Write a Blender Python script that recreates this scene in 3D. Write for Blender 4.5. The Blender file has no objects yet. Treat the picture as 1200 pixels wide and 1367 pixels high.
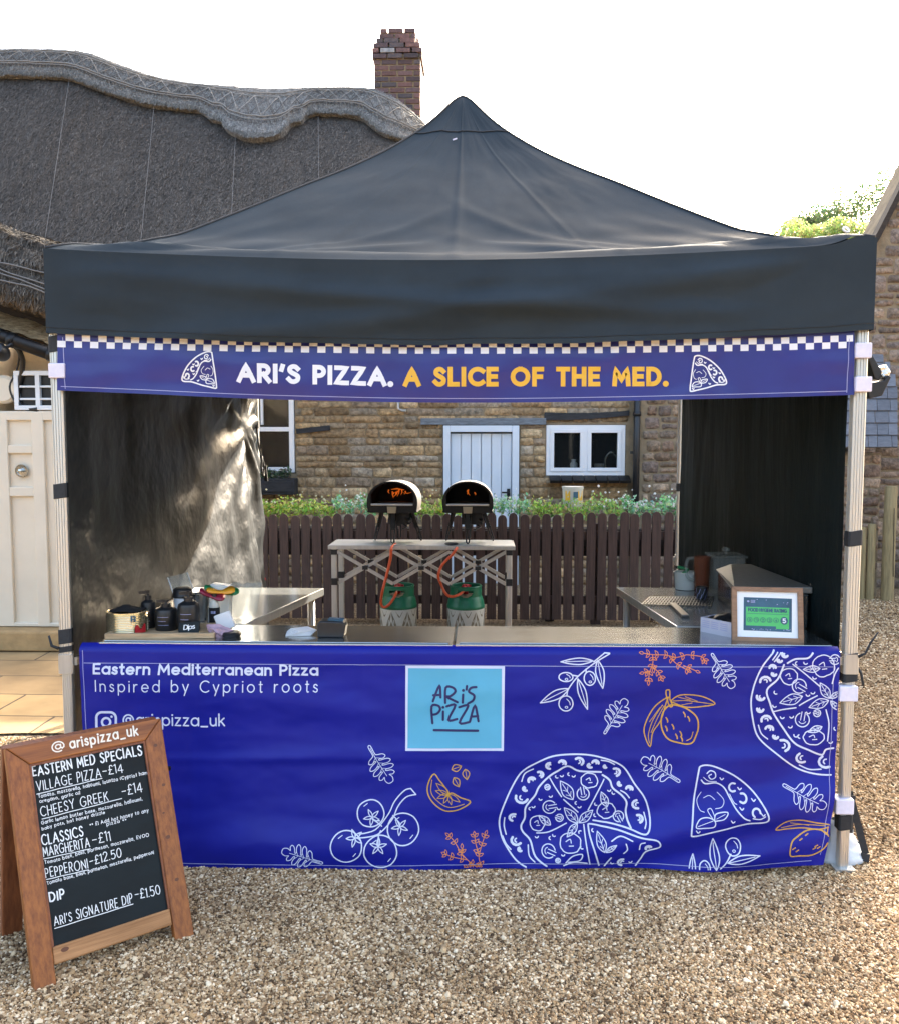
import bpy, bmesh, math, random
from mathutils import Vector, Matrix, noise
R = math.radians
SC = bpy.context.scene
COL = SC.collection

# ------------------------------------------------------------------ camera
CAM = Vector((0.084, -3.45, 1.64)); PITCH = 4.5; YAW = 2.0; FPX = 1225.0
cd = bpy.data.cameras.new('camera'); cam = bpy.data.objects.new('camera', cd); COL.objects.link(cam)
cam.location = CAM; cam.rotation_euler = (R(90 - PITCH), 0, R(YAW))
cd.sensor_fit = 'HORIZONTAL'; cd.sensor_width = 36.0; cd.lens = 36.0 * FPX / 1200.0
cd.clip_start = 0.05; cd.clip_end = 2000
SC.camera = cam
# ------------------------------------------------------------------ light
SUN_EL, SUN_AZ = 27.0, 30.0          # azimuth measured from +Y towards +X
w = bpy.data.worlds.new("World"); SC.world = w; w.use_nodes = True
nt = w.node_tree
sky = nt.nodes.new('ShaderNodeTexSky'); sky.sky_type = 'NISHITA'; sky.sun_disc = False
sky.sun_elevation = R(SUN_EL); sky.sun_rotation = R(SUN_AZ)
sky.air_density = 1.0; sky.dust_density = 8.0; sky.ozone_density = 0.0
bg = nt.nodes['Background']; bg.inputs[1].default_value = 0.15
nt.links.new(sky.outputs[0], bg.inputs[0])
sd = bpy.data.lights.new('sun', 'SUN'); sd.energy = 3.2; sd.angle = R(0.6); sd.color = (1.0, 0.91, 0.78)
sun = bpy.data.objects.new('sun', sd); COL.objects.link(sun)
sv = Vector((math.sin(R(SUN_AZ)) * math.cos(R(SUN_EL)), math.cos(R(SUN_AZ)) * math.cos(R(SUN_EL)), math.sin(R(SUN_EL))))
sun.rotation_euler = sv.to_track_quat('Z', 'Y').to_euler(); sun.location = sv * 30
SC.cycles.caustics_reflective = False; SC.cycles.caustics_refractive = False
SC.view_settings.view_transform = 'Standard'; SC.view_settings.look = 'None'
SC.view_settings.exposure = 2.75; SC.view_settings.gamma = 1.0

# ------------------------------------------------------------------ photo-to-world helpers
_fw = Vector((-math.sin(R(YAW)) * math.cos(R(PITCH)), math.cos(R(YAW)) * math.cos(R(PITCH)), -math.sin(R(PITCH))))
_rt = Vector((math.cos(R(YAW)), math.sin(R(YAW)), 0)); _up = _rt.cross(_fw)
def ray(px, py): return _fw + _rt * ((px - 600) / FPX) - _up * ((py - 683.5) / FPX)
def at(px, py, Y):
    d = ray(px, py); return CAM + d * ((Y - CAM.y) / d.y)
def atz(px, py, Z):
    d = ray(px, py); return CAM + d * ((Z - CAM.z) / d.z)
def atplane(px, py, p, n):
    d = ray(px, py); return CAM + d * ((p - CAM).dot(n) / d.dot(n))

# ------------------------------------------------------------------ materials
def mat(name, col, rough=.5, metal=0, ns=0, na=.25, col2=None, bs=0, bd=.003, stretch=(1, 1, 1), attr=False,
        transl=0, spec=.5, coat=0, rn=0, clear=0, rand=False, bdet=6, big=0, biga=.3):
    m = bpy.data.materials.new(name); m.use_nodes = True
    n = m.node_tree.nodes; l = m.node_tree.links; b = n['Principled BSDF']
    b.inputs['Roughness'].default_value = rough; b.inputs['Metallic'].default_value = metal
    b.inputs['Specular IOR Level'].default_value = spec
    if coat: b.inputs['Coat Weight'].default_value = coat; b.inputs['Coat Roughness'].default_value = .28
    tc = n.new('ShaderNodeTexCoord'); mp = n.new('ShaderNodeMapping'); mp.inputs['Scale'].default_value = stretch
    l.new(tc.outputs['Object'], mp.inputs[0])
    src = None
    if attr:
        a = n.new('ShaderNodeAttribute'); a.attribute_name = 'col'; src = a.outputs['Color']
    if ns:
        tx = n.new('ShaderNodeTexNoise'); tx.inputs['Scale'].default_value = ns; tx.inputs['Detail'].default_value = 8
        tx.inputs['Roughness'].default_value = .62
        l.new(mp.outputs[0], tx.inputs['Vector'])
        if attr:
            mx = n.new('ShaderNodeMix'); mx.data_type = 'RGBA'; mx.blend_type = 'MULTIPLY'; mx.inputs[0].default_value = 1
            rp = n.new('ShaderNodeMapRange'); rp.inputs[1].default_value = .3; rp.inputs[2].default_value = .7
            rp.inputs[3].default_value = 1 - na; rp.inputs[4].default_value = 1 + na
            l.new(tx.outputs['Fac'], rp.inputs[0]); l.new(src, mx.inputs[6]); l.new(rp.outputs[0], mx.inputs[7]); src = mx.outputs[2]
        else:
            cr = n.new('ShaderNodeValToRGB'); e = cr.color_ramp.elements
            c1 = [c * (1 - na) for c in col]; c2 = col2 if col2 else [min(1, c * (1 + na)) for c in col]
            e[0].position = .32; e[1].position = .68; e[0].color = (*c1, 1); e[1].color = (*c2, 1)
            l.new(tx.outputs['Fac'], cr.inputs[0]); src = cr.outputs[0]
        if rn:
            r2 = n.new('ShaderNodeMapRange'); r2.inputs[3].default_value = max(.02, rough - rn); r2.inputs[4].default_value = rough + rn
            l.new(tx.outputs['Fac'], r2.inputs[0]); l.new(r2.outputs[0], b.inputs['Roughness'])
    if big and src:
        t2 = n.new('ShaderNodeTexNoise'); t2.inputs['Scale'].default_value = big; t2.inputs['Detail'].default_value = 4; l.new(tc.outputs['Object'], t2.inputs['Vector'])
        r3 = n.new('ShaderNodeMapRange'); r3.inputs[1].default_value = .3; r3.inputs[2].default_value = .7; r3.inputs[3].default_value = 1 - biga; r3.inputs[4].default_value = 1 + biga; l.new(t2.outputs['Fac'], r3.inputs[0])
        m2 = n.new('ShaderNodeMix'); m2.data_type = 'RGBA'; m2.blend_type = 'MULTIPLY'; m2.inputs[0].default_value = 1; l.new(src, m2.inputs[6]); l.new(r3.outputs[0], m2.inputs[7]); src = m2.outputs[2]
    if rand:
        oi = n.new('ShaderNodeObjectInfo'); cr = n.new('ShaderNodeValToRGB'); cr.color_ramp.interpolation = 'LINEAR'
        e = cr.color_ramp.elements
        e[0].color = (.075, .044, .022, 1); e[0].position = 0; e[1].color = (.94, .78, .54, 1); e[1].position = 1
        for p, c in ((.16, (.22, .13, .06)), (.36, (.48, .305, .145)), (.56, (.39, .27, .155)), (.78, (.64, .455, .25))):
            k = e.new(p); k.color = (*c, 1)
        l.new(oi.outputs['Random'], cr.inputs[0]); src = cr.outputs[0]
        ge = n.new('ShaderNodeNewGeometry'); t2 = n.new('ShaderNodeTexNoise'); t2.inputs['Scale'].default_value = 1.7; t2.inputs['Detail'].default_value = 5; l.new(ge.outputs['Position'], t2.inputs['Vector'])
        r3 = n.new('ShaderNodeMapRange'); r3.inputs[1].default_value = .3; r3.inputs[2].default_value = .7; r3.inputs[3].default_value = .72; r3.inputs[4].default_value = 1.2; l.new(t2.outputs['Fac'], r3.inputs[0])
        m2 = n.new('ShaderNodeMix'); m2.data_type = 'RGBA'; m2.blend_type = 'MULTIPLY'; m2.inputs[0].default_value = 1; l.new(src, m2.inputs[6]); l.new(r3.outputs[0], m2.inputs[7]); src = m2.outputs[2]
    if src: l.new(src, b.inputs['Base Color'])
    else: b.inputs['Base Color'].default_value = (*col, 1)
    if bs:
        tb = n.new('ShaderNodeTexNoise'); tb.inputs['Scale'].default_value = bs; tb.inputs['Detail'].default_value = bdet
        l.new(mp.outputs[0], tb.inputs['Vector'])
        bp = n.new('ShaderNodeBump'); bp.inputs['Distance'].default_value = bd; bp.inputs['Strength'].default_value = .9
        l.new(tb.outputs['Fac'], bp.inputs['Height']); l.new(bp.outputs[0], b.inputs['Normal'])
    out = n['Material Output']
    if transl:
        t = n.new('ShaderNodeBsdfTranslucent'); ms = n.new('ShaderNodeMixShader'); ms.inputs[0].default_value = transl
        if src: l.new(src, t.inputs[0])
        else: t.inputs[0].default_value = (*col, 1)
        l.new(b.outputs[0], ms.inputs[1]); l.new(t.outputs[0], ms.inputs[2]); l.new(ms.outputs[0], out.inputs[0])
    if clear:
        t = n.new('ShaderNodeBsdfTransparent'); t.inputs[0].default_value = (.93, .95, .94, 1); ms = n.new('ShaderNodeMixShader'); ms.inputs[0].default_value = clear
        l.new(b.outputs[0], ms.inputs[1]); l.new(t.outputs[0], ms.inputs[2]); l.new(ms.outputs[0], out.inputs[0])
    return m
def emit(name, col, s):
    m = bpy.data.materials.new(name); m.use_nodes = True; n = m.node_tree.nodes
    b = n['Principled BSDF']; b.inputs['Base Color'].default_value = (*col, 1)
    b.inputs['Emission Color'].default_value = (*col, 1); b.inputs['Emission Strength'].default_value = s
    return m

M = dict(
    canvas=mat('black_canvas', (.031, .042, .051), .78, ns=3, na=.12, bs=900, bd=.0004, spec=.10),
    tarp=mat('black_pvc', (.006, .009, .011), .43, ns=5, na=.2, bs=12, bd=.010, spec=.75, bdet=2),
    tarpd=mat('black_pvc_matt', (.006, .012, .013), .6, ns=5, na=.2, bs=9, bd=.01, spec=.12, stretch=(1, 1.6, .45)),
    blue=mat('blue_vinyl', (.004, .009, .25), .45, ns=2.2, na=.10, bs=700, bd=.0003, spec=.3),
    bluetop=mat('blue_vinyl_header', (.013, .020, .19), .32, ns=2.5, na=.12, bs=700, bd=.0003, spec=.5),
    print=mat('white_print', (.66, .70, .86), .5), printw=mat('white_print_bright', (.80, .82, .88), .5),
    printy=mat('yellow_print', (.78, .45, .04), .5), printo=mat('orange_print', (.72, .23, .07), .5), printg=mat('gold_print', (.62, .34, .05), .5),
    cyan=mat('cyan_print', (.10, .42, .60), .5, ns=4, na=.05), navy=mat('navy_print', (.018, .016, .10), .5),
    white=mat('white_velcro', (.74, .72, .84), .75, ns=60, na=.06), band=mat('black_velcro', (.018, .021, .025), .7, ns=80, na=.25),
    stitch=mat('pale_stitching', (.36, .38, .62), .7),
    alu=mat('aluminium', (.63, .64, .62), .36, .75),
    alud=mat('dull_aluminium', (.50, .49, .46), .42, .7, ns=40, na=.10, stretch=(1, 1, .08)),
    steel=mat('stainless_steel', (.50, .52, .52), .15, .95, ns=6, na=.10, stretch=(1, 9, 1), rn=.07),
    peelm=mat('dark_steel', (.10, .10, .095), .4, .8), lidm=mat('brushed_lid', (.30, .30, .28), .5, .85, ns=9, na=.1, stretch=(8, 2, 2)), steelb=mat('brushed_steel_top', (.30, .31, .30), .13, .30, spec=.8, ns=6, na=.12, stretch=(1, 9, 1)), steeld=mat('scuffed_steel', (.36, .37, .36), .28, .9, ns=9, na=.18, stretch=(2, 8, 1), rn=.1),
    blackp=mat('black_plastic', (.012, .013, .015), .38, ns=50, na=.2), blackm=mat('black_matt', (.008, .008, .009), .75),
    blackmet=mat('black_powder_coat', (.012, .012, .013), .42, .3, ns=80, na=.2),
    cream=mat('cream_silicone', (.62, .58, .50), .6, ns=20, na=.05), stone_d=mat('oven_stone', (.34, .31, .27), .85, ns=30, na=.2),
    bronze=mat('pale_bronze', (.42, .35, .24), .4, .4),
    green=mat('green_plastic', (.010, .17, .085), .38, ns=30, na=.12), creamp=mat('cream_plastic', (.56, .55, .48), .5, ns=30, na=.06),
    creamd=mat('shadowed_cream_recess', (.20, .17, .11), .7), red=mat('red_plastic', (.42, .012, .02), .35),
    orange=mat('orange_hose', (.70, .11, .035), .4), brass=mat('brass', (.6, .42, .18), .3, .9),
    pine=mat('stained_pine', (.23, .062, .010), .5, ns=9, na=.28, col2=(.36, .118, .021), stretch=(9, 9, .35), bs=60, bd=.0008, coat=.1),
    pined=mat('dark_stained_pine', (.20, .055, .018), .5, ns=9, na=.42, col2=(.28, .09, .03), stretch=(9, 9, .35), bs=60, bd=.0008),
    pineh=mat('stained_pine_rail', (.23, .062, .010), .5, ns=9, na=.28, col2=(.36, .118, .021), stretch=(.35, .35, 9), bs=60, bd=.0008, coat=.1),
    pinel=mat('pale_pine_rail', (.36, .16, .05), .55, ns=9, na=.3, col2=(.50, .25, .10), stretch=(.35, .35, 9), bs=60, bd=.0008),
    knot=mat('knot', (.12, .04, .015), .5), slateb=mat('chalkboard', (.006, .011, .013), .6, spec=.25, ns=3, na=.45, stretch=(1, 1, 3), rn=.1),
    chalk=mat('chalk', (.82, .84, .84), .9), chalkw=mat('cream_paint_pen', (.86, .80, .68), .7),
    fence=mat('brown_stained_wood', (.055, .029, .023), .6, ns=6, na=.45, stretch=(14, 4, .8), bs=40, bd=.001),
    door=mat('pale_blue_paint', (.68, .75, .82), .45, ns=3, na=.04), upvc=mat('white_upvc', (.80, .82, .84), .3),
    creamd2=mat('cream_gloss_paint', (.76, .67, .53), .32, ns=3, na=.05, bs=8, bd=.001), render=mat('cream_render', (.70, .60, .45), .8, ns=6, na=.12, bs=50, bd=.003),
    ochre=mat('ochre_stone', (.42, .27, .12), .8, ns=6, na=.25, bs=40, bd=.004),
    thatch=mat('weathered_thatch', (.048, .040, .034), .95, ns=34, na=.7, col2=(.12, .104, .088), bs=70, bd=.03, stretch=(1, 1, .35), big=.9, biga=.3),
    straw=mat('loose_straw', (.1, .1, .1), .95, attr=True), ridge=mat('grey_ridge_thatch', (.12, .115, .105), .95, ns=40, na=.5, col2=(.34, .33, .31), bs=60, bd=.02),
    spar=mat('hazel_spar', (.25, .24, .22), .8), spard=mat('dark_spar', (.09, .085, .08), .8), net=mat('wire_netting', (.16, .155, .15), .7),
    brown=mat('dark_timber', (.035, .025, .018), .8, ns=8, na=.4, stretch=(1, 8, 8)), mossy=mat('mossy_thatch_edge', (.36, .21, .08), .95, ns=30, na=.6, col2=(.5, .36, .2), bs=50, bd=.02, stretch=(.5, 1, 2)),
    beam=mat('weathered_blue_beam', (.16, .185, .21), .8, ns=9, na=.4, stretch=(1, 6, 6), bs=30, bd=.004),
    beamk=mat('black_beam', (.022, .024, .028), .75, ns=9, na=.5, stretch=(1, 6, 6), bs=30, bd=.004),
    mortar=mat('pale_mortar', (.26, .20, .125), .95, ns=9, na=.25, bs=70, bd=.006),
    stone=mat('ironstone', (.3, .2, .1), .9, attr=True, ns=22, na=.55, bs=38, bd=.022, big=1.6, biga=.2),
    brick=mat('red_brick', (.3, .1, .1), .9, attr=True, ns=25, na=.3, bs=70, bd=.006),
    leaf=mat('leaves', (.1, .2, .05), .5, attr=True, transl=.42, spec=.3), bark=mat('bark', (.10, .075, .05), .9, ns=12, na=.4, bs=30, bd=.01),
    slate=mat('roof_slate', (.19, .21, .25), .55, attr=True, ns=14, na=.22, bs=30, bd=.003, stretch=(1, 1, 3)),
    post=mat('treated_timber', (.30, .23, .11), .75, ns=10, na=.3, stretch=(6, 6, .5), bs=30, bd=.002),
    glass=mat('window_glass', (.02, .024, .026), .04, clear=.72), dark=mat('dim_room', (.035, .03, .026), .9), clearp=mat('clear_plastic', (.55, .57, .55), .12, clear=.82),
    tubp=mat('cloudy_plastic', (.72, .74, .72), .25, clear=.35), sauce=mat('red_sauce', (.24, .07, .035), .2, clear=.5),
    paper=mat('white_paper', (.80, .80, .80), .8, ns=6, na=.04), card=mat('printed_card', (.56, .56, .66), .7, ns=8, na=.06), oak=mat('light_oak', (.46, .33, .19), .6, ns=8, na=.25, stretch=(1, 8, 8)),
    walnut=mat('walnut_frame', (.27, .15, .08), .45, ns=9, na=.25, stretch=(1, 8, 8)), gold=mat('ribbed_gold_tin', (.80, .71, .48), .2, .9, ns=4, na=.15), mount=mat('white_mount', (.80, .86, .90), .6),
    lime=mat('lime_print', (.08, .52, .14), .5), teal=mat('teal_print', (.03, .10, .16), .5, ns=9, na=.3), pink=mat('pink_cloth', (.42, .29, .35), .9, ns=40, na=.15, bs=300, bd=.001),
    maroon=mat('maroon_plastic', (.25, .012, .04), .35), amber=mat('amber_plastic', (.75, .33, .02), .35), lgreen=mat('leaf_green_plastic', (.01, .22, .07), .35),
    foil=mat('crinkled_foil', (.72, .70, .64), .22, .9, bs=30, bd=.02), bagw=mat('white_bag_plastic', (.62, .66, .70), .45, bs=14, bd=.01, ns=6, na=.12),
    gravel=mat('gravel_pebble', (.3, .2, .1), .8, rand=True, spec=.3),
    flame=emit('flame', (1.0, .20, .02), .07),
)
# ground materials
def ground_mat():
    m = bpy.data.materials.new('gravel_bed'); m.use_nodes = True; n = m.node_tree.nodes; l = m.node_tree.links
    b = n['Principled BSDF']; b.inputs['Roughness'].default_value = .9
    tc = n.new('ShaderNodeTexCoord'); v = n.new('ShaderNodeTexVoronoi'); v.inputs['Scale'].default_value = 85; v.inputs['Randomness'].default_value = 1
    l.new(tc.outputs['Object'], v.inputs['Vector'])
    bw = n.new('ShaderNodeSeparateColor'); l.new(v.outputs['Color'], bw.inputs[0])
    cr = n.new('ShaderNodeValToRGB'); e = cr.color_ramp.elements; e[0].color = (.05, .03, .015, 1); e[1].color = (.60, .47, .31, 1)
    for p, c in ((.35, (.30, .19, .09)), (.6, (.27, .185, .105)), (.8, (.44, .31, .165))):
        k = e.new(p); k.color = (*c, 1)
    l.new(bw.outputs[0], cr.inputs[0])
    ng = n.new('ShaderNodeTexNoise'); ng.inputs['Scale'].default_value = 1.3; ng.inputs['Detail'].default_value = 5; l.new(tc.outputs['Object'], ng.inputs['Vector'])
    mr = n.new('ShaderNodeMapRange'); mr.inputs[3].default_value = .75; mr.inputs[4].default_value = 1.2; l.new(ng.outputs[0], mr.inputs[0])
    mx = n.new('ShaderNodeMix'); mx.data_type = 'RGBA'; mx.blend_type = 'MULTIPLY'; mx.inputs[0].default_value = 1
    l.new(cr.outputs[0], mx.inputs[6]); l.new(mr.outputs[0], mx.inputs[7]); l.new(mx.outputs[2], b.inputs['Base Color'])
    bp = n.new('ShaderNodeBump'); bp.invert = True; bp.inputs['Distance'].default_value = .012; bp.inputs['Strength'].default_value = 1
    l.new(v.outputs['Distance'], bp.inputs['Height']); l.new(bp.outputs[0], b.inputs['Normal'])
    return m
def flag_mat():
    m = bpy.data.materials.new('ochre_flagstones'); m.use_nodes = True; n = m.node_tree.nodes; l = m.node_tree.links
    b = n['Principled BSDF']; b.inputs['Roughness'].default_value = .8
    tc = n.new('ShaderNodeTexCoord'); nz = n.new('ShaderNodeTexNoise'); nz.inputs['Scale'].default_value = 2.0; nz.inputs['Detail'].default_value = 9
    va = n.new('ShaderNodeVectorMath'); va.operation = 'MULTIPLY_ADD'; va.inputs[1].default_value = (.05, .05, 0)
    l.new(tc.outputs['Object'], nz.inputs['Vector']); l.new(nz.outputs['Color'], va.inputs[0]); l.new(tc.outputs['Object'], va.inputs[2])
    bt = n.new('ShaderNodeTexBrick'); bt.inputs['Scale'].default_value = 1; bt.inputs['Brick Width'].default_value = .8; bt.inputs['Row Height'].default_value = .45
    bt.inputs['Mortar Size'].default_value = .008; bt.inputs['Color1'].default_value = (.46, .31, .14, 1); bt.inputs['Color2'].default_value = (.34, .23, .11, 1); bt.inputs['Mortar'].default_value = (.10, .07, .04, 1)
    l.new(va.outputs[0], bt.inputs['Vector'])
    mr = n.new('ShaderNodeMapRange'); mr.inputs[1].default_value = .3; mr.inputs[2].default_value = .7; mr.inputs[3].default_value = .6; mr.inputs[4].default_value = 1.25; l.new(nz.outputs[0], mr.inputs[0])
    mx = n.new('ShaderNodeMix'); mx.data_type = 'RGBA'; mx.blend_type = 'MULTIPLY'; mx.inputs[0].default_value = 1
    l.new(bt.outputs[0], mx.inputs[6]); l.new(mr.outputs[0], mx.inputs[7]); l.new(mx.outputs[2], b.inputs['Base Color'])
    bp = n.new('ShaderNodeBump'); bp.inputs['Distance'].default_value = .01; l.new(nz.outputs[0], bp.inputs['Height']); l.new(bp.outputs[0], b.inputs['Normal'])
    return m
M['ground'] = ground_mat(); M['flags'] = flag_mat()

# ------------------------------------------------------------------ mesh helpers
ORG = {}
class MB:
    def __init__(s): s.v = []; s.f = []; s.mi = []; s.sm = []; s.c = []
    def add(s, vs, fs, sm=False, m=0, col=None):
        o = len(s.v); s.v += [Vector(v) for v in vs]; s.c += [col] * len(vs)
        for f in fs: s.f.append([i + o for i in f]); s.mi.append(m); s.sm.append(sm)
        return o
    def box(s, c, d, rot=None, m=0, col=None):
        c = Vector(c); h = Vector(d) / 2; vs = []
        for z in (-1, 1):
            for x, y in ((-1, -1), (1, -1), (1, 1), (-1, 1)):
                p = Vector((x * h.x, y * h.y, z * h.z)); vs.append(c + (rot @ p if rot else p))
        s.add(vs, [(3, 2, 1, 0), (4, 5, 6, 7), (0, 1, 5, 4), (1, 2, 6, 5), (2, 3, 7, 6), (3, 0, 4, 7)], m=m, col=col)
    def bar(s, p0, p1, wd, ht, up=(0, 0, 1), m=0):
        p0 = Vector(p0); p1 = Vector(p1); d = (p1 - p0); L = d.length; d.normalize(); up = Vector(up)
        sx = d.cross(up)
        if sx.length < 1e-4: sx = d.cross(Vector((0, 1, 0)))
        sx.normalize(); u = sx.cross(d)
        s.box((p0 + p1) / 2, (wd, L, ht), Matrix((sx, d, u)).transposed(), m=m)
    def tube(s, pts, r, n=8, m=0, cap=True, sm=True, col=None):
        pts = [Vector(p) for p in pts]; N = len(pts); rs = r if isinstance(r, (list, tuple)) else [r] * N
        vs = []; t0 = (pts[1] - pts[0]).normalized()
        a = t0.orthogonal().normalized()
        for i, p in enumerate(pts):
            t = (pts[min(i + 1, N - 1)] - pts[max(i - 1, 0)]).normalized()
            a = (a - t * a.dot(t)); a = a.normalized() if a.length > 1e-6 else t.orthogonal().normalized()
            b = t.cross(a)
            for k in range(n):
                q = 2 * math.pi * k / n; vs.append(p + (a * math.cos(q) + b * math.sin(q)) * rs[i])
        fs = [(i * n + k, i * n + (k + 1) % n, (i + 1) * n + (k + 1) % n, (i + 1) * n + k) for i in range(N - 1) for k in range(n)]
        s.add(vs, fs, sm, m, col)
        if cap:
            o = len(s.v) - len(vs); s.f.append([o + k for k in range(n)][::-1]); s.mi.append(m); s.sm.append(False)
            s.f.append([o + (N - 1) * n + k for k in range(n)]); s.mi.append(m); s.sm.append(False)
    def cyl(s, p0, p1, r0, r1=None, n=20, m=0): s.tube([p0, p1], [r0, r0 if r1 is None else r1], n, m)
    def lathe(s, prof, c=(0, 0, 0), n=28, m=0, rot=None):
        c = Vector(c)
        for i in range(len(prof) - 1):      # each band of its own ring pair where the profile turns sharply
            pass
        segs = [[prof[0]]]
        for i in range(1, len(prof)):
            segs[-1].append(prof[i])
            if i < len(prof) - 1:
                a = Vector(prof[i]) - Vector(prof[i - 1]); b = Vector(prof[i + 1]) - Vector(prof[i])
                if a.length > 1e-6 and b.length > 1e-6 and a.angle(b) > R(38): segs.append([prof[i]])
        for sg in segs:
            vs = []
            for r, z in sg:
                for k in range(n):
                    q = 2 * math.pi * k / n; p = Vector((r * math.cos(q), r * math.sin(q), z)); vs.append(c + (rot @ p if rot else p))
            s.add(vs, [(i * n + k, i * n + (k + 1) % n, (i + 1) * n + (k + 1) % n, (i + 1) * n + k) for i in range(len(sg) - 1) for k in range(n)], True, m)
    def grid(s, fn, nu, nv, m=0, sm=True, flip=False, skip=None, col=None):
        vs = [fn(i / nu, j / nv) for j in range(nv + 1) for i in range(nu + 1)]
        fs = []
        for j in range(nv):
            for i in range(nu):
                if skip and skip((i + .5) / nu, (j + .5) / nv): continue
                q = (j * (nu + 1) + i, j * (nu + 1) + i + 1, (j + 1) * (nu + 1) + i + 1, (j + 1) * (nu + 1) + i)
                fs.append(q[::-1] if flip else q)
        s.add(vs, fs, sm, m, col)
    def prism(s, poly, fn, d0, d1, m=0):          # poly of (u,v); fn(u,v,d) -> point
        n = len(poly)
        s.add([fn(u, v, d0) for u, v in poly] + [fn(u, v, d1) for u, v in poly],
              [list(range(n))[::-1], [n + i for i in range(n)]] + [(i, (i + 1) % n, n + (i + 1) % n, n + i) for i in range(n)], m=m)
    def build(s, name, mats, parent=None, origin=None, bevel=0, local=False, solid=0, sub=0):
        if not isinstance(mats, (list, tuple)): mats = [mats]
        o = Vector((0, 0, 0)) if local else (ORG[parent.name] if parent else Vector(origin or (0, 0, 0)))
        me = bpy.data.meshes.new(name); me.from_pydata([v - o for v in s.v], [], s.f)
        for m in mats: me.materials.append(m)
        me.polygons.foreach_set('material_index', s.mi); me.polygons.foreach_set('use_smooth', s.sm)
        if any(c is not None for c in s.c):
            at_ = me.attributes.new('col', 'FLOAT_COLOR', 'POINT')
            at_.data.foreach_set('color', [x for c in s.c for x in (*(c or (.5, .5, .5)), 1.0)])
        me.update()
        ob = bpy.data.objects.new(name, me); COL.objects.link(ob)
        if parent: ob.parent = parent; ORG[ob.name] = o.copy()
        else: ob.location = o; ORG[ob.name] = o.copy()
        if bevel:
            b = ob.modifiers.new('bevel', 'BEVEL'); b.width = bevel; b.segments = 2; b.limit_method = 'ANGLE'; b.angle_limit = R(40)
        if solid:
            b = ob.modifiers.new('solid', 'SOLIDIFY'); b.thickness = solid; b.offset = 0
        return ob
def thing(name, label, cat, loc, group=None, rz=0):
    o = bpy.data.objects.new(name, None); COL.objects.link(o); o.location = loc; o.rotation_euler = (0, 0, R(rz)); o.empty_display_size = .1
    o['label'] = label; o['category'] = cat; ORG[o.name] = Vector(loc)
    if group: o['group'] = group
    return o
def tag(o, label, cat, group=None):
    o['label'] = label; o['category'] = cat
    if group: o['group'] = group
    return o
def struct(o): o['kind'] = 'structure'; return o
def copy_tree(o, parent=None):
    c = o.copy(); COL.objects.link(c)
    if parent: c.parent = parent
    for ch in [x for x in bpy.data.objects if x.parent == o]: copy_tree(ch, c)
    return c
def fbm(x, y, z=0, o=3): return noise.fractal(Vector((x, y, z)), 1.0, 2.0, o)
def cr(pts, n=6, closed=False):
    P = [Vector((p[0], p[1], 0)) if len(p) == 2 else Vector(p) for p in pts]; N = len(P); out = []
    rng = range(N if closed else N - 1)
    for i in rng:
        p1, p2 = P[i], P[(i + 1) % N]; p0 = P[i - 1] if (closed or i > 0) else p1; p3 = P[(i + 2) % N] if (closed or i + 2 < N) else p2
        for k in range(n):
            t = k / n; out.append(.5 * ((2 * p1) + (p2 - p0) * t + (2 * p0 - 5 * p1 + 4 * p2 - p3) * t * t + (3 * p1 - p0 - 3 * p2 + p3) * t ** 3))
    out.append(P[0].copy() if closed else P[-1].copy())
    return [(v.x, v.y) if len(pts[0]) == 2 else v for v in out]

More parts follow.
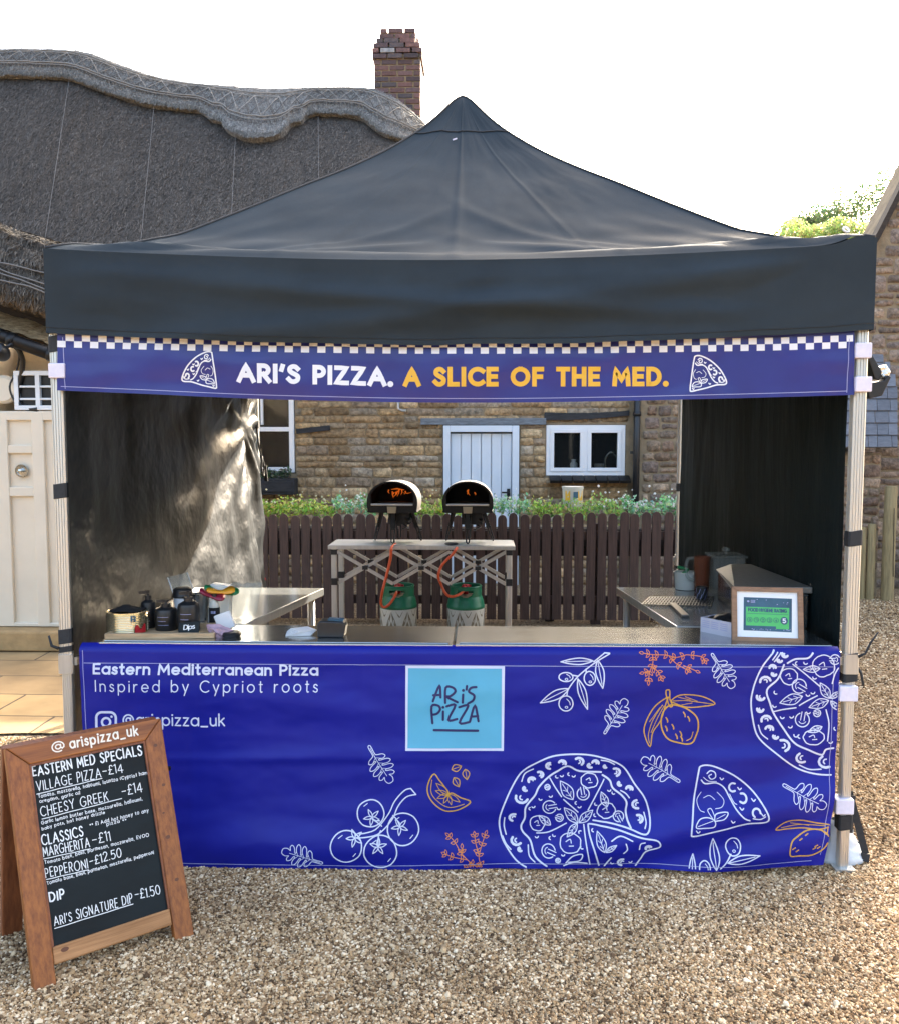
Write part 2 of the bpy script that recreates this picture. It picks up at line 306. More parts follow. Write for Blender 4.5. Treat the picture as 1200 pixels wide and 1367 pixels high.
# ------------------------------------------------------------------ line drawing: flat printed strokes laid on a surface
class Ink:
    """strokes in sheet coordinates; fn(x, y, lift) -> point on the printed sheet"""
    def __init__(s, fn, inside=None, step=3.0): s.mb = MB(); s.fn = fn; s.inside = inside; s.k = 0; s.step = step
    def stroke(s, pts, wd, cap='round', closed=False, ext=0):
        P = [Vector((p[0], p[1])) for p in pts]
        if closed and (P[0] - P[-1]).length > 1e-6: P.append(P[0].copy())
        Q = [P[0]]
        for a, b in zip(P, P[1:]):
            L = (b - a).length
            if L < 1e-6: continue
            n = max(1, int(L / max(s.step, wd * .8)))
            for i in range(1, n + 1): Q.append(a.lerp(b, i / n))
        if len(Q) < 2: return
        if ext and not closed:
            Q[0] = Q[0] + (Q[0] - Q[1]).normalized() * ext; Q[-1] = Q[-1] + (Q[-1] - Q[-2]).normalized() * ext
        if s.inside:
            runs = [[]]
            for q in Q:
                if s.inside(q.x, q.y): runs[-1].append(q)
                elif runs[-1]: runs.append([])
            if len(runs) > 1 or len(runs[0]) < len(Q): closed = False
            for r in runs:
                if len(r) > 1: s._rib(r, wd, cap, closed)
        else: s._rib(Q, wd, cap, closed)
    def _rib(s, Q, wd, cap, closed):
        s.k = (s.k + 1) % 9; lift = s.k * .00012; h = wd / 2; N = len(Q); Lf = []; Rt = []
        for i, q in enumerate(Q):
            if closed: a = Q[i - 1] if i > 0 else Q[-2]; b = Q[i + 1] if i < N - 1 else Q[1]
            else: a = Q[max(0, i - 1)]; b = Q[min(N - 1, i + 1)]
            d1 = (q - a); d2 = (b - q)
            if d1.length < 1e-9: d1 = d2
            if d2.length < 1e-9: d2 = d1
            d1 = d1.normalized(); d2 = d2.normalized(); t = d1 + d2
            if t.length < .3: t = Vector((-d1.y, d1.x)) if 0 else d1 + d2 * .3
            t.normalize(); n = Vector((-t.y, t.x)); k = min(1.42, 1 / max(.35, n.dot(Vector((-d1.y, d1.x)))))
            Lf.append(q + n * h * k); Rt.append(q - n * h * k)
        s.mb.add([s.fn(p.x, p.y, lift) for p in Lf] + [s.fn(p.x, p.y, lift) for p in Rt], [(i, i + 1, N + i + 1, N + i) for i in range(N - 1)])
        if cap == 'round' and not closed:
            for q, d in ((Q[0], Q[0] - Q[1]), (Q[-1], Q[-1] - Q[-2])):
                d = d.normalized(); a0 = math.atan2(d.y, d.x); n = 5
                pts = [q + Vector((math.cos(a0 - math.pi / 2 + math.pi * i / n), math.sin(a0 - math.pi / 2 + math.pi * i / n))) * h for i in range(n + 1)]
                s.mb.add([s.fn(p.x, p.y, lift) for p in pts], [list(range(n + 1))])
    def fill(s, poly, lift=0):
        s.mb.add([s.fn(x, y, lift) for x, y in poly], [list(range(len(poly)))])
    def dot(s, x, y, r): s.fill([(x + r * math.cos(a * math.pi / 5), y + r * math.sin(a * math.pi / 5)) for a in range(10)], .0011)
    def build(s, name, m, parent, local=False): return s.mb.build(name, m, parent, local=local)

def arc(cx, cy, rx, ry, a0, a1, n=12): return [(cx + rx * math.cos(R(a0 + (a1 - a0) * i / n)), cy + ry * math.sin(R(a0 + (a1 - a0) * i / n))) for i in range(n + 1)]
# stroke alphabet: width, list of strokes; cap height 1, x-height .66
XH = .68
def _font():
    G = {}; o = lambda cx, cy, rx, ry: arc(cx, cy, rx, ry, 90, 450, 20)
    h = XH; q = h / 2
    G['A'] = (.86, [[(0, 0), (.43, 1), (.86, 0)], [(.17, .33), (.69, .33)]])
    G['B'] = (.56, [[(0, 0), (0, 1), (.28, 1)] + arc(.28, .76, .24, .24, 90, -90) + [(0, .52)], [(.28, .52)] + arc(.3, .26, .28, .26, 90, -90) + [(0, 0)]])
    G['C'] = (.80, [arc(.5, .5, .5, .5, 48, 312, 20)]); G['D'] = (.72, [[(0, 0), (0, 1), (.24, 1)] + arc(.24, .5, .48, .5, 90, -90, 16) + [(0, 0)]])
    G['E'] = (.5, [[(.5, 1), (0, 1), (0, 0), (.5, 0)], [(0, .51), (.45, .51)]]); G['F'] = (.48, [[(.48, 1), (0, 1), (0, 0)], [(0, .5), (.42, .5)]])
    G['G'] = (.9, [arc(.5, .5, .5, .5, 45, 315, 20) + [(.88, .2), (.88, .46), (.54, .46)]]); G['H'] = (.66, [[(0, 0), (0, 1)], [(.66, 0), (.66, 1)], [(0, .52), (.66, .52)]])
    G['I'] = (.0, [[(0, 0), (0, 1)]]); G['K'] = (.6, [[(0, 0), (0, 1)], [(.58, 1), (.03, .46)], [(.2, .62), (.6, 0)]]); G['L'] = (.46, [[(0, 1), (0, 0), (.46, 0)]])
    G['M'] = (.9, [[(0, 0), (.07, 1), (.45, .25), (.83, 1), (.9, 0)]]); G['N'] = (.7, [[(0, 0), (0, 1), (.7, 0), (.7, 1)]]); G['O'] = (1.0, [o(.5, .5, .5, .5)])
    G['P'] = (.54, [[(0, 0), (0, 1), (.26, 1)] + arc(.26, .72, .28, .28, 90, -90) + [(0, .44)]]); G['R'] = (.58, [[(0, 0), (0, 1), (.26, 1)] + arc(.26, .72, .28, .28, 90, -90) + [(0, .44)], [(.24, .44), (.58, 0)]])
    G['S'] = (.56, [cr([(.53, .86), (.40, .98), (.24, 1), (.08, .90), (.06, .72), (.2, .58), (.40, .47), (.55, .33), (.52, .11), (.34, 0), (.15, .02), (.0, .16)], 4)])
    G['T'] = (.62, [[(0, 1), (.62, 1)], [(.31, 1), (.31, 0)]]); G['U'] = (.64, [[(0, 1), (0, .32)] + arc(.32, .32, .32, .32, 180, 360) + [(.64, 1)]])
    G['V'] = (.8, [[(0, 1), (.4, 0), (.8, 1)]]); G['Y'] = (.72, [[(0, 1), (.36, .46), (.72, 1)], [(.36, .46), (.36, 0)]]); G['Z'] = (.64, [[(.02, 1), (.62, 1), (0, 0), (.64, 0)]])
    G['a'] = (.6, [o(.31, q, .31, q), [(.62, h), (.62, 0)]]); G['b'] = (.62, [[(0, 1.05), (0, 0)], o(.31, q, .31, q)]); G['c'] = (.5, [arc(.31, q, .31, q, 50, 310, 14)])
    G['d'] = (.62, [o(.31, q, .31, q), [(.62, 1.05), (.62, 0)]]); G['e'] = (.6, [[(.02, q)] + [(.62, q)] + arc(.31, q, .31, q, 0, 315, 16)])
    G['f'] = (.34, [[(.36, 1.0)] + arc(.27, .83, .13, .17, 70, 180, 6) + [(.14, 0)], [(0, h), (.32, h)]]); G['g'] = (.6, [o(.31, q, .31, q), [(.62, h), (.62, 0)] + arc(.31, -.02, .31, .28, 0, -150, 8)])
    G['h'] = (.52, [[(0, 1.05), (0, 0)], [(0, .4)] + arc(.26, .42, .26, .26, 180, 0, 10) + [(.52, 0)]]); G['i'] = (0, [[(0, h), (0, 0)], [(0, .93), (0, .95)]])
    G['j'] = (0, [[(0, h), (0, -.2)], [(0, .93), (0, .95)]]); G['k'] = (.48, [[(0, 1.05), (0, 0)], [(.45, h), (.02, .28)], [(.16, .4), (.48, 0)]]); G['l'] = (0, [[(0, 1.05), (0, 0)]])
    G['m'] = (.88, [[(0, h), (0, 0)], [(0, .44)] + arc(.22, .46, .22, .22, 180, 0, 8) + [(.44, 0)], [(.44, .44)] + arc(.66, .46, .22, .22, 180, 0, 8) + [(.88, 0)]])
    G['n'] = (.5, [[(0, h), (0, 0)], [(0, .42)] + arc(.25, .43, .25, .25, 180, 0, 10) + [(.5, 0)]]); G['o'] = (.66, [o(.33, q, .33, q)]); G['p'] = (.62, [[(0, h), (0, -.32)], o(.31, q, .31, q)])
    G['r'] = (.3, [[(0, h), (0, 0)], [(0, .4), (.06, .56), (.17, .66), (.3, .66)]]); G['s'] = (.38, [cr([(.36, .57), (.22, .67), (.06, .6), (.06, .44), (.2, .35), (.36, .26), (.36, .08), (.2, 0), (0, .1)], 3)])
    G['t'] = (.3, [[(.14, .95), (.14, .12), (.2, .0), (.3, .02)], [(0, h), (.3, h)]]); G['u'] = (.5, [[(0, h), (0, .26)] + arc(.25, .26, .25, .26, 180, 360, 10) + [(.5, h)], [(.5, .3), (.5, 0)]])
    G['v'] = (.52, [[(0, h), (.26, 0), (.52, h)]]); G['w'] = (.8, [[(0, h), (.2, 0), (.4, h), (.6, 0), (.8, h)]]); G['x'] = (.5, [[(0, h), (.5, 0)], [(.5, h), (0, 0)]]); G['y'] = (.54, [[(0, h), (.28, .04)], [(.54, h), (.16, -.32)]]); G['z'] = (.46, [[(.02, h), (.45, h), (0, 0), (.46, 0)]])
    G['0'] = (.54, [o(.27, .5, .27, .5)]); G['1'] = (.12, [[(-.04, .86), (.12, 1), (.12, 0)]]); G['2'] = (.5, [[(.02, .76)] + arc(.25, .74, .24, .26, 170, -30, 10) + [(0, 0), (.52, 0)]])
    G['3'] = (.46, [arc(.22, .75, .23, .25, 150, -90, 10) , arc(.22, .26, .26, .26, 90, -150, 12)]); G['4'] = (.54, [[(.42, 0), (.42, 1), (0, .3), (.58, .3)]]); G['5'] = (.5, [[(.46, 1), (.08, 1), (.05, .56)] + arc(.24, .32, .27, .32, 125, -140, 12)])
    G['£'] = (.52, [[(.48, .84)] + arc(.32, .78, .17, .22, 30, 180, 8) + [(.18, .3), (.02, 0), (.54, 0)], [(.02, .48), (.38, .48)]])
    G['.'] = (.0, [[(0, 0), (0, .02)]]); G[','] = (.05, [[(.05, .06), (0, -.14)]]); G["'"] = (.06, [[(.06, 1), (0, .78)]]); G['-'] = (.42, [[(0, .48), (.42, .48)]]); G['_'] = (.56, [[(0, -.08), (.56, -.08)]])
    G['@'] = (.98, [o(.5, .42, .2, .21), [(.70, .62), (.70, .34), (.80, .22), (.94, .34), (.95, .5)] + arc(.5, .42, .46, .48, 10, 300, 20)]); G['('] = (.16, [arc(.3, .4, .3, .62, 130, 230, 8)]); G[')'] = (.16, [arc(-.14, .4, .3, .62, 50, -50, 8)])
    G['*'] = (.3, [[(.15, .4), (.15, .8)], [(0, .5), (.3, .7)], [(0, .7), (.3, .5)]]); G[' '] = (.26, [])
    return G
FONT = _font()
def write(ink, s, p0, p1, H, wd, up=(0, -1), gap=.16, cap='square', jit=0, seed=1, narrow=1.0):
    """text from p0 to p1 along the baseline, centre-line cap height H, pen width wd"""
    rnd = random.Random(seed); x = 0; items = []
    for ch in s:
        wg, st = FONT[ch]; items.append((x, st)); x += wg * narrow + gap
    tot = x - gap; p0 = Vector(p0); p1 = Vector(p1); ax = (p1 - p0) / max(tot, .01); up = Vector(up).normalized() * H
    for gx, st in items:
        jy = rnd.uniform(-1, 1) * jit; ja = 1 + rnd.uniform(-1, 1) * jit; sk = rnd.uniform(-1, 1) * jit * .6
        for pl in st:
            pts = [p0 + ax * (gx + x_ * narrow + sk * y_) + up * (y_ * ja + jy + (rnd.uniform(-1, 1) * jit * .3 if jit else 0)) for x_, y_ in pl]
            if len(pts) == 2 and (pts[0] - pts[1]).length < wd * .4:
                c = (pts[0] + pts[1]) / 2; ink.dot(c.x, c.y, wd * .66)
            else: ink.stroke(pts, wd, 'round' if cap == 'round' else 'butt', ext=wd / 2 if cap == 'square' else 0)
# ================================================================== SETTING
g = MB(); g.grid(lambda u, v: (-60 + 120 * u, -20 + 100 * v, 0), 4, 4, sm=False); struct(g.build('ground', M['ground']))
g = MB(); g.grid(lambda u, v: (-7.5 + 5.6 * u + .10 * fbm(u * 3, v * 30), 1.45 + 2.05 * v + .06 * fbm(u * 12, v), .012), 30, 10, sm=False)
struct(g.build('stone_pavement', M['flags']))

def gravel():
    rnd = random.Random(5); pts = []; rot = []; scl = []
    def region(x0, x1, y0, y1, n, s=1.0):
        for _ in range(n):
            x = rnd.uniform(x0, x1); y = rnd.uniform(y0, y1)
            if -7.6 < x < -1.95 + .1 * noise.noise(Vector((0, y * 3, 0))) and 1.4 + .1 * noise.noise(Vector((x * 4, 0, 0))) < y < 3.7: continue
            r = (.0026 + .0036 * rnd.random() ** 1.6) * s * (1.9 if rnd.random() < .012 else 1)
            pts.append((x, y, r * .25 + rnd.random() * .004)); rot.extend((rnd.uniform(-.7, .7), rnd.uniform(-.7, .7), rnd.uniform(0, 6.3)))
            scl.extend((r * rnd.uniform(.9, 1.5), r * rnd.uniform(.7, 1.05), r * rnd.uniform(.5, .85)))
    region(-1.9, 1.75, -1.15, .12, 165000)
    region(-2.6, -1.9, -1.15, 1.4, 15000, 1.15); region(1.75, 2.6, -1.15, .12, 17000, 1.1)
    region(1.45, 3.2, .12, 2.6, 34000, 1.2); region(1.6, 5.2, 2.6, 6.2, 30000, 1.6); region(-2.2, -1.5, .1, 1.5, 6000, 1.2)
    me = bpy.data.meshes.new('gravel'); me.from_pydata(pts, [], [])
    a = me.attributes.new('rot', 'FLOAT_VECTOR', 'POINT'); a.data.foreach_set('vector', rot)
    a = me.attributes.new('scl', 'FLOAT_VECTOR', 'POINT'); a.data.foreach_set('vector', scl)
    ob = bpy.data.objects.new('gravel', me); COL.objects.link(ob); ob['kind'] = 'stuff'; tag(ob, 'loose tan and brown gravel spread over the yard around the stall', 'gravel')
    ng = bpy.data.node_groups.new('gravel', 'GeometryNodeTree')
    ng.interface.new_socket('Geometry', in_out='INPUT', socket_type='NodeSocketGeometry'); ng.interface.new_socket('Geometry', in_out='OUTPUT', socket_type='NodeSocketGeometry')
    N = ng.nodes; L = ng.links; gi = N.new('NodeGroupInput'); go = N.new('NodeGroupOutput')
    ic = N.new('GeometryNodeMeshIcoSphere'); ic.inputs['Radius'].default_value = 1; ic.inputs['Subdivisions'].default_value = 2
    sp = N.new('GeometryNodeSetPosition'); nz = N.new('ShaderNodeTexNoise'); nz.inputs['Scale'].default_value = .9
    sb = N.new('ShaderNodeVectorMath'); sb.operation = 'SUBTRACT'; sb.inputs[1].default_value = (.5, .5, .5)
    sc = N.new('ShaderNodeVectorMath'); sc.operation = 'SCALE'; sc.inputs['Scale'].default_value = 1.1
    L.new(nz.outputs['Color'], sb.inputs[0]); L.new(sb.outputs[0], sc.inputs[0]); L.new(sc.outputs[0], sp.inputs['Offset']); L.new(ic.outputs[0], sp.inputs[0])
    sm = N.new('GeometryNodeSetMaterial'); sm.inputs['Material'].default_value = M['gravel']; L.new(sp.outputs[0], sm.inputs[0])
    ip = N.new('GeometryNodeInstanceOnPoints'); L.new(gi.outputs[0], ip.inputs['Points']); L.new(sm.outputs[0], ip.inputs['Instance'])
    for nm, sk in (('rot', 'Rotation'), ('scl', 'Scale')):
        na = N.new('GeometryNodeInputNamedAttribute'); na.data_type = 'FLOAT_VECTOR'; na.inputs['Name'].default_value = nm; L.new(na.outputs[0], ip.inputs[sk])
    L.new(ip.outputs[0], go.inputs[0])
    md = ob.modifiers.new('scatter', 'NODES'); md.node_group = ng
    me.materials.append(M['gravel'])
gravel()

def rubble(mb, x0, x1, z0, z1, P, holes=(), rh=(.055, .125), rl=(.13, .46), seed=3, cols=None, depth=.013, gap=.010, rag=.6):
    """coursed stone: every stone a raised, slightly irregular block; P(u, v, d) maps to the wall face"""
    rnd = random.Random(seed); z = z0
    cols = cols or [(.38, .26, .14), (.30, .20, .105), (.47, .345, .20), (.36, .27, .17), (.26, .195, .13), (.43, .295, .155), (.35, .285, .205)]
    while z < z1 - .02:
        h = min(rnd.uniform(*rh), z1 - z); x = x0 - rnd.random() * .2
        while x < x1:
            L = rnd.uniform(*rl); a, b = max(x, x0), min(x + L, x1); x += L
            zz0, zz1 = z, z + h
            if rnd.random() < .22 and h > .12: pieces = [(zz0, zz0 + h * .5), (zz0 + h * .5, zz1)]
            else: pieces = [(zz0, zz1)]
            for c0, c1 in pieces:
                aa, bb = a, b; ok = True
                for hx0, hx1, hz0, hz1 in holes:
                    if c1 > hz0 + .02 and c0 < hz1 - .02 and bb > hx0 and aa < hx1:
                        if aa < hx0 - .05: bb = hx0
                        elif bb > hx1 + .05: aa = hx1
                        else: ok = False
                if not ok or bb - aa < .05: continue
                gp = gap * rnd.uniform(.35, 1.2) / 2; j = lambda: rnd.uniform(-1, 1) * .012 * rag * 2
                l, r_, bt, tp = aa + gp, bb - gp, c0 + gp, c1 - gp; cw = min(.018, (r_ - l) * .2); ch = min(.014, (tp - bt) * .22)
                mx = (l + r_) / 2
                out = [(l, bt + ch), (l + cw, bt), (mx, bt), (r_ - cw, bt), (r_, bt + ch), (r_, tp - ch), (r_ - cw, tp), (mx, tp), (l + cw, tp), (l, tp - ch)]
                out = [(u + j() * .5, v + j() * .5) for u, v in out]; cx = sum(u for u, v in out) / 10; cz = sum(v for u, v in out) / 10
                d = depth * rnd.uniform(.5, 1.2); k = rnd.choice(cols); q = rnd.uniform(.72, 1.22); k = tuple(c * q for c in k)
                inn = [(u + (cx - u) * .05 + j() * .25, v + (cz - v) * .10 + j() * .25) for u, v in out]
                vs = [P(u, v, -.004) for u, v in out] + [P(u, v, d * rnd.uniform(.75, 1.1)) for u, v in inn] + [P(cx, cz, d * 1.1)]
                fs = [(i, (i + 1) % 10, 10 + (i + 1) % 10, 10 + i) for i in range(10)] + [(10 + i, 10 + (i + 1) % 10, 20) for i in range(10)]
                mb.add(vs, fs, True, 0, k)
        z += h

# ================================================================== STONE COTTAGE BEHIND THE FENCE
YW_ = 6.9
cot = thing('stone_cottage', 'brown ironstone cottage behind the fence with white door, windows and thatched roof', 'cottage', (0, YW_, 0))
wallP = lambda u, v, d: (u, YW_ - d, v)
DX0, DX1, DZ = -.345, .50, 1.80
holes = [(DX0 - .01, DX1 + .01, -.1, DZ + .005), (.80, 1.69, 1.235, 1.81), (-2.78, -2.02, 1.26, 2.5)]
b = MB(); rubble(b, -4.2, 1.73, 0, 2.95, wallP, holes, seed=11)
rubble(b, 1.86, 4.6, 0, 2.95, lambda u, v, d: (u, YW_ - .10 - d, v), [], rh=(.09, .15), rl=(.12, .26), seed=7, gap=.022,
       cols=[(.25, .17, .11), (.21, .14, .095), (.29, .21, .14), (.24, .18, .13), (.19, .14, .11)])
# mortar sheet with openings
def holed(mb, xs, zs, hl, y, m):
    for i in range(len(xs) - 1):
        for k in range(len(zs) - 1):
            cx, cz = (xs[i] + xs[i + 1]) / 2, (zs[k] + zs[k + 1]) / 2
            if any(h[0] < cx < h[1] and h[2] < cz < h[3] for h in hl): continue
            mb.add([(xs[i], y, zs[k]), (xs[i + 1], y, zs[k]), (xs[i + 1], y, zs[k + 1]), (xs[i], y, zs[k + 1])], [(0, 1, 2, 3)], m=m)
xs = sorted({-9, 1.80, *[h[0] for h in holes], *[h[1] for h in holes]}); zs = sorted({-.1, 3.0, *[h[2] for h in holes if h[2] > 0], *[h[3] for h in holes if h[3] < 3]})
holed(b, xs, zs, holes, YW_, 1)
for hx0, hx1, hz0, hz1 in holes:      # reveals
    for p, q in (((hx0, hz0), (hx0, hz1)), ((hx1, hz0), (hx1, hz1)), ((hx0, hz0), (hx1, hz0)), ((hx0, hz1), (hx1, hz1))):
        b.add([(p[0], YW_, p[1]), (q[0], YW_, q[1]), (q[0], YW_ + .22, q[1]), (p[0], YW_ + .22, p[1])], [(0, 1, 2, 3)], m=1)
b.box((3.4, YW_ + .10, 1.45), (3.2, .40, 3.1), m=1)
wall = b.build('wall', [M['stone'], M['mortar']], cot)
# dim rooms behind the panes
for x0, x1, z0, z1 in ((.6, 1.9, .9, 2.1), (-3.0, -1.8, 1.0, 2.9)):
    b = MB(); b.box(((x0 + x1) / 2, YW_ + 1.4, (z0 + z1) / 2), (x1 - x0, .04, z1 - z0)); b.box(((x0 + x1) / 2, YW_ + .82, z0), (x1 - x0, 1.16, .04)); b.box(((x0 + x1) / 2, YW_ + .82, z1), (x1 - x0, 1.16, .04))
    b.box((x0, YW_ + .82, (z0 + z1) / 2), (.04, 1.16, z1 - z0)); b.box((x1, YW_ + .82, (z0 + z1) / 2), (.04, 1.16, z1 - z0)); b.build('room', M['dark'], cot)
# plank door
b = MB(); n = 6; pw = (DX1 - DX0 - .16) / n
for i in range(n): b.box((DX0 + .08 + pw * (i + .5), YW_ + .03, .86), (pw - .008, .04, 1.70))
b.box(((DX0 + DX1) / 2, YW_ + .053, .86), (DX1 - DX0 - .15, .004, 1.70))
dr = b.build('door', M['door'], cot, bevel=.003)
b = MB(); b.box(((DX0 + DX1) / 2, YW_ + .10, .95), (1.1, .03, 1.95)); b.build('sun_blocker', M['dark'], cot)  # unseen panel added behind the door to stop sun leaking round it
b = MB(); b.box((DX0 + .038, YW_ - .004, .9), (.076, .10, 1.8)); b.box((DX1 - .038, YW_ - .004, .9), (.076, .10, 1.8)); b.box(((DX0 + DX1) / 2, YW_ - .004, DZ - .036), (DX1 - DX0 - .154, .10, .072)); b.build('door_frame', M['door'], dr, bevel=.004)
b = MB(); b.box((.385, YW_ + .004, 1.02), (.035, .012, .14)); b.tube([(.385, YW_ - .01, 1.05), (.385, YW_ - .045, 1.05), (.31, YW_ - .05, 1.05)], .010); b.build('handle', M['blackmet'], dr)
b = MB(); b.box((.10, YW_ - .012, 1.845), (1.40, .05, .075)); b.build('lintel', M['beam'], cot, bevel=.006)
b = MB()
for i in range(8):
    xa = .78 + .94 * i / 8; xb = .78 + .94 * (i + 1) / 8; za = 1.86 + .05 * ((i - 1) / 7) ** 2; zb = 1.86 + .05 * (i / 7) ** 2
    b.add([(x, y, z + dz) for x, z in ((xa, za), (xb, zb)) for y in (YW_ - .03, YW_ + .02) for dz in (0, .085 - .004 * i)], [(0, 1, 3, 2), (4, 6, 7, 5), (0, 4, 5, 1), (2, 3, 7, 6), (1, 5, 7, 3), (0, 2, 6, 4)])
b.build('window_beam', M['beamk'], cot)
b = MB(); b.bar((-2.0, YW_ - .02, 1.735), (-1.62, YW_ - .02, 1.775), .05, .055); b.build('timber_stub', M['beamk'], cot)
b = MB(); b.tube([(-.85, YW_ - .03, 2.3), (-.85, YW_ - .03, 1.99), (-.80, YW_ - .04, 1.965), (-.76, YW_ - .05, 1.965)], .016); b.build('pipe_elbow', M['alud'], cot)
# kitchen casement
x0, x1, z0, z1 = .805, 1.685, 1.24, 1.805; xm = (x0 + x1) / 2
win = MB()
def frame(mb, a0, a1, c0, c1, y, t, d):
    mb.box(((a0 + a1) / 2, y, c0 + t / 2), (a1 - a0, d, t)); mb.box(((a0 + a1) / 2, y, c1 - t / 2), (a1 - a0, d, t))
    mb.box((a0 + t / 2, y, (c0 + c1) / 2), (t, d, c1 - c0 - 2 * t)); mb.box((a1 - t / 2, y, (c0 + c1) / 2), (t, d, c1 - c0 - 2 * t))
frame(win, x0, x1, z0, z1, YW_ + .03, .045, .07)
win.box((xm, YW_ + .03, (z0 + z1) / 2), (.04, .07, z1 - z0 - .09))
for a0, a1 in ((x0 + .045, xm - .02), (xm + .02, x1 - .045)): frame(win, a0, a1, z0 + .045, z1 - .045, YW_ + .008, .042, .05)
wn = win.build('window', M['upvc'], cot, bevel=.004)
b = MB(); b.box((xm, YW_ + .03, (z0 + z1) / 2), (x1 - x0 - .1, .006, z1 - z0 - .1)); b.build('pane', M['glass'], wn)
b = MB()
for i in range(7): b.box((x0 + .03 + (x1 - x0 + .02) * (i + .5) / 7, YW_ - .075, z0 - .035), ((x1 - x0 + .02) / 7 - .01, .19, .03), Matrix.Rotation(R(17), 3, 'X'))
b.box((xm + .02, YW_ - .06, z0 - .07), (x1 - x0 + .04, .16, .02), m=1)
b.build('sill', [M['slate'], M['mortar']], wn)
# things on the inside sill of that window
bt = MB(); bt.lathe([(.0, 0), (.04, 0), (.04, .13), (.025, .15), (.025, .18), (0, .18)], (1.13, YW_ + .17, 1.24)); tag(bt.build('soap_bottle', M['upvc'], origin=(1.13, YW_ + .17, 1.24)), 'white bottle standing inside the left pane of the kitchen window', 'bottle')
b = MB(); b.box((xm, YW_ + .22, 1.225), (.86, .24, .025)); b.build('inner_sill', M['upvc'], cot)
bt = MB(); bt.lathe([(0, 0), (.045, 0), (.06, .12), (.05, .13), (.045, .12), (.035, .01), (0, .01)], (1.42, YW_ + .17, 1.24)); tag(bt.build('utensil_pot', M['stone_d'], origin=(1.42, YW_ + .17, 1.24)), 'grey pot inside the right pane of the kitchen window', 'pot')
bt = MB(); bt.tube(cr([(1.5, YW_ + .18, 1.24), (1.49, YW_ + .18, 1.42), (1.55, YW_ + .18, 1.5), (1.62, YW_ + .18, 1.44), (1.62, YW_ + .18, 1.40)], 5), .013); tag(bt.build('tap', M['steel'], origin=(1.5, YW_ + .18, 1.24)), 'curved chrome tap seen through the right pane of the kitchen window', 'tap')
# sash window at the left
x0, x1, z0, z1 = -2.77, -2.03, 1.27, 2.49
b = MB(); frame(b, x0, x1, z0, z1, YW_ + .03, .06, .08); b.box(((x0 + x1) / 2, YW_ + .02, 1.76), (x1 - x0 - .12, .07, .05)); b.box(((x0 + x1) / 2, YW_ + .02, 2.12), (.03, .04, .62))
wn = b.build('window', M['upvc'], cot, bevel=.004)
b = MB(); b.box(((x0 + x1) / 2, YW_ + .035, (z0 + z1) / 2), (x1 - x0 - .1, .006, z1 - z0 - .1)); b.build('pane', M['glass'], wn)
# downpipe
b = MB(); b.cyl((1.79, YW_ - .13, .1), (1.79, YW_ - .13, 2.9), .036)
for z in (.9, 1.9, 2.7): b.cyl((1.79, YW_ - .13, z), (1.79, YW_ - .13, z + .05), .045)
b.box((1.75, YW_ - .09, 1.5), (.05, .03, .03)); b.build('downpipe', M['blackp'], cot)
# low roof right of the chimney (mostly behind the stall)
b = MB(); b.grid(lambda u, v: (-1.2 + 5.1 * u, YW_ - .35 + 2.2 * v, 2.9 + .85 * v), 24, 8); b.grid(lambda u, v: (-1.2 + 5.1 * u, YW_ + 1.85 + 2.2 * v, 3.75 - .85 * v), 24, 8); b.build('slate_roof', M['slate'], cot)

# thatched roof: ridge line traced from its silhouette on the vertical plane of the ridge
YR = 9.7
rid = [at(px, py, YR) for px, py in cr([(-150, 78), (-60, 72), (0, 71), (60, 71), (100, 73), (125, 77), (150, 86), (180, 97), (215, 108), (260, 116), (330, 120), (400, 122), (480, 122), (503, 124), (530, 136), (548, 150), (566, 168), (580, 185)], 4)]
low = [(px, py) for px, py in cr([(-150, 112), (-60, 106), (0, 105), (50, 106), (95, 109), (130, 122), (165, 134), (200, 143), (240, 149), (268, 152), (283, 163), (297, 167), (305, 178), (325, 187), (345, 190), (368, 187), (384, 178), (390, 170), (404, 167), (415, 157), (440, 156), (480, 160), (497, 172), (515, 184), (540, 192), (566, 200), (584, 212)], 4)]
def ridge_z(x):
    for a, c in zip(rid, rid[1:]):
        if a.x <= x <= c.x: return a.z + (c.z - a.z) * (x - a.x) / (c.x - a.x + 1e-9)
    return rid[0].z if x < rid[0].x else rid[-1].z
XL, XR = -8.2, -.62; YE, ZE = 6.35, 2.75
SL = Vector((0, YR - YE, 6.2 - ZE)).normalized()
def roof(u, v):
    x = XL + (XR - XL) * u; zr = ridge_z(x) - .12; y = YR + (YE - YR) * v; z = zr + (ZE - zr) * v + .20 * math.sin(math.pi * v) * .6
    z += .035 * fbm(x * 1.2, y * .8, 3) + .015 * fbm(x * 9, y * 3, 7)
    return (x, y - .02 * fbm(x * 14, y * 5, 1), z)
b = MB(); b.grid(roof, 220, 70)
b.grid(lambda u, v: (XL + (XR - XL) * u, YR + (3.0) * v, ridge_z(XL + (XR - XL) * u) - .12 + (ZE - ridge_z(XL + (XR - XL) * u)) * v), 60, 6, flip=True)
b.grid(lambda u, v: (XR, YR + (YE - YR) * u, (ridge_z(XR) - .12 + (ZE - ridge_z(XR) + .12) * u) * (1 - v) + 2.5 * v), 8, 3)
b.grid(lambda u, v: (XL + (XR - XL) * u, YE + .5 * v, ZE - .35 * v), 40, 3)
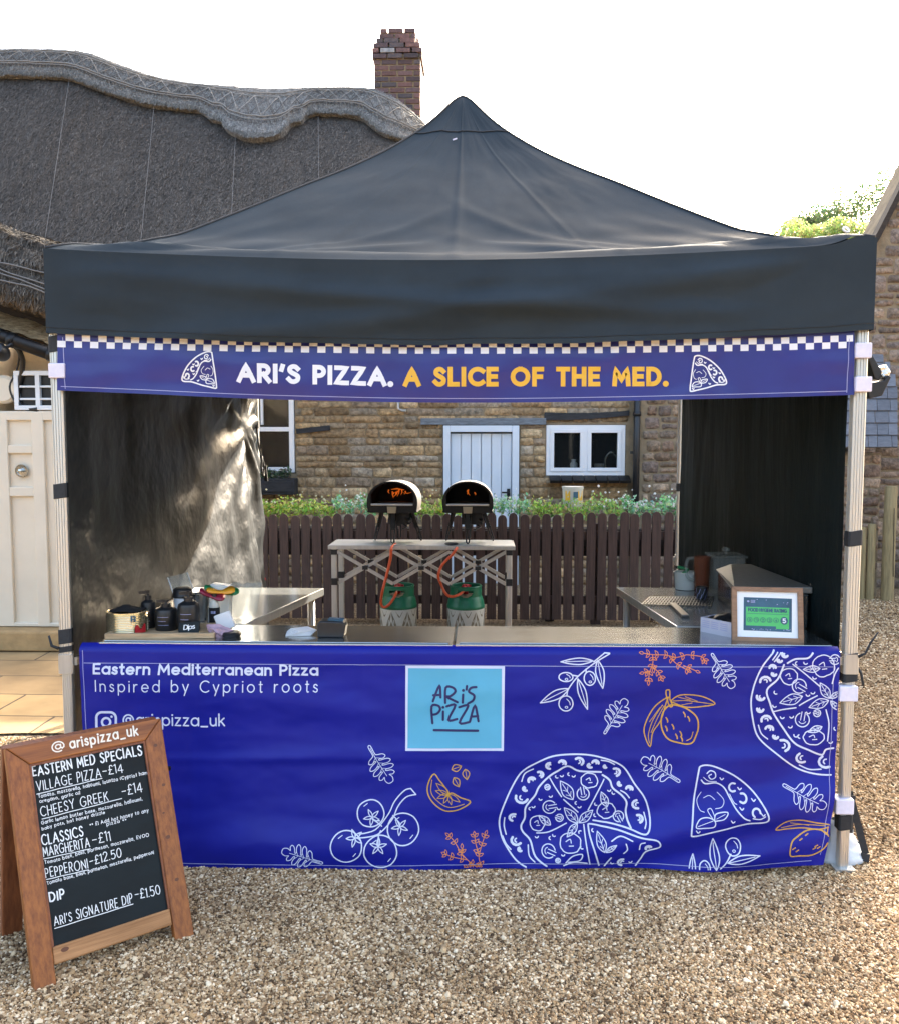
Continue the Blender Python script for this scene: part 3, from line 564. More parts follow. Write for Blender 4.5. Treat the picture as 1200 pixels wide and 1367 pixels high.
def straw(mb, fn, n, ln, wd, seed, lift=.012, base=(.10, .09, .078)):
    r2 = random.Random(seed)
    for _ in range(n):
        u, v = r2.random(), r2.random(); p = Vector(fn(u, v)); q = Vector(fn(u, min(1, v + .02))); t = (q - p)
        if t.length < 1e-5: continue
        t.normalize(); sd_ = Vector((1, 0, 0)); t = (t + sd_ * r2.gauss(0, .22)).normalized(); nn = sd_.cross(t); nn = -nn if nn.y > 0 else nn; L = ln * r2.uniform(.4, 1.4); w2 = wd * r2.uniform(.5, 1.3); k = r2.choice((.5, .7, .85, 1.0, 1.15, 1.3, 1.9))
        a = p + nn * lift * r2.uniform(.3, 1); c = p + t * L + nn * lift * r2.uniform(.8, 2.4)
        mb.add([a - sd_ * w2, a + sd_ * w2, c + sd_ * w2 * .6, c - sd_ * w2 * .6], [(0, 1, 2, 3)], False, 1, tuple(x * k for x in base))
straw(b, roof, 60000, .07, .0042, 2, .008, (.078, .068, .058))
roof_o = b.build('thatched_roof', [M['thatch'], M['straw']], cot)
# raised ridge with scalloped lower edge: lies 9 cm proud of the roof
pr = Vector((0, YR, 6.1)); pn = Vector((0, -(6.2 - ZE), (YR - YE))).normalized()
lowp = []
for px, py in low:                                   # points on the slope itself
    best = None
    for i in range(0, 60):
        v = i / 100; d = ray(px, py); Y = YR + (YE - YR) * v; p = CAM + d * ((Y - CAM.y) / d.y); zr = ridge_z(p.x) - .12
        zz = zr + (ZE - zr) * v + .12 * math.sin(math.pi * v)
        if best is None or abs(zz - p.z) < best[0]: best = (abs(zz - p.z), p)
    lowp.append(best[1])
NR = 150
def interp(L, u):
    f = u * (len(L) - 1); i = min(int(f), len(L) - 2); return L[i].lerp(L[i + 1], f - i)
def by_x(L, x):
    for a, c in zip(L, L[1:]):
        if a.x <= x <= c.x: return a.lerp(c, (x - a.x) / (c.x - a.x + 1e-9))
    return L[0] if x < L[0].x else L[-1]
XA, XB = rid[0].x + .05, -.70
def ridge_pt(u, v, off=.11):
    x = XA + (XB - XA) * u; t = by_x(rid, x); l = by_x(lowp, x)
    p = Vector((x, t.y, t.z)).lerp(Vector((x, l.y, l.z)), v); bulge = .05 * math.sin(math.pi * min(1, v * 1.0))
    return p + Vector((0, -.80, .42)) * ((off if v > .02 else off * .4) + bulge + .012 * fbm(x * 8, v * 6, 2))
b = MB(); b.grid(lambda u, v: ridge_pt(u, v), 300, 14)
b.grid(lambda u, v: ridge_pt(u, 1, .11 * (1 - v) - .06 * v), 300, 2)
b.grid(lambda u, v: ridge_pt(u, 0) + Vector((0, .9 * v, -.7 * v * v + .06 * math.sin(math.pi * v) + .015 * fbm(u * 90, v * 4, 1))), 300, 5, flip=True)
straw(b, ridge_pt, 12000, .05, .004, 3, .006, (.17, .165, .15)); straw(b, lambda u, v: ridge_pt(u, .93 + .07 * v), 5000, .045, .004, 4, .006, (.13, .125, .11))
rg = b.build('ridge', [M['ridge'], M['straw']], roof_o)
b = MB()
for v0, r in ((.22, .009), (.30, .007), (.68, .009), (.74, .007)):
    b.tube([ridge_pt(i / 160, v0) + Vector((0, -.02, .012)) for i in range(161)], r, 5, m=0)
n = 46
for i in range(n):
    for a, c in ((0, 1), (1, 0)):
        b.tube([ridge_pt((i + a + (c - a) * k / 4) / n, .30 + .38 * k / 4) + Vector((0, -.024, .014)) for k in range(5)], .0055, 5, m=(i + a) % 2)
for i in range(150): # short pegs along the scallop
    u = i / 150; b.tube([ridge_pt(u, .74) + Vector((0, -.02, .01)), ridge_pt(u + .003, .80) + Vector((0, -.02, .01))], .006, 4, m=1)
b.build('ridge_lacing', [M['spar'], M['spard']], rg)
b = MB()
for px0, py0, px1, py1 in ((95, 108, 62, 330), (208, 140, 190, 330), (316, 186, 310, 310), (426, 160, 427, 270), (534, 190, 533, 225)):
    L = []
    for k in range(13):
        px, py = px0 + (px1 - px0) * k / 12, py0 + (py1 - py0) * k / 12; best = None
        for i in range(0, 200):
            v = i / 200; d = ray(px, py); Y = YR + (YE - YR) * v; p = CAM + d * ((Y - CAM.y) / d.y); zr = ridge_z(p.x) - .12
            zz = zr + (ZE - zr) * v + .12 * math.sin(math.pi * v)
            if best is None or abs(zz - p.z) < best[0]: best = (abs(zz - p.z), p)
        L.append(best[1] + Vector((0, -.05, .03)))
    b.tube(L, .003, 4); b.build('netting_seam', M['net'], roof_o); b = MB()
# chimney of real bricks
ch = MB(); cx0, cx1 = -1.43, -.775; cy = YR + .05; H0, H1 = 4.8, 7.36
ch.box(((cx0 + cx1) / 2, cy + .30, (H0 + 7.0) / 2), (cx1 - cx0 - .02, .60, 7.0 - H0), m=1)
ch.box(((cx0 + cx1) / 2, cy + .30, 7.14), (cx1 - cx0 - .21, .44, .36), m=1)
rnd = random.Random(4); z = H0; k = 0
bc = [(.115, .075, .075), (.095, .067, .07), (.14, .085, .08), (.085, .066, .07), (.17, .095, .085), (.105, .085, .086)]
while z < H1 - .02:
    h = .072; ex = 0
    if z > 6.86: ex = .025
    if z > 7.02: ex = .005
    if z > 7.12: ex = -.03
    if z > 7.20: ex = -.07
    if z > 7.27: ex = -.08
    x = cx0 - ex - (.11 if k % 2 else 0)
    while x < cx1 + ex - .01:
        a, c = max(x, cx0 - ex), min(x + .21, cx1 + ex)
        if c - a > .012:
            q = rnd.uniform(.75, 1.2); kc = tuple(v * q for v in rnd.choice(bc))
            if 6.98 < z < 7.15 and rnd.random() < .12: kc = (.30, .30, .30)
            ch.box(((a + c) / 2 + rnd.uniform(-.003, .003), cy + .30, z + h / 2), (c - a - .012, .60 + 2 * ex + .02 + rnd.uniform(0, .012), h - .012), col=kc)
        x += .222
    for s in (0, 1): pass
    z += h + .004; k += 1
ch.build('chimney', [M['brick'], M['mortar']], cot, bevel=.004)

# window box on the sill
wb = thing('window_box', 'dark trough of grey-green plants under the left cottage window', 'window box', (-2.36, YW_ - .12, 1.02))
b = MB(); b.box((-2.36, YW_ - .13, 1.12), (.74, .20, .18)); b.box((-2.36, YW_ - .236, 1.12), (.70, .012, .12)); b.build('trough', M['beamk'], wb, bevel=.006)
def leaves(mb, spots, n, size, cols, seed=1, up=.2):
    rnd = random.Random(seed)
    for _ in range(n):
        c, rad = rnd.choice(spots); d = Vector((rnd.gauss(0, 1), rnd.gauss(0, 1), rnd.gauss(0, 1))).normalized() * rnd.random() ** .45
        p = Vector(c) + Vector((d.x * rad[0], d.y * rad[1], d.z * rad[2]))
        t = Vector((rnd.gauss(0, 1), rnd.gauss(0, 1), rnd.gauss(0, 1) + up)).normalized(); o = t.orthogonal().normalized()
        o = (Matrix.Rotation(rnd.uniform(0, 6.3), 3, t) @ o); s = size * rnd.uniform(.6, 1.35); k = tuple(v * rnd.uniform(.75, 1.3) for v in rnd.choice(cols))
        nn = t.cross(o) * s * .12
        mb.add([p - t * s * .5, p + o * s * .27 + nn, p + t * s * .5, p - o * s * .27 + nn], [(0, 1, 2), (0, 2, 3)], False, 0, k)
b = MB(); leaves(b, [((-2.62 + .075 * i, YW_ - .13, 1.24 + .02 * math.sin(i * 2.1)), (.07, .09, .085)) for i in range(8)], 900, .04, [(.10, .16, .06), (.16, .2, .14), (.07, .12, .06), (.22, .26, .19)], 3)
b.build('foliage', M['leaf'], wb)

# ================================================================== CREAM HOUSE AT THE LEFT
hs = thing('cream_house', 'cream rendered wing with panelled cream door and thatched eave at the left', 'house', (-4.2, 3.6, 0))
Yh = 3.62
b = MB(); b.box((-5.9, Yh + .2, 1.25), (4.4, .4, 2.5)); b.box((-3.9, Yh + 1.3, 1.25), (1.5, 1.8, 2.5)); b.box((-2.95, Yh + .25, 1.25), (.42, .4, 2.5)); b.build('wall', M['render'], hs)
b = MB(); b.box((-3.6, Yh - .10, .095), (1.6, .30, .15)); b.build('door_step', M['ochre'], hs, bevel=.012)
b = MB(); b.box((-3.6, Yh - .02, .012), (1.7, .22, .03)); b.build('step_shadow', M['blackm'], hs)  # black strip standing in for the shadow under the step
# door made of stiles, rails and sunk panels
X0, X1, Z0, Z1 = -4.08, -3.16, .175, 2.18
dp = MB(); dy = Yh - .045
def dbox(x0, x1, z0, z1, t=.05): dp.box(((x0 + x1) / 2, dy - t / 2 + .025, (z0 + z1) / 2), (x1 - x0, t, z1 - z0))
dp.box(((X0 + X1) / 2, dy + .022, (Z0 + 1.86) / 2), (X1 - X0, .03, 1.86 - Z0))
for x0, x1 in ((-4.08, -3.99), (-3.70, -3.585), (-3.395, -3.30), (-3.20, -3.16)): dbox(x0, x1, Z0, 1.855)
dbox(-4.0, -3.2, 1.79, 1.862, .048); dbox(-4.0, -3.2, Z0, Z0 + .03, .048)
dbox(-3.586, -3.394, 1.20, 1.275, .046); dbox(-3.586, -3.394, 1.535, 1.60, .046)
dbox(-3.99, -3.70, 1.0, 1.08, .046)
door2 = dp.build('door', M['creamd2'], hs, bevel=.006)
b = MB(); b.lathe([(0, 0), (.05, 0), (.05, .012), (.036, .012), (.036, .006), (.022, .006), (.022, .018), (0, .018)], (-3.485, dy - .012, 1.40), rot=Matrix.Rotation(R(90), 3, 'X')); b.lathe([(0, 0), (.014, 0), (.014, .03), (0, .034)], (-3.485, dy - .02, 1.40), rot=Matrix.Rotation(R(90), 3, 'X')); b.build('bell_push', M['steel'], door2)
b = MB()      # little glazed grille above
x0, x1, z0, z1 = -3.52, -3.14, 1.87, 2.17
frame(b, x0, x1, z0, z1, dy, .035, .05); b.box((-3.335, dy, 2.02), (.035, .05, .24)); 
for z in (1.955, 2.05): b.box((-3.33, dy, z), (.30, .035, .016))
gw = b.build('window', M['upvc'], hs, bevel=.003)
b = MB(); b.box(((x0 + x1) / 2, dy + .012, (z0 + z1) / 2), (x1 - x0 - .05, .006, z1 - z0 - .05)); b.build('pane', M['blackmet'], gw)
b = MB(); b.lathe([(0, 0), (.11, 0), (.11, .03), (.09, .05), (0, .05)], (-3.62, Yh, 2.03), rot=Matrix.Rotation(R(90), 3, 'X')); b.build('vent_cover', M['creamd2'], hs)
b = MB(); b.bar((-4.6, 3.42, 2.80), (-2.95, 3.50, 2.21), .09, .075); b.tube([(-4.6, 3.37, 2.80), (-2.95, 3.45, 2.21)], .05, 10)
for t in (.32, .62, .68, .86): p = Vector((-4.6, 3.37, 2.80)).lerp(Vector((-2.95, 3.45, 2.21)), t); b.tube([p, p + Vector((.05, .003, -.018))], .058, 10)
b.build('gutter', M['blackmet'], hs)
b = MB(); b.tube(cr([(-3.44, 3.46, 2.36), (-3.43, 3.53, 2.25), (-3.47, 3.57, 2.12), (-3.50, 3.57, 2.0), (-3.49, 3.57, 1.92), (-3.42, 3.57, 1.88), (-3.34, 3.56, 1.875)], 5), .020, 8); b.tube(cr([(-3.50, 3.44, 2.38), (-3.455, 3.52, 2.30), (-3.50, 3.57, 2.18), (-3.56, 3.57, 2.05), (-3.52, 3.57, 1.93), (-3.44, 3.57, 1.885)], 5), .008, 6); b.build('cable', M['blackp'], hs)
# thatched eave sweeping down to the right
E0 = [(-5.4, 3.2, 3.55), (-4.6, 3.25, 3.14), (-4.0, 3.3, 2.88), (-3.52, 3.35, 2.70), (-3.18, 3.4, 2.60), (-2.98, 3.5, 2.54), (-2.85, 3.8, 2.5)]
E = cr([Vector(p) for p in E0], 6)
def eave(u, v):
    f = u * (len(E) - 1); i = min(int(f), len(E) - 2); p = E[i].lerp(E[i + 1], f - i)
    prof = [(.62, -.10), (.28, -.06), (0, 0), (-.03, .08), (.03, .22), (.10, .37), (.20, .50), (.34, .57), (.52, .54), (.75, .3)]
    g_ = v * (len(prof) - 1); k = min(int(g_), len(prof) - 2); a = prof[k]; c = prof[k + 1]; t = g_ - k
    q = Vector((0, a[0] + (c[0] - a[0]) * t, a[1] + (c[1] - a[1]) * t))
    return p + q + Vector((0, -1, .4)) * (.025 * fbm(p.x * 5, g_ * 2, 4))
b = MB(); b.grid(eave, 90, 48); straw(b, lambda u, v: eave(u, .9 - .6 * v), 9000, .06, .004, 5, .006, (.085, .075, .062)); straw(b, lambda u, v: eave(u, .30 - .1 * v), 2500, .05, .004, 6, .006, (.12, .09, .06)); b.build('thatched_eave', [M['thatch'], M['straw']], hs)
b = MB()
for v0 in (.30, .335, .37, .42): b.tube([eave(i / 60, v0 + .05 + .012 * math.sin(i * .23 + v0 * 40)) + Vector((0, -.03, .025)) for i in range(61)], .006, 5); b.build('netting_seam', M['net'], hs); b = MB()
b = MB(); b.grid(lambda u, v: Vector(E0[1]).lerp(Vector((-2.9, 3.45, 2.50)), u) + Vector((0, .30 + .06 * v, -.06 - .26 * v)), 20, 3); b.build('soffit', M['brown'], hs)
b = MB(); b.grid(lambda u, v: Vector((-4.7, 3.45, 2.86)).lerp(Vector((-2.9, 3.52, 2.27)), u) + Vector((0, .34 * v + .02 * fbm(u * 20, v * 3), .20 * v + .02 * fbm(u * 26, v * 4, 5))), 60, 8); b.build('mossy_verge', M['mossy'], hs)
# lamp under the gutter
fl = thing('flood_lamp', 'round black lamp fixed under the gutter of the cream house', 'lamp', (-3.56, 3.3, 2.33))
c = at(5, 466, 3.3); b = MB(); b.lathe([(0, 0), (.05, 0), (.062, .03), (.062, .09), (.045, .12), (0, .12)], c + Vector((-.03, .06, -.04)), rot=Matrix.Rotation(R(70), 3, 'X')); b.build('lamp_body', M['blackp'], fl)
b = MB(); b.tube([c + Vector((0, .05, .02)), c + Vector((.03, .12, .07)), c + Vector((.05, .16, .10))], .012); b.build('bracket', M['blackp'], fl)

# ================================================================== STONE BARN AND SLATE PORCH AT THE RIGHT
bn = thing('stone_barn', 'tall stone gable with sloping verge at the right edge', 'barn', (5.5, 6.8, 0))
b = MB(); Yb = 6.72
gable = [(4.16, -.1), (4.16, 3.6), (4.30, 3.83), (5.62, 6.6), (6.9, 6.6), (10, -.1)]
b.prism(gable, lambda u, v, d: (u, Yb + d, v), 0, .5, m=1)
s = MB(); rubble(s, 4.16, 9.0, 0, 6.6, lambda u, v, d: (u, Yb - d, v), [(3.9, 4.31, .0, .02)], rh=(.10, .19), rl=(.16, .38), seed=21, gap=.024, rag=.8,
    cols=[(.23, .165, .12), (.19, .14, .105), (.27, .20, .145), (.22, .17, .135), (.17, .13, .105), (.30, .22, .155)])
# drop stones above the verge line
edge = lambda x: 3.6 + (x - 4.16) * 1.64 if x < 4.30 else 3.83 + (x - 4.30) * 2.1
keep = MB(); i = 0
while i < len(s.v):
    blk = s.v[i:i + 21]; cx = blk[20].x; cz = blk[20].z
    if cz < edge(cx) - .12: keep.add(blk, [f2 for f2 in [(k, (k + 1) % 10, 10 + (k + 1) % 10, 10 + k) for k in range(10)] + [(10 + k, 10 + (k + 1) % 10, 20) for k in range(10)]], True, 0, s.c[i])
    i += 21
o0 = len(b.v); b.v += keep.v; b.c += keep.c; b.f += [[q + o0 for q in f_] for f_ in keep.f]; b.mi += keep.mi; b.sm += keep.sm
b.build('wall', [M['stone'], M['mortar']], bn)
b = MB(); b.bar((4.14, Yb + .2, 3.60), (4.30, Yb + .2, 3.86), .62, .07, up=(0, -1, 0)); 
b = MB(); b.add([(4.13, Yb - .05, 3.56), (4.29, Yb - .05, 3.85), (5.70, Yb - .05, 6.82), (5.74, Yb - .05, 6.75), (4.33, Yb - .05, 3.81), (4.16, Yb - .05, 3.50)] + [(4.13, Yb + .1, 3.56), (4.29, Yb + .1, 3.85), (5.70, Yb + .1, 6.82), (5.74, Yb + .1, 6.75), (4.33, Yb + .1, 3.81), (4.16, Yb + .1, 3.50)],
    [(0, 1, 2, 3, 4, 5), (6, 7, 8, 9, 10, 11), (0, 1, 7, 6), (1, 2, 8, 7), (2, 3, 9, 8), (3, 4, 10, 9), (4, 5, 11, 10)]); b.build('verge', M['brown'], bn)
po = thing('slate_porch', 'small lean-to with grey slate roof against the stone barn', 'porch', (4.0, 6.2, 0))
p0 = Vector((0, 6.0, 1.545)); pn2 = Vector((0, -1.19, .85)).normalized()
def inpoly(px):   # top edge of the slates at photo column px
    return 456 + (px - 1162) * 1.72 if px > 1162 else 452
b = MB(); rnd = random.Random(8); nrow = 9
for r_ in range(nrow):
    ya = 598 - r_ * 16.2; yb = ya - 17.5; off = rnd.random() * 9; x = 1080 - off
    while x < 1197:
        wd = rnd.uniform(12, 20); xa, xb = x, min(x + wd, 1197.5); x += wd
        lim = 1197.5 if ya > 536 else 1162 + (ya - 456) / 1.72
        xb = min(xb, lim)
        if xb - xa < 4: continue
        q = [atplane(a, c, p0, pn2) for a, c in ((xa + .5, ya), (xb - .2, ya), (xb - .2, yb), (xa + .5, yb))]
        lift = pn2 * (.020 + rnd.random() * .004); lo = pn2 * .006
        k = rnd.uniform(.75, 1.2); kc = (.135 * k, .145 * k, .165 * k)
        b.add([q[0] + lift, q[1] + lift, q[2] + lo, q[3] + lo, q[0] + lo - pn2 * .004, q[1] + lo - pn2 * .004], [(0, 1, 2, 3), (0, 4, 5, 1), (1, 5, 2), (0, 3, 4)], col=kc)
b.build('slate_roof', M['slate'], po)
b = MB(); b.prism([(3.45, .0), (3.45, 2.2), (3.9, 2.2), (4.22, 1.52), (4.22, 0)], lambda u, v, d: (u, 6.22 + d, min(v, 1.5)), 0, .5, m=1)
rubble(b, 3.45, 4.22, 0, 1.52, lambda u, v, d: (u, 6.22 - d, v), [], rh=(.09, .16), rl=(.14, .3), seed=9, gap=.022, cols=[(.23, .155, .105), (.19, .13, .095), (.27, .19, .13), (.30, .21, .14)])
b.build('wall', [M['stone'], M['mortar']], po)
# wooden posts
for i, (x, y, r_, h, lb) in enumerate(((4.245, 6.02, .062, 1.17, 'tallest round timber post with a long crack beside the barn wall'), (4.085, 6.06, .042, .78, 'middle round timber post of the three beside the slate porch'), (4.0, 6.08, .040, .745, 'shortest thin timber post nearest the stall, below the slate porch'))):
    b = MB(); b.lathe([(r_ * 1.02, 0), (r_, h * .5), (r_ * .97, h - .015), (r_ * .88, h), (0, h + .004)], (x, y, 0), 18)
    if i == 0: b.tube([(x + .012, y - r_ - .0005, .95), (x + .016, y - r_ - .0005, .7), (x + .024, y - r_ * .955, .4), (x + .03, y - r_ * .93, .25)], .0035, 5, m=1)
    tag(b.build('timber_post', [M['post'], M['brown']], origin=(x, y, 0)), lb, 'post', 'timber posts by the barn')

# ================================================================== TREES FAR RIGHT
def tree(name, label, x, y, h, spots, n, size, cols, seed):
    t = thing(name, label, 'tree', (x, y, 0), 'trees beyond the barn')
    rnd = random.Random(seed); b = MB(); b.tube([(x, y, 0), (x + .1, y, h * .3), (x - .05, y + .1, h * .55), (x + .1, y, h * .8)], [.22, .17, .12, .05], 10)
    for c, rad in spots: b.tube([(x, y, h * .4), (Vector((x, y, h * .5)).lerp(Vector(c), .5)), c], [.08, .05, .02], 6)
    b.build('trunk', M['bark'], t); b = MB(); leaves(b, spots, n, size, cols, seed); b.build('crown', M['leaf'], t)
tree('willow_tree', 'bright yellow-green bushy tree just above the stall corner', 8.4, 20, 7, [((7.75, 20, 6.55), (.5, .6, .55)), ((8.3, 20, 6.45), (.5, .7, .5)), ((8.85, 20, 6.7), (.45, .6, .42)), ((9.45, 20, 6.45), (.5, .6, .55)), ((8.4, 20, 5.9), (1.3, .8, .6))], 11000, .09, [(.38, .46, .15), (.30, .40, .14), (.46, .52, .22)], 5)
tree('broadleaf_tree', 'darker green tree with sparse twigs rising behind the barn verge', 10.2, 25, 10, [((11.2, 25, 8.6), (1.0, 1, .8)), ((10.3, 25, 8.2), (.9, 1, .5)), ((12.2, 25, 9.0), (1, 1, .9)), ((11, 25, 7.6), (1.6, 1, .9)), ((9.6, 25, 8.0), (.5, .6, .35))], 8500, .10, [(.16, .24, .12), (.22, .30, .15), (.12, .19, .10)], 6)
# ================================================================== GAZEBO
GX, GY, HX, HY = -.02, 1.48, 1.51, 1.53
gz = thing('gazebo', 'black pop-up gazebo with pyramid roof and aluminium legs over the pizza stall', 'gazebo', (GX, GY, 0))
HIP = cr([(0, 2.345), (.04, 2.372), (.09, 2.384), (.135, 2.396), (.19, 2.435), (.24, 2.468), (.27, 2.495), (.35, 2.58), (.44, 2.678), (.535, 2.784), (.64, 2.897), (.75, 3.028), (.85, 3.168), (.912, 3.272), (.97, 3.385), (1, 3.424)], 4)
def hip(s):
    for (a, za), (b_, zb) in zip(HIP, HIP[1:]):
        if s <= b_: return za + (zb - za) * (s - a) / (b_ - a)
    return HIP[-1][1]
SIDE = {'f': (Vector((1, 0, 0)), Vector((0, -1, 0)), HX, HY), 'r': (Vector((0, 1, 0)), Vector((1, 0, 0)), HY, HX), 'b': (Vector((-1, 0, 0)), Vector((0, 1, 0)), HX, HY), 'l': (Vector((0, -1, 0)), Vector((-1, 0, 0)), HY, HX)}
def sm(a, b_, x): t = min(1, max(0, (x - a) / (b_ - a))); return t * t * (3 - 2 * t)
def eave_z(U, side):
    z = 2.345 - .052 * (1 - abs(U) ** 1.8)
    if side == 'f': z += .028 * math.exp(-((U - .965) / .045) ** 2)
    return z
def canopy(side, u, s):
    al, ou, ha, hb = SIDE[side]; U = 2 * u - 1
    sag = (.052 * (1 - s) ** 2 + .075 * math.sin(math.pi * min(1, s * 1.05)) * .2) * (1 - abs(U) ** 1.7)
    z = hip(s) - sag
    if side == 'f': z += .03 * math.exp(-((U - .965) / .05) ** 2) * math.exp(-(s / .05) ** 2)
    fade = (1 - abs(U) ** 8) * sm(0, .03, s) * sm(1, .9, s)
    k = {'f': 0, 'r': 5, 'b': 9, 'l': 13}[side]
    # drag lines running out of both eave corners, and soft horizontal slack above the eave
    wv = 0
    for c in (-1, 1):
        dx = (U - c) * ha * (1 - s) if 0 else (U * (1 - s) - c) * ha; dz = s * 1.6; a = math.atan2(dz, abs(dx) + 1e-6); d = math.hypot(dx, dz)
        wv += .009 * math.exp(-((d - .55) / .5) ** 2) * math.sin(a * 34 + 2 * fbm(d * 1.2, a * 3, k)) * math.exp(-(a / .55) ** 2)
    for c in (-1, 1):
        tt = abs(U - c)
        for a_, am, ph in ((.10, .010, 0), (.24, .011, 1), (.42, .007, 2)): wv += am * math.exp(-((s - .03 - a_ * tt ** 1.5 - .012 * fbm(U * 2, ph, k)) / (.012 + .02 * tt)) ** 2) * sm(0, .15, tt) * sm(1.25, .7, tt)
    wv += .0045 * math.exp(-(U / .018) ** 2) + .003 * math.exp(-((U - .42) / .012) ** 2) + .003 * math.exp(-((U + .45) / .012) ** 2)
    wv += .007 * fbm(U * 1.6, s * 6, k + 1, 2) + .008 * math.exp(-((s - .05) / .04) ** 2) * (.5 + fbm(U * 1.5, 2, k)) + .002 * fbm(U * 7 + s * 5, s * 9 - U * 6, k + 2, 2)
    wv += .003 * math.sin(U * 9 + 1.5 * fbm(U, s, k)) * sm(.35, .85, s) * sm(1, .85, s)
    return Vector((GX, GY, z)) + al * (U * ha * (1 - s)) + ou * (hb * (1 - s)) + (ou * .45 + Vector((0, 0, .85))) * wv * fade
def valance(side, u, v):
    al, ou, ha, hb = SIDE[side]; U = 2 * u - 1; k = {'f': 0, 'r': 5, 'b': 9, 'l': 13}[side]
    zt = eave_z(U, side); zb = 2.037 - .050 * (1 - abs(U) ** 2.0) + .004 * fbm(U * 5, 0, k)
    z = zt + (zb - zt) * v; e = sm(0, .25, v)
    fold = .028 * math.exp(-(((v - .25) - .30 * (U + .85)) / .12) ** 2) * sm(1, .2, abs(U)) + .030 * math.exp(-(((v - .2) + .55 * (U - .75)) / .16) ** 2) * sm(1.0, .6, abs(U))
    wv = .018 * fbm(U * 1.5, v * 1.1, k, 2) + .007 * fbm(U * 3.2 + v * 2, v * 2.1 - U, k + 4, 2) + fold + .003 * math.sin(v * 7 + U * 3) + .003 * fbm(U * 11, v * 5, k)
    edge = (1 - abs(U) ** 30)
    return Vector((GX, GY, z)) + al * (U * (ha + .004)) + ou * (hb + .004 + (max(-.004, wv) + .006) * e * edge)
b = MB()
for s_ in 'frbl':
    n = 150 if s_ == 'f' else 70
    b.grid(lambda u, v: canopy(s_, u, v), n, 70 if s_ == 'f' else 34); b.grid(lambda u, v: valance(s_, u, v), n, 30, flip=True)
can = b.build('canopy', M['canvas'], gz)
b = MB()
for s_ in 'frl':
    L = [canopy(s_, i / 40, .845 + .012 * (1 - (i / 20 - 1) ** 2)) + Vector((0, 0, .004)) for i in range(41)]; b.tube(L, .0035, 5)
    b.tube([valance(s_, i / 60, .93) + SIDE[s_][1] * .001 for i in range(61)], .0014, 4)
for c in (0, 1): b.tube([canopy('f', c, i / 60) + Vector((0, 0, .002)) for i in range(61)], .005, 6)
b.build('seam', M['band'], can)
b = MB(); ctr = canopy('f', .984, .03) + Vector((0, -.012, .012)); A = Matrix.Rotation(R(25), 3, 'Y') @ Matrix.Rotation(R(58), 3, 'X')
b.tube([ctr + A @ Vector((.011 * math.cos(k * .524), .011 * math.sin(k * .524), 0)) for k in range(13)], .004, 6); b.build('eyelet', M['upvc'], can)
b = MB(); p = canopy('f', .44, .82) + Vector((0, -.004, .004)); b.box(p, (.022, .002, .007), Matrix.Rotation(R(-18), 3, 'Y')); b.build('pale_mark', M['white'], can)  # small pale mark high on the front face
# legs: grooved outer tube, collar, plain inner tube
def tubeprof(w_, g_=.003):
    h = w_ / 2; c = h * .22; P = []; side = []
    for t in (-.5, -.18, .18, .5): side += [(t - .05, 0), (t - .025, g_), (t + .025, g_), (t + .05, 0)]
    for k in range(4):
        a = k * math.pi / 2; ca, sa = math.cos(a), math.sin(a)
        pts = [(-h + c, h)] + [(t * h * 1.3, h - d) for t, d in side] + [(h - c, h)]
        P += [(x * ca + y * sa, -x * sa + y * ca) for x, y in pts]
    return P[::-1]
def leg(x, y, joint=.80, lean=0):
    lb = MB(); lb.prism(tubeprof(.046), lambda u, v, d: (x + u, y + v, d), joint, 2.30); lb.prism(tubeprof(.037, .002), lambda u, v, d: (x + u, y + v, d), 0.004, joint)
    lb.box((x, y, .006), (.075, .075, .012)); lg = lb.build('leg', M['alu'], gz)
    c = MB(); c.prism(tubeprof(.056, 0), lambda u, v, d: (x + u, y + v, d), joint - .035, joint + .04); c.box((x + (.03 if x < 0 else -.03), y, joint + .01), (.018, .02, .03)); c.build('slider_collar', M['alud'], lg)
    return lg
lf = leg(-1.517, 0, .775); rf = leg(1.468, 0, .80); lbk = leg(-1.50, 2.96); rbk = leg(1.462, 2.96)
def strap(lg, x, y, z, h, m='band', dw=.052, dx=0, nm='strap'):
    b = MB(); P = tubeprof(dw, 0); b.prism(P, lambda u, v, d: (x + u + dx, y + v, d + .003 * math.sin(u * 60)), z - h / 2, z + h / 2); return b.build(nm, M[m], lg, solid=0)
strap(lf, -1.517, 0, 1.446, .056); strap(lf, -1.517, 0, .885, .056); strap(lf, -1.517, 0, 2.0, .06); strap(lf, -1.517, 0, .835, .022)
strap(rf, 1.468, 0, 1.276, .056); strap(rf, 1.468, 0, .757, .045); strap(rf, 1.468, 0, .190, .055); strap(rf, 1.468, 0, .832, .020)
for z in (1.745, 1.203, .659): strap(lbk, -1.50, 2.96, z, .055)
for z in (1.314, .775): strap(rbk, 1.462, 2.96, z, .055)
b = MB(); b.tube([(1.49, -.028, .832), (1.515, -.03, .845), (1.53, -.035, .885), (1.556, -.04, .93)], [.006, .005, .0045, .003], 6); b.tube([(1.49, -.01, .80), (1.51, -.012, .765), (1.518, -.015, .72)], .005, 6); b.build('tie_end', M['band'], rf)
b = MB(); b.tube([(-1.54, -.028, .84), (-1.565, -.03, .85), (-1.575, -.03, .89)], [.007, .006, .004], 6); b.build('tie_end', M['band'], lf)
b = MB(); b.cyl((-1.47, 2.93, .67), (-1.44, 2.91, .655), .014); b.build('release_button', M['red'], lbk)
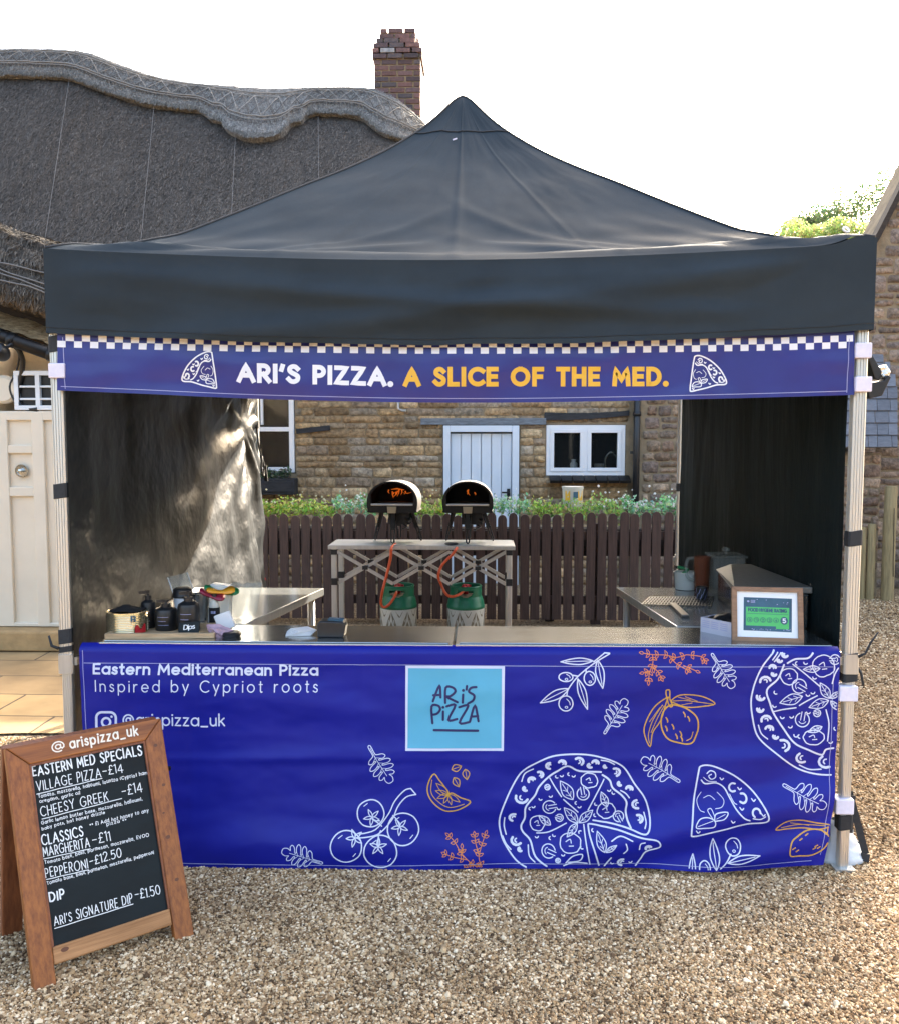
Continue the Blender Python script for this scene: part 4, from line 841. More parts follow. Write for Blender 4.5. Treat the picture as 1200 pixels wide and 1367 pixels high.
def scissor(mb, p0, p1, zt, zb, n, w_=.022, t=.012):
    p0 = Vector(p0); p1 = Vector(p1); nr = (p1 - p0).normalized().cross(Vector((0, 0, 1))) * (t * .75)
    for i in range(n):
        a = p0.lerp(p1, i / n); c = p0.lerp(p1, (i + 1) / n); z0, z1 = zt, zb
        mb.bar(a + Vector((0, 0, z0)) + nr, c + Vector((0, 0, z1)) + nr, t, w_); mb.bar(a + Vector((0, 0, z1)) - nr, c + Vector((0, 0, z0)) - nr, t, w_)
cs = [Vector((-1.517, .06, 0)), Vector((1.468, .06, 0)), Vector((1.462, 2.9, 0)), Vector((-1.5, 2.9, 0))]
for i in range(4):
    b = MB(); scissor(b, cs[i], cs[(i + 1) % 4], 2.24, 2.06, 4); b.build('truss', M['alu'], gz)

# side walls: hanging black PVC sheets
def lwall(u, v):      # u along depth, v up
    y = -.012 + 2.94 * u; z = .02 + 2.10 * v; k = sm(.45, .95, u)
    d = .020 * math.sin(y * 9 + 1.2 * fbm(y * 1.5, z * .8)) * (.35 + k) + .03 * fbm(y * 1.7, z * .9, 2) + .008 * fbm(y * 6, z * 1.2, 5, 2) + .010 * k * math.sin(y * 26 + 3 * z + 2 * fbm(y * 3, z, 1, 2))
    q = math.exp(-((y - 2.62) / .28) ** 2); d += .035 * q * math.sin((z - 1.75) * 3 + y * 14) * (1 if z < 1.75 else .3)
    d += (.034 * fbm(y * 1.8 + z * .7, z * 3.6 - y * 1.2, 8, 2) + .010 * fbm(y * 5, z * 6, 4, 2)) * (.2 + .8 * sm(.25, .55, u))
    rr = math.hypot(y - 2.66, (z - 1.74) * .8); d += .020 * math.exp(-(rr / .75) ** 2) * sm(.03, .2, rr) * math.sin(math.atan2(z - 1.74, y - 2.66) * 15)
    return Vector((-1.488 + .6 * d * sm(0, .06, u) + .15 * (1 - v) ** 1.4 * sm(.25, .6, u) * (1 - .45 * sm(.85, 1, u)), y, z))
b = MB(); b.grid(lwall, 190, 110, flip=True); ws = tag(b.build('side_wall', M['tarp'], origin=(-1.48, 1.48, 0), solid=.0), 'glossy creased black side sheet on the left of the stall, catching sunlight', 'side wall', 'side walls of the gazebo')
b = MB(); p = at(315, 556, 2.7); 
b.tube(cr([Vector((-1.40, 2.58, 1.74)), Vector((-1.395, 2.62, 1.60)), Vector((-1.385, 2.66, 1.52))], 5), .006, 6); b.tube(cr([Vector((-1.385, 2.66, 1.53)), Vector((-1.38, 2.63, 1.50)), Vector((-1.38, 2.62, 1.45)), Vector((-1.375, 2.66, 1.40)), Vector((-1.38, 2.69, 1.46)), Vector((-1.385, 2.66, 1.53))], 4), .006, 6)
b.bar((-1.376, 2.70, 1.47), (-1.372, 2.72, 1.36), .022, .008); b.build('tie', M['blackm'], ws)
def rwall(u, v):
    y = .05 + 2.86 * u; z = .02 + 2.05 * v
    d = .018 * fbm(y * 1.6, z * .7, 3) + .010 * math.sin(y * 7 + fbm(y, z)) + .006 * fbm(y * 7, z * 1.5, 9) + .012 * math.exp(-((y - 2.4 + .25 * (z - 1)) / .07) ** 2)
    return Vector((1.44 + .7 * d, y, z))
b = MB(); b.grid(rwall, 150, 80); tag(b.build('side_wall', M['tarpd'], origin=(1.44, 1.48, 0)), 'matt black side sheet on the right of the stall behind the steel box', 'side wall', 'side walls of the gazebo')

# ================================================================== HEADER BANNER
def poly1(L):
    def f(x):
        for (a, ya), (c, yc) in zip(L, L[1:]):
            if x <= c or (c, yc) == L[-1]:
                return ya + (yc - ya) * (x - a) / (c - a)
    return f
hT = poly1(cr([(76, 446), (200, 449.5), (320, 452), (460, 454), (600, 455), (760, 454.5), (900, 452.5), (1050, 450), (1142, 447)], 8))
hB = poly1(cr([(76, 521), (200, 526), (320, 531.5), (440, 535), (560, 537), (700, 537), (850, 534.5), (1000, 531), (1142, 527)], 8))
def header(px, py, lift=0):
    p = at(px, py, -.034); d = .010 * fbm(p.x * 2.1, p.z * 3, 3) + .012 * fbm(p.x * .9, p.z * 5, 6) + .004 * fbm(p.x * 6, p.z * 4, 1) + .003 * math.sin(p.x * 40) * sm(1.84, 1.80, p.z) * sm(.6, 1.2, p.x)
    return p + Vector((0, -max(-.004, d) - lift, 0))
hb = thing('header_banner', 'long narrow blue banner with checked edge and the stall name under the roof', 'banner', (-.03, -.034, 1.78))
HW = lambda u: 77 + (1140 - 77) * u
b = MB(); b.grid(lambda u, v: header(HW(u), hB(HW(u)) + (hT(HW(u)) - 8 - hB(HW(u))) * v), 160, 14); b.build('banner_sheet', M['bluetop'], hb)
ink = Ink(lambda x, y, l: header(x, y, .0012 + l)); per = 21.7; k = 0
x = 77.0
while x < 1136:
    for row in (0, 1):
        xa = x + (0 if row else per / 2); xb = min(xa + per / 2, 1138)
        if xb - xa > 2:
            f = lambda px, t: hT(px) + t
            ink.fill([(xa, f(xa, row * 8.6)), (xb, f(xb, row * 8.6)), (xb, f(xb, row * 8.6 + 8.6)), (xa, f(xa, row * 8.6 + 8.6))])
    x += per
ink.build('checked_trim', M['printw'], hb)
ink = Ink(lambda x, y, l: header(x, y, .0012 + l)); write(ink, "ARI'S PIZZA.", (320.5, 507.5), (521.5, 512.8), 20, 6.2, gap=.38); ink.build('lettering', M['printw'], hb)
ink = Ink(lambda x, y, l: header(x, y, .0012 + l)); write(ink, "A SLICE OF THE MED.", (541.5, 513), (888.5, 512.3), 20, 6.2, gap=.42); ink.build('lettering', M['printy'], hb)
ink = Ink(lambda x, y, l: header(x, y, .0009 + l))
ink.stroke([(x, hB(x) - 5.5) for x in range(82, 1138, 8)], .9, 'butt'); ink.stroke([(84, 450), (88, 519)], .9, 'butt'); ink.stroke([(1133, 452), (1130, 524)], .9, 'butt'); ink.build('stitching', M['stitch'], hb)
def pizza_slice(ink, T, w_):
    S = lambda L, k=1.0, c=False, n=5: ink.stroke([T(*p) for p in cr(L, n, c)], w_ * k, closed=c)
    S([(150, 690), (133, 722), (112, 840), (95, 960), (83, 1050), (95, 1072), (180, 1056), (280, 1035), (400, 1003), (498, 997), (521, 970), (490, 900), (430, 820), (330, 740), (215, 690)], 1.25, True)
    S([(148, 768), (172, 790), (235, 787), (280, 815), (310, 870), (340, 925), (380, 968), (412, 982)], 1.1)
    S([(180, 730), (200, 715), (225, 725), (228, 752), (205, 764), (190, 745), (205, 735)], .9)
    S([(160, 752), (190, 775), (235, 778)], .6); S([(310, 850), (330, 890), (345, 900)], .6)
    for cx, cy, a in ((330, 812, 60), (380, 868, 250), (450, 940, 120)): S([(cx + 22 * math.cos(R(a + t)), cy + 24 * math.sin(R(a + t))) for t in range(0, 250, 40)], 1.5)
    for cx, cy in ((265, 762), (370, 920), (318, 990), (120, 1045), (488, 950), (368, 820), (440, 875)): S([(cx - 10, cy - 6), (cx, cy + 6), (cx + 10, cy - 2)], .9, n=3)
    S([(430, 970), (470, 975), (500, 960)], .9)
    S([(148, 838), (122, 880), (135, 930), (160, 942)], .5); S([(162, 870), (195, 858), (225, 880)], .5); S([(240, 840), (275, 880), (262, 915), (225, 925)], .5)
    S([(110, 1022), (130, 980), (175, 968), (215, 985), (212, 1018), (160, 1024)], .8, True); S([(120, 1015), (160, 1000), (205, 985)], .5)
    S([(215, 985), (225, 950), (290, 940), (270, 975), (225, 985)], .8, True); S([(205, 975), (180, 935), (200, 925), (215, 960)], .6); S([(225, 975), (250, 962), (275, 950)], .4)
ink = Ink(lambda x, y, l: header(x, y, .0012 + l))
zl = lambda u, v: (243 + (521 - u) / 440 * 47 + .0 * v, 470 + (v - 690) / 380 * 48 + (u - 300) * -.0); pizza_slice(ink, zl, 1.5); ink.build('slice_drawing', M['printw'], hb); ink = Ink(lambda x, y, l: header(x, y, .0012 + l))
zr = lambda u, v: (921 + (u - 83) / 440 * 49, 475 + (v - 690) / 380 * 47); pizza_slice(ink, zr, 1.5)
ink.build('slice_drawing', M['printw'], hb)
for (px, py) in ((78, 495), (1149, 468), (1149, 513)):
    p = at(px, py, -.028); b = MB(); w_ = .062 if px < 100 else .060; b.box(p + Vector((0 if px < 100 else .004, .012, 0)), (w_, .062, .055)); b.build('velcro_tab', M['white'], hb, bevel=.004)

# ================================================================== COUNTER BANNER
bT = poly1(cr([(104, 860), (200, 860.5), (300, 861.5), (600, 863.5), (900, 865), (1124, 865.5)], 8))
bBot = poly1(cr([(100, 1157), (250, 1158), (400, 1160), (520, 1162), (640, 1160), (760, 1158), (860, 1158), (940, 1160), (1000, 1159), (1060, 1156), (1100, 1154), (1130, 1150)], 8))
bL = lambda py: 105 + (py - 862) * .045
bR = poly1([(800, 1124), (868, 1122), (960, 1118), (1050, 1114), (1090, 1110), (1160, 1098)])
def banner(px, py, lift=0):
    t = (py - 866) / 292; p = at(px, py, -.022 - .052 * max(0, t) ** 2)
    d = .012 * fbm(px / 330, py / 150, 2) * (.3 + t) + .004 * fbm(px / 70, py / 34, 5) + .006 * math.sin(px / 150 + py / 60) * t
    for (ax, ay, bx, by, amp, wd) in ((720, 1150, 1120, 1058, .042, 26), (860, 1178, 1120, 1108, .022, 18), (100, 1012, 660, 1014, .004, 5), (330, 1010, 660, 1000, .006, 9), (640, 1018, 1100, 1008, .006, 9), (110, 900, 560, 960, .008, 22), (420, 1090, 900, 1060, .010, 26), (600, 930, 1000, 900, .007, 16), (482, 870, 486, 1150, .0025, 4), (806, 870, 800, 1150, .0025, 4), (255, 870, 258, 1150, .002, 4), (260, 1120, 700, 1146, .020, 24), (850, 1062, 1118, 985, .016, 22)):
        L = math.hypot(bx - ax, by - ay); s_ = ((px - ax) * (bx - ax) + (py - ay) * (by - ay)) / L; n_ = ((px - ax) * (by - ay) - (py - ay) * (bx - ax)) / L
        d += amp * math.exp(-(n_ / wd) ** 2) * sm(-60, 90, s_) * sm(L + 60, L - 90, s_)
    y = -d * sm(0, .12, t) - lift
    y += .03 * max(0, 1 - (py - bT(px)) / 9) ** 2
    return p + Vector((0, y, 0))
cb = thing('counter_banner', 'large blue vinyl banner with food drawings hung across the front of the counter', 'banner', (-.02, -.022, 0))
def bgrid(u, v):
    py0 = 866 + 292 * v; px = bL(py0) + (bR(py0) - bL(py0)) * u; t = bT(px); return banner(px, t + (bBot(px) - t) * v)
b = MB(); b.grid(bgrid, 230, 80, flip=True); b.build('banner_sheet', M['blue'], cb, solid=0)
inb = lambda x, y: bL(y) + 2 < x < bR(y) - 1.5 and bT(x) + 3 < y < bBot(x) - 2.5
def binkf(): return Ink(lambda x, y, l: banner(x, y, .0012 + l), inb)
ink = binkf(); ink.stroke([(x, bT(x) + 25) for x in range(112, 1118, 10)], .8, 'butt'); ink.stroke([(bR(y) - 8, y) for y in range(880, 1150, 10)], .8, 'butt'); ink.stroke([(bL(y) + 5, y) for y in range(868, 1150, 10)], .8, 'butt'); ink.stroke([(x, bBot(x) - 7) for x in range(122, 1090, 10)], .8, 'butt'); ink.build('stitching', M['stitch'], cb)
ink = binkf(); write(ink, 'Eastern Mediterranean Pizza', (126, 898.6), (423.5, 901.2), 12.4, 2.8, gap=.30); ink.build('lettering', M['print'], cb)
ink = binkf(); write(ink, 'Inspired by Cypriot roots', (128, 922.8), (424, 923.8), 14.6, 1.5, gap=.46, cap='round'); ink.build('lettering', M['print'], cb)
ink = binkf(); write(ink, '@arispizza_uk', (164, 968), (300, 969), 15.0, 2.0, gap=.26, cap='round'); ink.build('lettering', M['print'], cb)
ink = binkf()
def rrect(x0, y0, x1, y1, r): return arc(x1 - r, y0 + r, r, r, -90, 0, 5) + arc(x1 - r, y1 - r, r, r, 0, 90, 5) + arc(x0 + r, y1 - r, r, r, 90, 180, 5) + arc(x0 + r, y0 + r, r, r, 180, 270, 5)
ink.stroke(rrect(128.5, 951, 154.5, 977.5, 7.5), 3.2, closed=True); ink.stroke(arc(141.5, 964.5, 5.6, 5.6, 0, 360, 16), 3.0, closed=True); ink.dot(149, 957, 1.7); ink.build('camera_icon', M['print'], cb)
# square logo patch
lp = MB(); lp.grid(lambda u, v: banner(541.5 + 132 * u - (1.5 * v if u > .5 else 0), 889 + 113 * v, .0008), 20, 16, flip=True); lpo = lp.build('logo_patch', M['print'], cb)
lp = MB(); lp.grid(lambda u, v: banner(545 + 124.5 * u - .6 * v, 892.5 + 106 * v, .0018), 20, 16, flip=True); lp.build('cyan_field', M['cyan'], lpo)
ink = Ink(lambda x, y, l: banner(x, y, .0026 + l))
zc = lambda x, y: (360 + x / 3.529, 860 + y / 3.529)
for st in ([(770, 268), (800, 196), (806, 250)], [(772, 240), (806, 238)], [(828, 275), (830, 205), (862, 204), (874, 222), (850, 244), (832, 246), (884, 272)], [(908, 274), (910, 236)], [(928, 196), (926, 212)], [(972, 200), (948, 204), (938, 222), (962, 238), (958, 262), (934, 278)],
           [(768, 372), (764, 292), (794, 288), (804, 306), (790, 326), (768, 332)], [(817, 356), (818, 316)], [(834, 292), (874, 286), (842, 356), (882, 352)], [(892, 296), (934, 290), (894, 368), (940, 366)], [(942, 364), (966, 288), (982, 362)], [(948, 340), (980, 338)]):
    ink.stroke([zc(*p) for p in cr(st, 4)], 3.1)
ink.dot(*zc(911, 216), 2.0); ink.dot(*zc(818, 296), 2.0); ink.stroke([zc(775, 404), zc(980, 406)], 3.2); ink.build('lettering', M['navy'], lpo)

# --- drawings on the banner
T3 = zc
T4 = lambda x, y: (640 + x / 4.271, 860 + y / 4.271)
T5 = lambda x, y: (900 + x / 4.271, 860 + y / 4.271)
TP = lambda x, y: (650 + x / 5.217, 1000 + y / 5.217)
def rocket(ink, p0, p1, wd=.23, n=4, w_=1.05):           # lobed leaf from stalk end p0 to tip p1
    p0 = Vector(p0); p1 = Vector(p1); ax = p1 - p0; L = ax.length; ax.normalize(); nn = Vector((-ax.y, ax.x)); P = lambda s_, o: p0 + ax * (s_ * L) + nn * (o * L)
    a = [(0, .03), (.18, .03)]; 
    for i in range(n):
        s0 = .24 + .60 * i / n; w2 = wd * (.75 + .5 * math.sin(math.pi * (i + .6) / n)); a += [(s0 + .01, .05), (s0 + .06, w2 * .8), (s0 + .13, w2), (s0 + .16, w2 * .7), (s0 + .13, .07)]
    a += [(.90, .10), (1.0, .06)]
    up_ = [P(s_, o) for s_, o in a]; dn = [P(s_, -o) for s_, o in a]
    ink.stroke(cr([(v.x, v.y) for v in up_ + dn[::-1]], 3, True), w_, closed=True); ink.stroke([P(.05, 0), P(.5, .01), P(.82, 0)], w_ * .8)
    for i in range(n - 1):
        s0 = .30 + .60 * i / n
        for sg in (1, -1): ink.stroke([P(s0, 0), P(s0 + .08, sg * wd * .5)], w_ * .6)
def leafshape(ink, p0, p1, wd=.28, w_=1.2, rib=True, veins=0, bend=0):
    p0 = Vector(p0); p1 = Vector(p1); ax = p1 - p0; nn = Vector((-ax.y, ax.x)); P = lambda s_, o: p0 + ax * s_ + nn * (o + bend * math.sin(math.pi * s_))
    pr_ = [(0, 0), (.15, wd * .55), (.4, wd), (.7, wd * .72), (1, 0)]
    for sg in (1, -1): ink.stroke([tuple(q) for q in cr([tuple(P(s_, sg * o)) for s_, o in pr_], 4)], w_)
    if rib: ink.stroke(cr([tuple(P(.05, 0)), tuple(P(.45, 0)), tuple(P(.85, 0))], 3), w_ * .7)
    for i in range(veins):
        s0 = .2 + .5 * i / max(1, veins)
        for sg in (1, -1): ink.stroke([P(s0, 0), P(s0 + .16, sg * wd * .55)], w_ * .55)
def ring(ink, c, rx, ry=None, w_=1.4, a0=0, a1=360, rough=.03, seed=0):
    ry = ry or rx; ink.stroke([(c[0] + rx * (1 + rough * fbm(math.cos(R(a)) * 1.3, math.sin(R(a)) * 1.3, seed)) * math.cos(R(a)), c[1] + ry * (1 + rough * fbm(math.cos(R(a)) * 1.3, math.sin(R(a)) * 1.3, seed)) * math.sin(R(a))) for a in [a0 + (a1 - a0) * i / 36 for i in range(37)]], w_, closed=(a1 - a0 == 360))
for p0, p1 in ((T3(470, 482), T3(572, 650)), (T3(250, 1024), T3(68, 962)), (T4(710, 502), T4(832, 314)), (T4(1132, 775), T4(922, 650)), (T5(215, 58), T5(332, 246)), (T5(618, 798), T5(850, 918))): ink = binkf(); rocket(ink, p0, p1); ink.build('leaf_drawing', M['print'], cb)
ink = binkf()       # tomatoes on the vine
for cx, cy, r_, sx, sy in ((478, 795, 63, 485, 812), (365, 945, 73, 405, 905), (630, 868, 74, 615, 858), (525, 972, 77, 515, 945)):
    ring(ink, T3(cx, cy), r_ / 3.529, w_=1.7, seed=cx)
    for k in range(5): leafshape(ink, T3(sx, sy), T3(sx + 40 * math.cos(k * 1.257 + cx), sy + 40 * math.sin(k * 1.257 + cx)), .17, 1.3, rib=False)
    ink.stroke(cr([T3(cx - r_ * .5, cy - r_ * .55), T3(cx - r_ * .25, cy - r_ * .72)], 2), 1.1); ink.stroke([T3(cx + r_ * .45, cy + r_ * .6), T3(cx + r_ * .62, cy + r_ * .4)], 1.1)
for L in ([(425, 888), (500, 870), (560, 800), (590, 740), (635, 690), (665, 680)], [(425, 905), (510, 892), (575, 830), (605, 765), (645, 720), (690, 708)], [(665, 680), (690, 708)], [(485, 820), (510, 838), (530, 855)], [(515, 940), (515, 900), (525, 875)], [(615, 855), (600, 825), (582, 805)]): ink.stroke([T3(*p) for p in cr(L, 5)], 1.6)
ink.build('tomato_drawing', M['print'], cb)
ink = binkf()       # olive sprig top, olive sprig bottom
def olives(T, stem, lv, ov):
    for L in stem: ink.stroke([T(*p) for p in cr(L, 5)], 1.7)
    for a, c, wd in lv: leafshape(ink, T(*a), T(*c), wd, 1.6)
    for cx, cy, rx, ry in ov:
        ring(ink, T(cx, cy), rx / 4.271, ry / 4.271, 1.6, seed=cx); ink.stroke(cr([T(cx + rx * .1, cy - ry * .6), T(cx + rx * .5, cy - ry * .2), T(cx + rx * .6, cy + ry * .2)], 4), 1.0); ring(ink, T(cx + 3, cy + ry * .5), 1.8, 1.3, 1.0)
olives(T4, [[(740, 55), (650, 110), (560, 180), (505, 250), (495, 290)], [(712, 50), (740, 52)], [(712, 50), (650, 100)], [(605, 140), (605, 160)], [(560, 180), (530, 175)]], [((645, 95), (462, 100), .10), ((672, 92), (698, 246), .15), ((558, 195), (612, 368), .12), ((505, 250), (345, 332), .14)], [(490, 185, 40, 25), (625, 192, 32, 38), (490, 335, 40, 44)])
ink.build('olive_drawing', M['print'], cb); ink = binkf()
olives(T5, [[(225, 1285), (270, 1240), (310, 1180)]], [((228, 1270), (208, 1090), .14), ((290, 1225), (472, 1186), .12), ((88, 1330), (98, 1184), .12)], [(326, 1140, 42, 48), (162, 1258, 30, 40), (280, 1305, 40, 30)])
ink.build('olive_drawing', M['print'], cb)
def pizza(ink, T, out, inn, lines, k, blobs, bits, mush, toms, lvs, w_=2.1):
    for L in out: ink.stroke([T(*p) for p in cr(L, 5)], w_)
    for L in inn: ink.stroke([T(*p) for p in cr(L, 5)], w_ * 1.15)
    for L in lines: ink.stroke([T(*p) for p in cr(L, 5)], w_ * .8)
    for cx, cy, r_, a in blobs: ink.stroke([T(cx + r_ * math.cos(R(a + t)), cy + r_ * .85 * math.sin(R(a + t))) for t in range(0, 210, 30)], w_ * 1.55); ink.stroke([T(cx + r_ * .35 * math.cos(R(a + t + 60)), cy + r_ * .35 * math.sin(R(a + t + 60))) for t in range(0, 200, 40)], w_ * .9)
    for cx, cy, a in bits: ink.stroke([T(cx + 11 * math.cos(R(a + t)), cy + 10 * math.sin(R(a + t))) for t in range(0, 170, 40)], w_ * .7)
    for cx, cy, r_, a in mush:
        ink.stroke([T(cx + r_ * math.cos(R(a + t)), cy + r_ * math.sin(R(a + t))) for t in range(30, 335, 15)], w_ * .7); c, s_ = math.cos(R(a)), math.sin(R(a))
        for o in (-.25, .25): ink.stroke([T(cx + r_ * (x * c - (o * 1.0) * s_), cy + r_ * (x * s_ + o * c)) for x in (-.1, .5, 1.1)], w_ * .6)
        ink.stroke([T(cx + r_ * .55 * math.cos(R(a + t)), cy + r_ * .55 * math.sin(R(a + t))) for t in range(110, 260, 25)], w_ * .5)
    for cx, cy, rx, ry in toms:
        ring(ink, T(cx, cy), rx / k, ry / k, w_ * .7, rough=.12, seed=cx); ink.stroke(cr([T(cx - rx * .4, cy - ry * .1), T(cx, cy - ry * .35), T(cx + rx * .1, cy)], 4), w_ * .6); ink.stroke(cr([T(cx - rx * .1, cy + ry * .3), T(cx + rx * .3, cy + ry * .25)], 4), w_ * .6)
    for a, c, wd in lvs: leafshape(ink, T(*a), T(*c), wd, w_ * .65, veins=2)
ink = binkf()
pizza(ink, TP, [[(280, 822), (200, 770), (125, 665), (95, 590), (85, 500), (112, 400), (170, 270), (240, 160), (330, 98), (450, 46), (600, 30), (740, 40), (860, 72), (950, 125), (1020, 232), (1085, 320), (1115, 400), (1126, 480), (1113, 548), (1075, 566), (980, 535), (850, 505), (735, 490)],
                [(700, 525), (722, 515), (900, 545), (1060, 588), (1160, 603), (1190, 630), (1182, 660), (1095, 688), (1060, 750), (1025, 812)], [(700, 525), (710, 590), (745, 700), (778, 812)], [(855, 735), (805, 812)]],
      [[(425, 815), (335, 745), (300, 640), (250, 585), (237, 540), (262, 480), (268, 400), (330, 320), (360, 260), (430, 190), (490, 150), (560, 113), (640, 150), (790, 155)], [(800, 175), (850, 212), (870, 262), (930, 310), (965, 360), (960, 420), (970, 480), (992, 530)]],
      [[(435, 200), (470, 260), (515, 325)], [(530, 345), (580, 390), (630, 435)], [(810, 205), (755, 310), (700, 420)], [(345, 590), (430, 578), (550, 515)], [(670, 520), (685, 650), (715, 812)], [(240, 225), (262, 170), (320, 137)], [(122, 480), (118, 540), (132, 600)], [(108, 610), (130, 660), (165, 700)], [(790, 68), (840, 78), (882, 100)], [(1085, 430), (1098, 490), (1088, 530)], [(285, 670), (292, 740), (330, 780)], [(925, 280), (960, 300), (985, 330)],
       [(858, 615), (920, 582), (1000, 610)], [(955, 630), (965, 670), (940, 700)], [(1048, 670), (1055, 630), (1085, 620)], [(545, 780), (590, 730), (655, 712), (640, 760), (560, 775)], [(530, 800), (600, 775), (690, 780)]], 5.217,
      [(240, 335, 42, 20), (435, 112, 26, 90), (635, 82, 32, 230), (890, 158, 32, 250), (185, 480, 30, 110), (205, 640, 36, 40), (365, 178, 24, 240), (310, 218, 24, 150), (1040, 375, 34, 80), (1048, 472, 28, 250), (715, 110, 18, 60), (985, 270, 22, 190), (935, 775, 30, 100), (520, 92, 24, 200), (750, 90, 22, 190), (265, 275, 16, 60), (230, 700, 14, 60), (920, 235, 14, 60), (820, 115, 12, 60), (1110, 660, 20, 150)],
      [(485, 190, 60), (570, 172, 90), (600, 182, 0), (518, 180, 0), (370, 342, 30), (440, 320, 0), (320, 395, 0), (300, 412, 100), (498, 410, 20), (620, 370, 100), (640, 395, 0), (755, 375, 60), (845, 275, 0), (875, 295, 50), (750, 455, 80), (345, 612, 0), (440, 620, 100), (465, 600, 40), (525, 722, 0), (655, 665, 60), (735, 555, 90), (865, 778, 40), (992, 770, 0), (645, 572, 140)],
      [(432, 400, 46, -10), (665, 305, 42, -100), (910, 460, 36, 60), (425, 705, 46, 20), (502, 478, 26, 200), (418, 262, 18, 200), (490, 765, 16, 60)], [(710, 215, 58, 50), (825, 420, 62, 55), (350, 520, 50, 56), (575, 645, 72, 66)],
      [((595, 345), (508, 220), .25), ((832, 395), (790, 288), .22), ((440, 530), (358, 462), .24), ((630, 512), (535, 405), .22), ((640, 510), (732, 420), .22), ((625, 515), (555, 608), .2), ((808, 690), (762, 560), .22), ((818, 690), (890, 640), .18)])
ink.build('pizza_drawing', M['print'], cb); ink = binkf()
pizza(ink, T5, [[(572, 38), (500, 130), (455, 230), (436, 330), (450, 450), (485, 540), (590, 630), (700, 708), (815, 742), (930, 745)]],
      [[(625, 118), (590, 200), (527, 262), (545, 340), (568, 400), (620, 480), (680, 560), (760, 600), (840, 632), (865, 600), (930, 592)], [(645, 108), (690, 85), (760, 80), (790, 52)]],
      [[(675, 115), (740, 165), (828, 240)], [(565, 385), (620, 372), (692, 362)], [(712, 350), (760, 322), (815, 295)], [(865, 375), (880, 450), (870, 550)], [(945, 120), (915, 170), (900, 225)], [(478, 462), (495, 510), (530, 540)], [(712, 690), (770, 715), (838, 715)], [(560, 90), (590, 48)], [(570, 100), (608, 50)]], 4.271,
      [(518, 212, 30, 170), (490, 300, 22, 20), (488, 370, 18, 10), (522, 432, 28, 160), (540, 485, 22, 190), (615, 575, 36, 250), (725, 645, 34, 60), (865, 672, 40, 60), (560, 135, 18, 180), (568, 170, 13, 20), (575, 525, 14, 20), (630, 60, 16, 30), (600, 92, 13, 20)],
      [(578, 275, 60), (570, 350, 30), (615, 415, 20), (660, 468, 0), (668, 412, 0), (690, 518, 40), (712, 525, 90), (762, 288, 20), (790, 275, 0), (800, 190, 30), (700, 110, 100), (765, 388, 20), (888, 555, 0), (748, 105, 30), (918, 480, 60)],
      [(712, 240, 40, 30), (730, 432, 40, -80), (915, 88, 28, 180), (815, 395, 20, 200)], [(655, 185, 48, 46), (790, 530, 62, 40), (850, 125, 62, 62)],
      [((730, 298), (600, 335), .22), ((840, 470), (762, 500), .2), ((830, 140), (735, 145), .2), ((885, 310), (832, 222), .24), ((880, 322), (768, 362), .22), ((890, 310), (945, 270), .2), ((892, 325), (940, 380), .2)])
ink.build('pizza_drawing', M['print'], cb)
ink = binkf(); pizza_slice(ink, T5, 1.7); ink.build('slice_drawing', M['print'], cb)
ink = binkf()       # lemons and the citrus wedge in gold
G_ = lambda T, L, k=1.5, c=False: ink.stroke([T(*p) for p in cr(L, 5, c)], k, closed=c)
G_(T4, [(1090, 345), (1050, 375), (1032, 430), (1040, 490), (1075, 540), (1140, 562), (1185, 570), (1215, 560), (1230, 530), (1245, 480), (1238, 420), (1200, 380), (1150, 355)], 1.9, True)
G_(T4, [(1060, 262), (1080, 262), (1082, 310), (1098, 348), (1080, 352), (1064, 300)], 1.6, True); G_(T4, [(1070, 300), (1000, 350), (950, 430), (935, 500), (968, 580), (985, 500), (1030, 430), (1062, 330)], 1.5, True)
G_(T4, [(1040, 345), (985, 430), (960, 510), (965, 560)], 1.0); G_(T4, [(1050, 350), (1010, 420), (975, 500)], .9); G_(T4, [(1025, 360), (965, 440)], .8)
G_(T5, [(-20, 320), (30, 288), (120, 290), (190, 310), (228, 340), (150, 355), (70, 358), (0, 335)], 1.5, True); G_(T5, [(-10, 322), (60, 320), (140, 330), (215, 340)], 1.0); G_(T5, [(20, 300), (90, 318)], .8); G_(T5, [(60, 298), (130, 325)], .8); G_(T5, [(40, 345), (100, 335)], .8)
for x, y in ((1065, 430), (1100, 470), (1062, 480), (1120, 525), (1145, 510), (1150, 540), (1165, 400), (1190, 425)): G_(T4, [(x - 5, y - 14), (x + 3, y), (x + 4, y + 12)], 1.7)
G_(T4, [(1215, 500), (1205, 535), (1180, 550)], 1.2)
G_(T5, [(650, 1192), (655, 1120), (690, 1085), (750, 1052), (820, 1050), (870, 1085), (850, 1150), (780, 1195), (700, 1197)], 1.8, True); G_(T5, [(570, 1048), (620, 1000), (700, 990), (800, 1012), (885, 1028), (820, 1048), (720, 1038), (640, 1042)], 1.6, True); G_(T5, [(600, 1035), (700, 1018), (850, 1030)], 1.0); G_(T5, [(650, 1005), (760, 1025)], .9); G_(T5, [(870, 1040), (860, 1075), (840, 1060)], 1.4)
for x, y in ((710, 1100), (745, 1075), (800, 1140), (790, 1155), (815, 1150), (670, 1150), (690, 1165)): G_(T5, [(x - 8, y + 4), (x + 6, y - 5)], 1.6)
ink.build('lemon_drawing', M['printg'], cb); ink = binkf()
G_(T3, [(775, 612), (750, 650), (745, 700), (775, 750), (830, 785), (890, 778), (945, 742), (900, 722), (862, 700), (845, 702), (838, 688), (800, 640)], 1.6, True); G_(T3, [(765, 640), (762, 700), (800, 745), (850, 768), (915, 752)], 1.0)
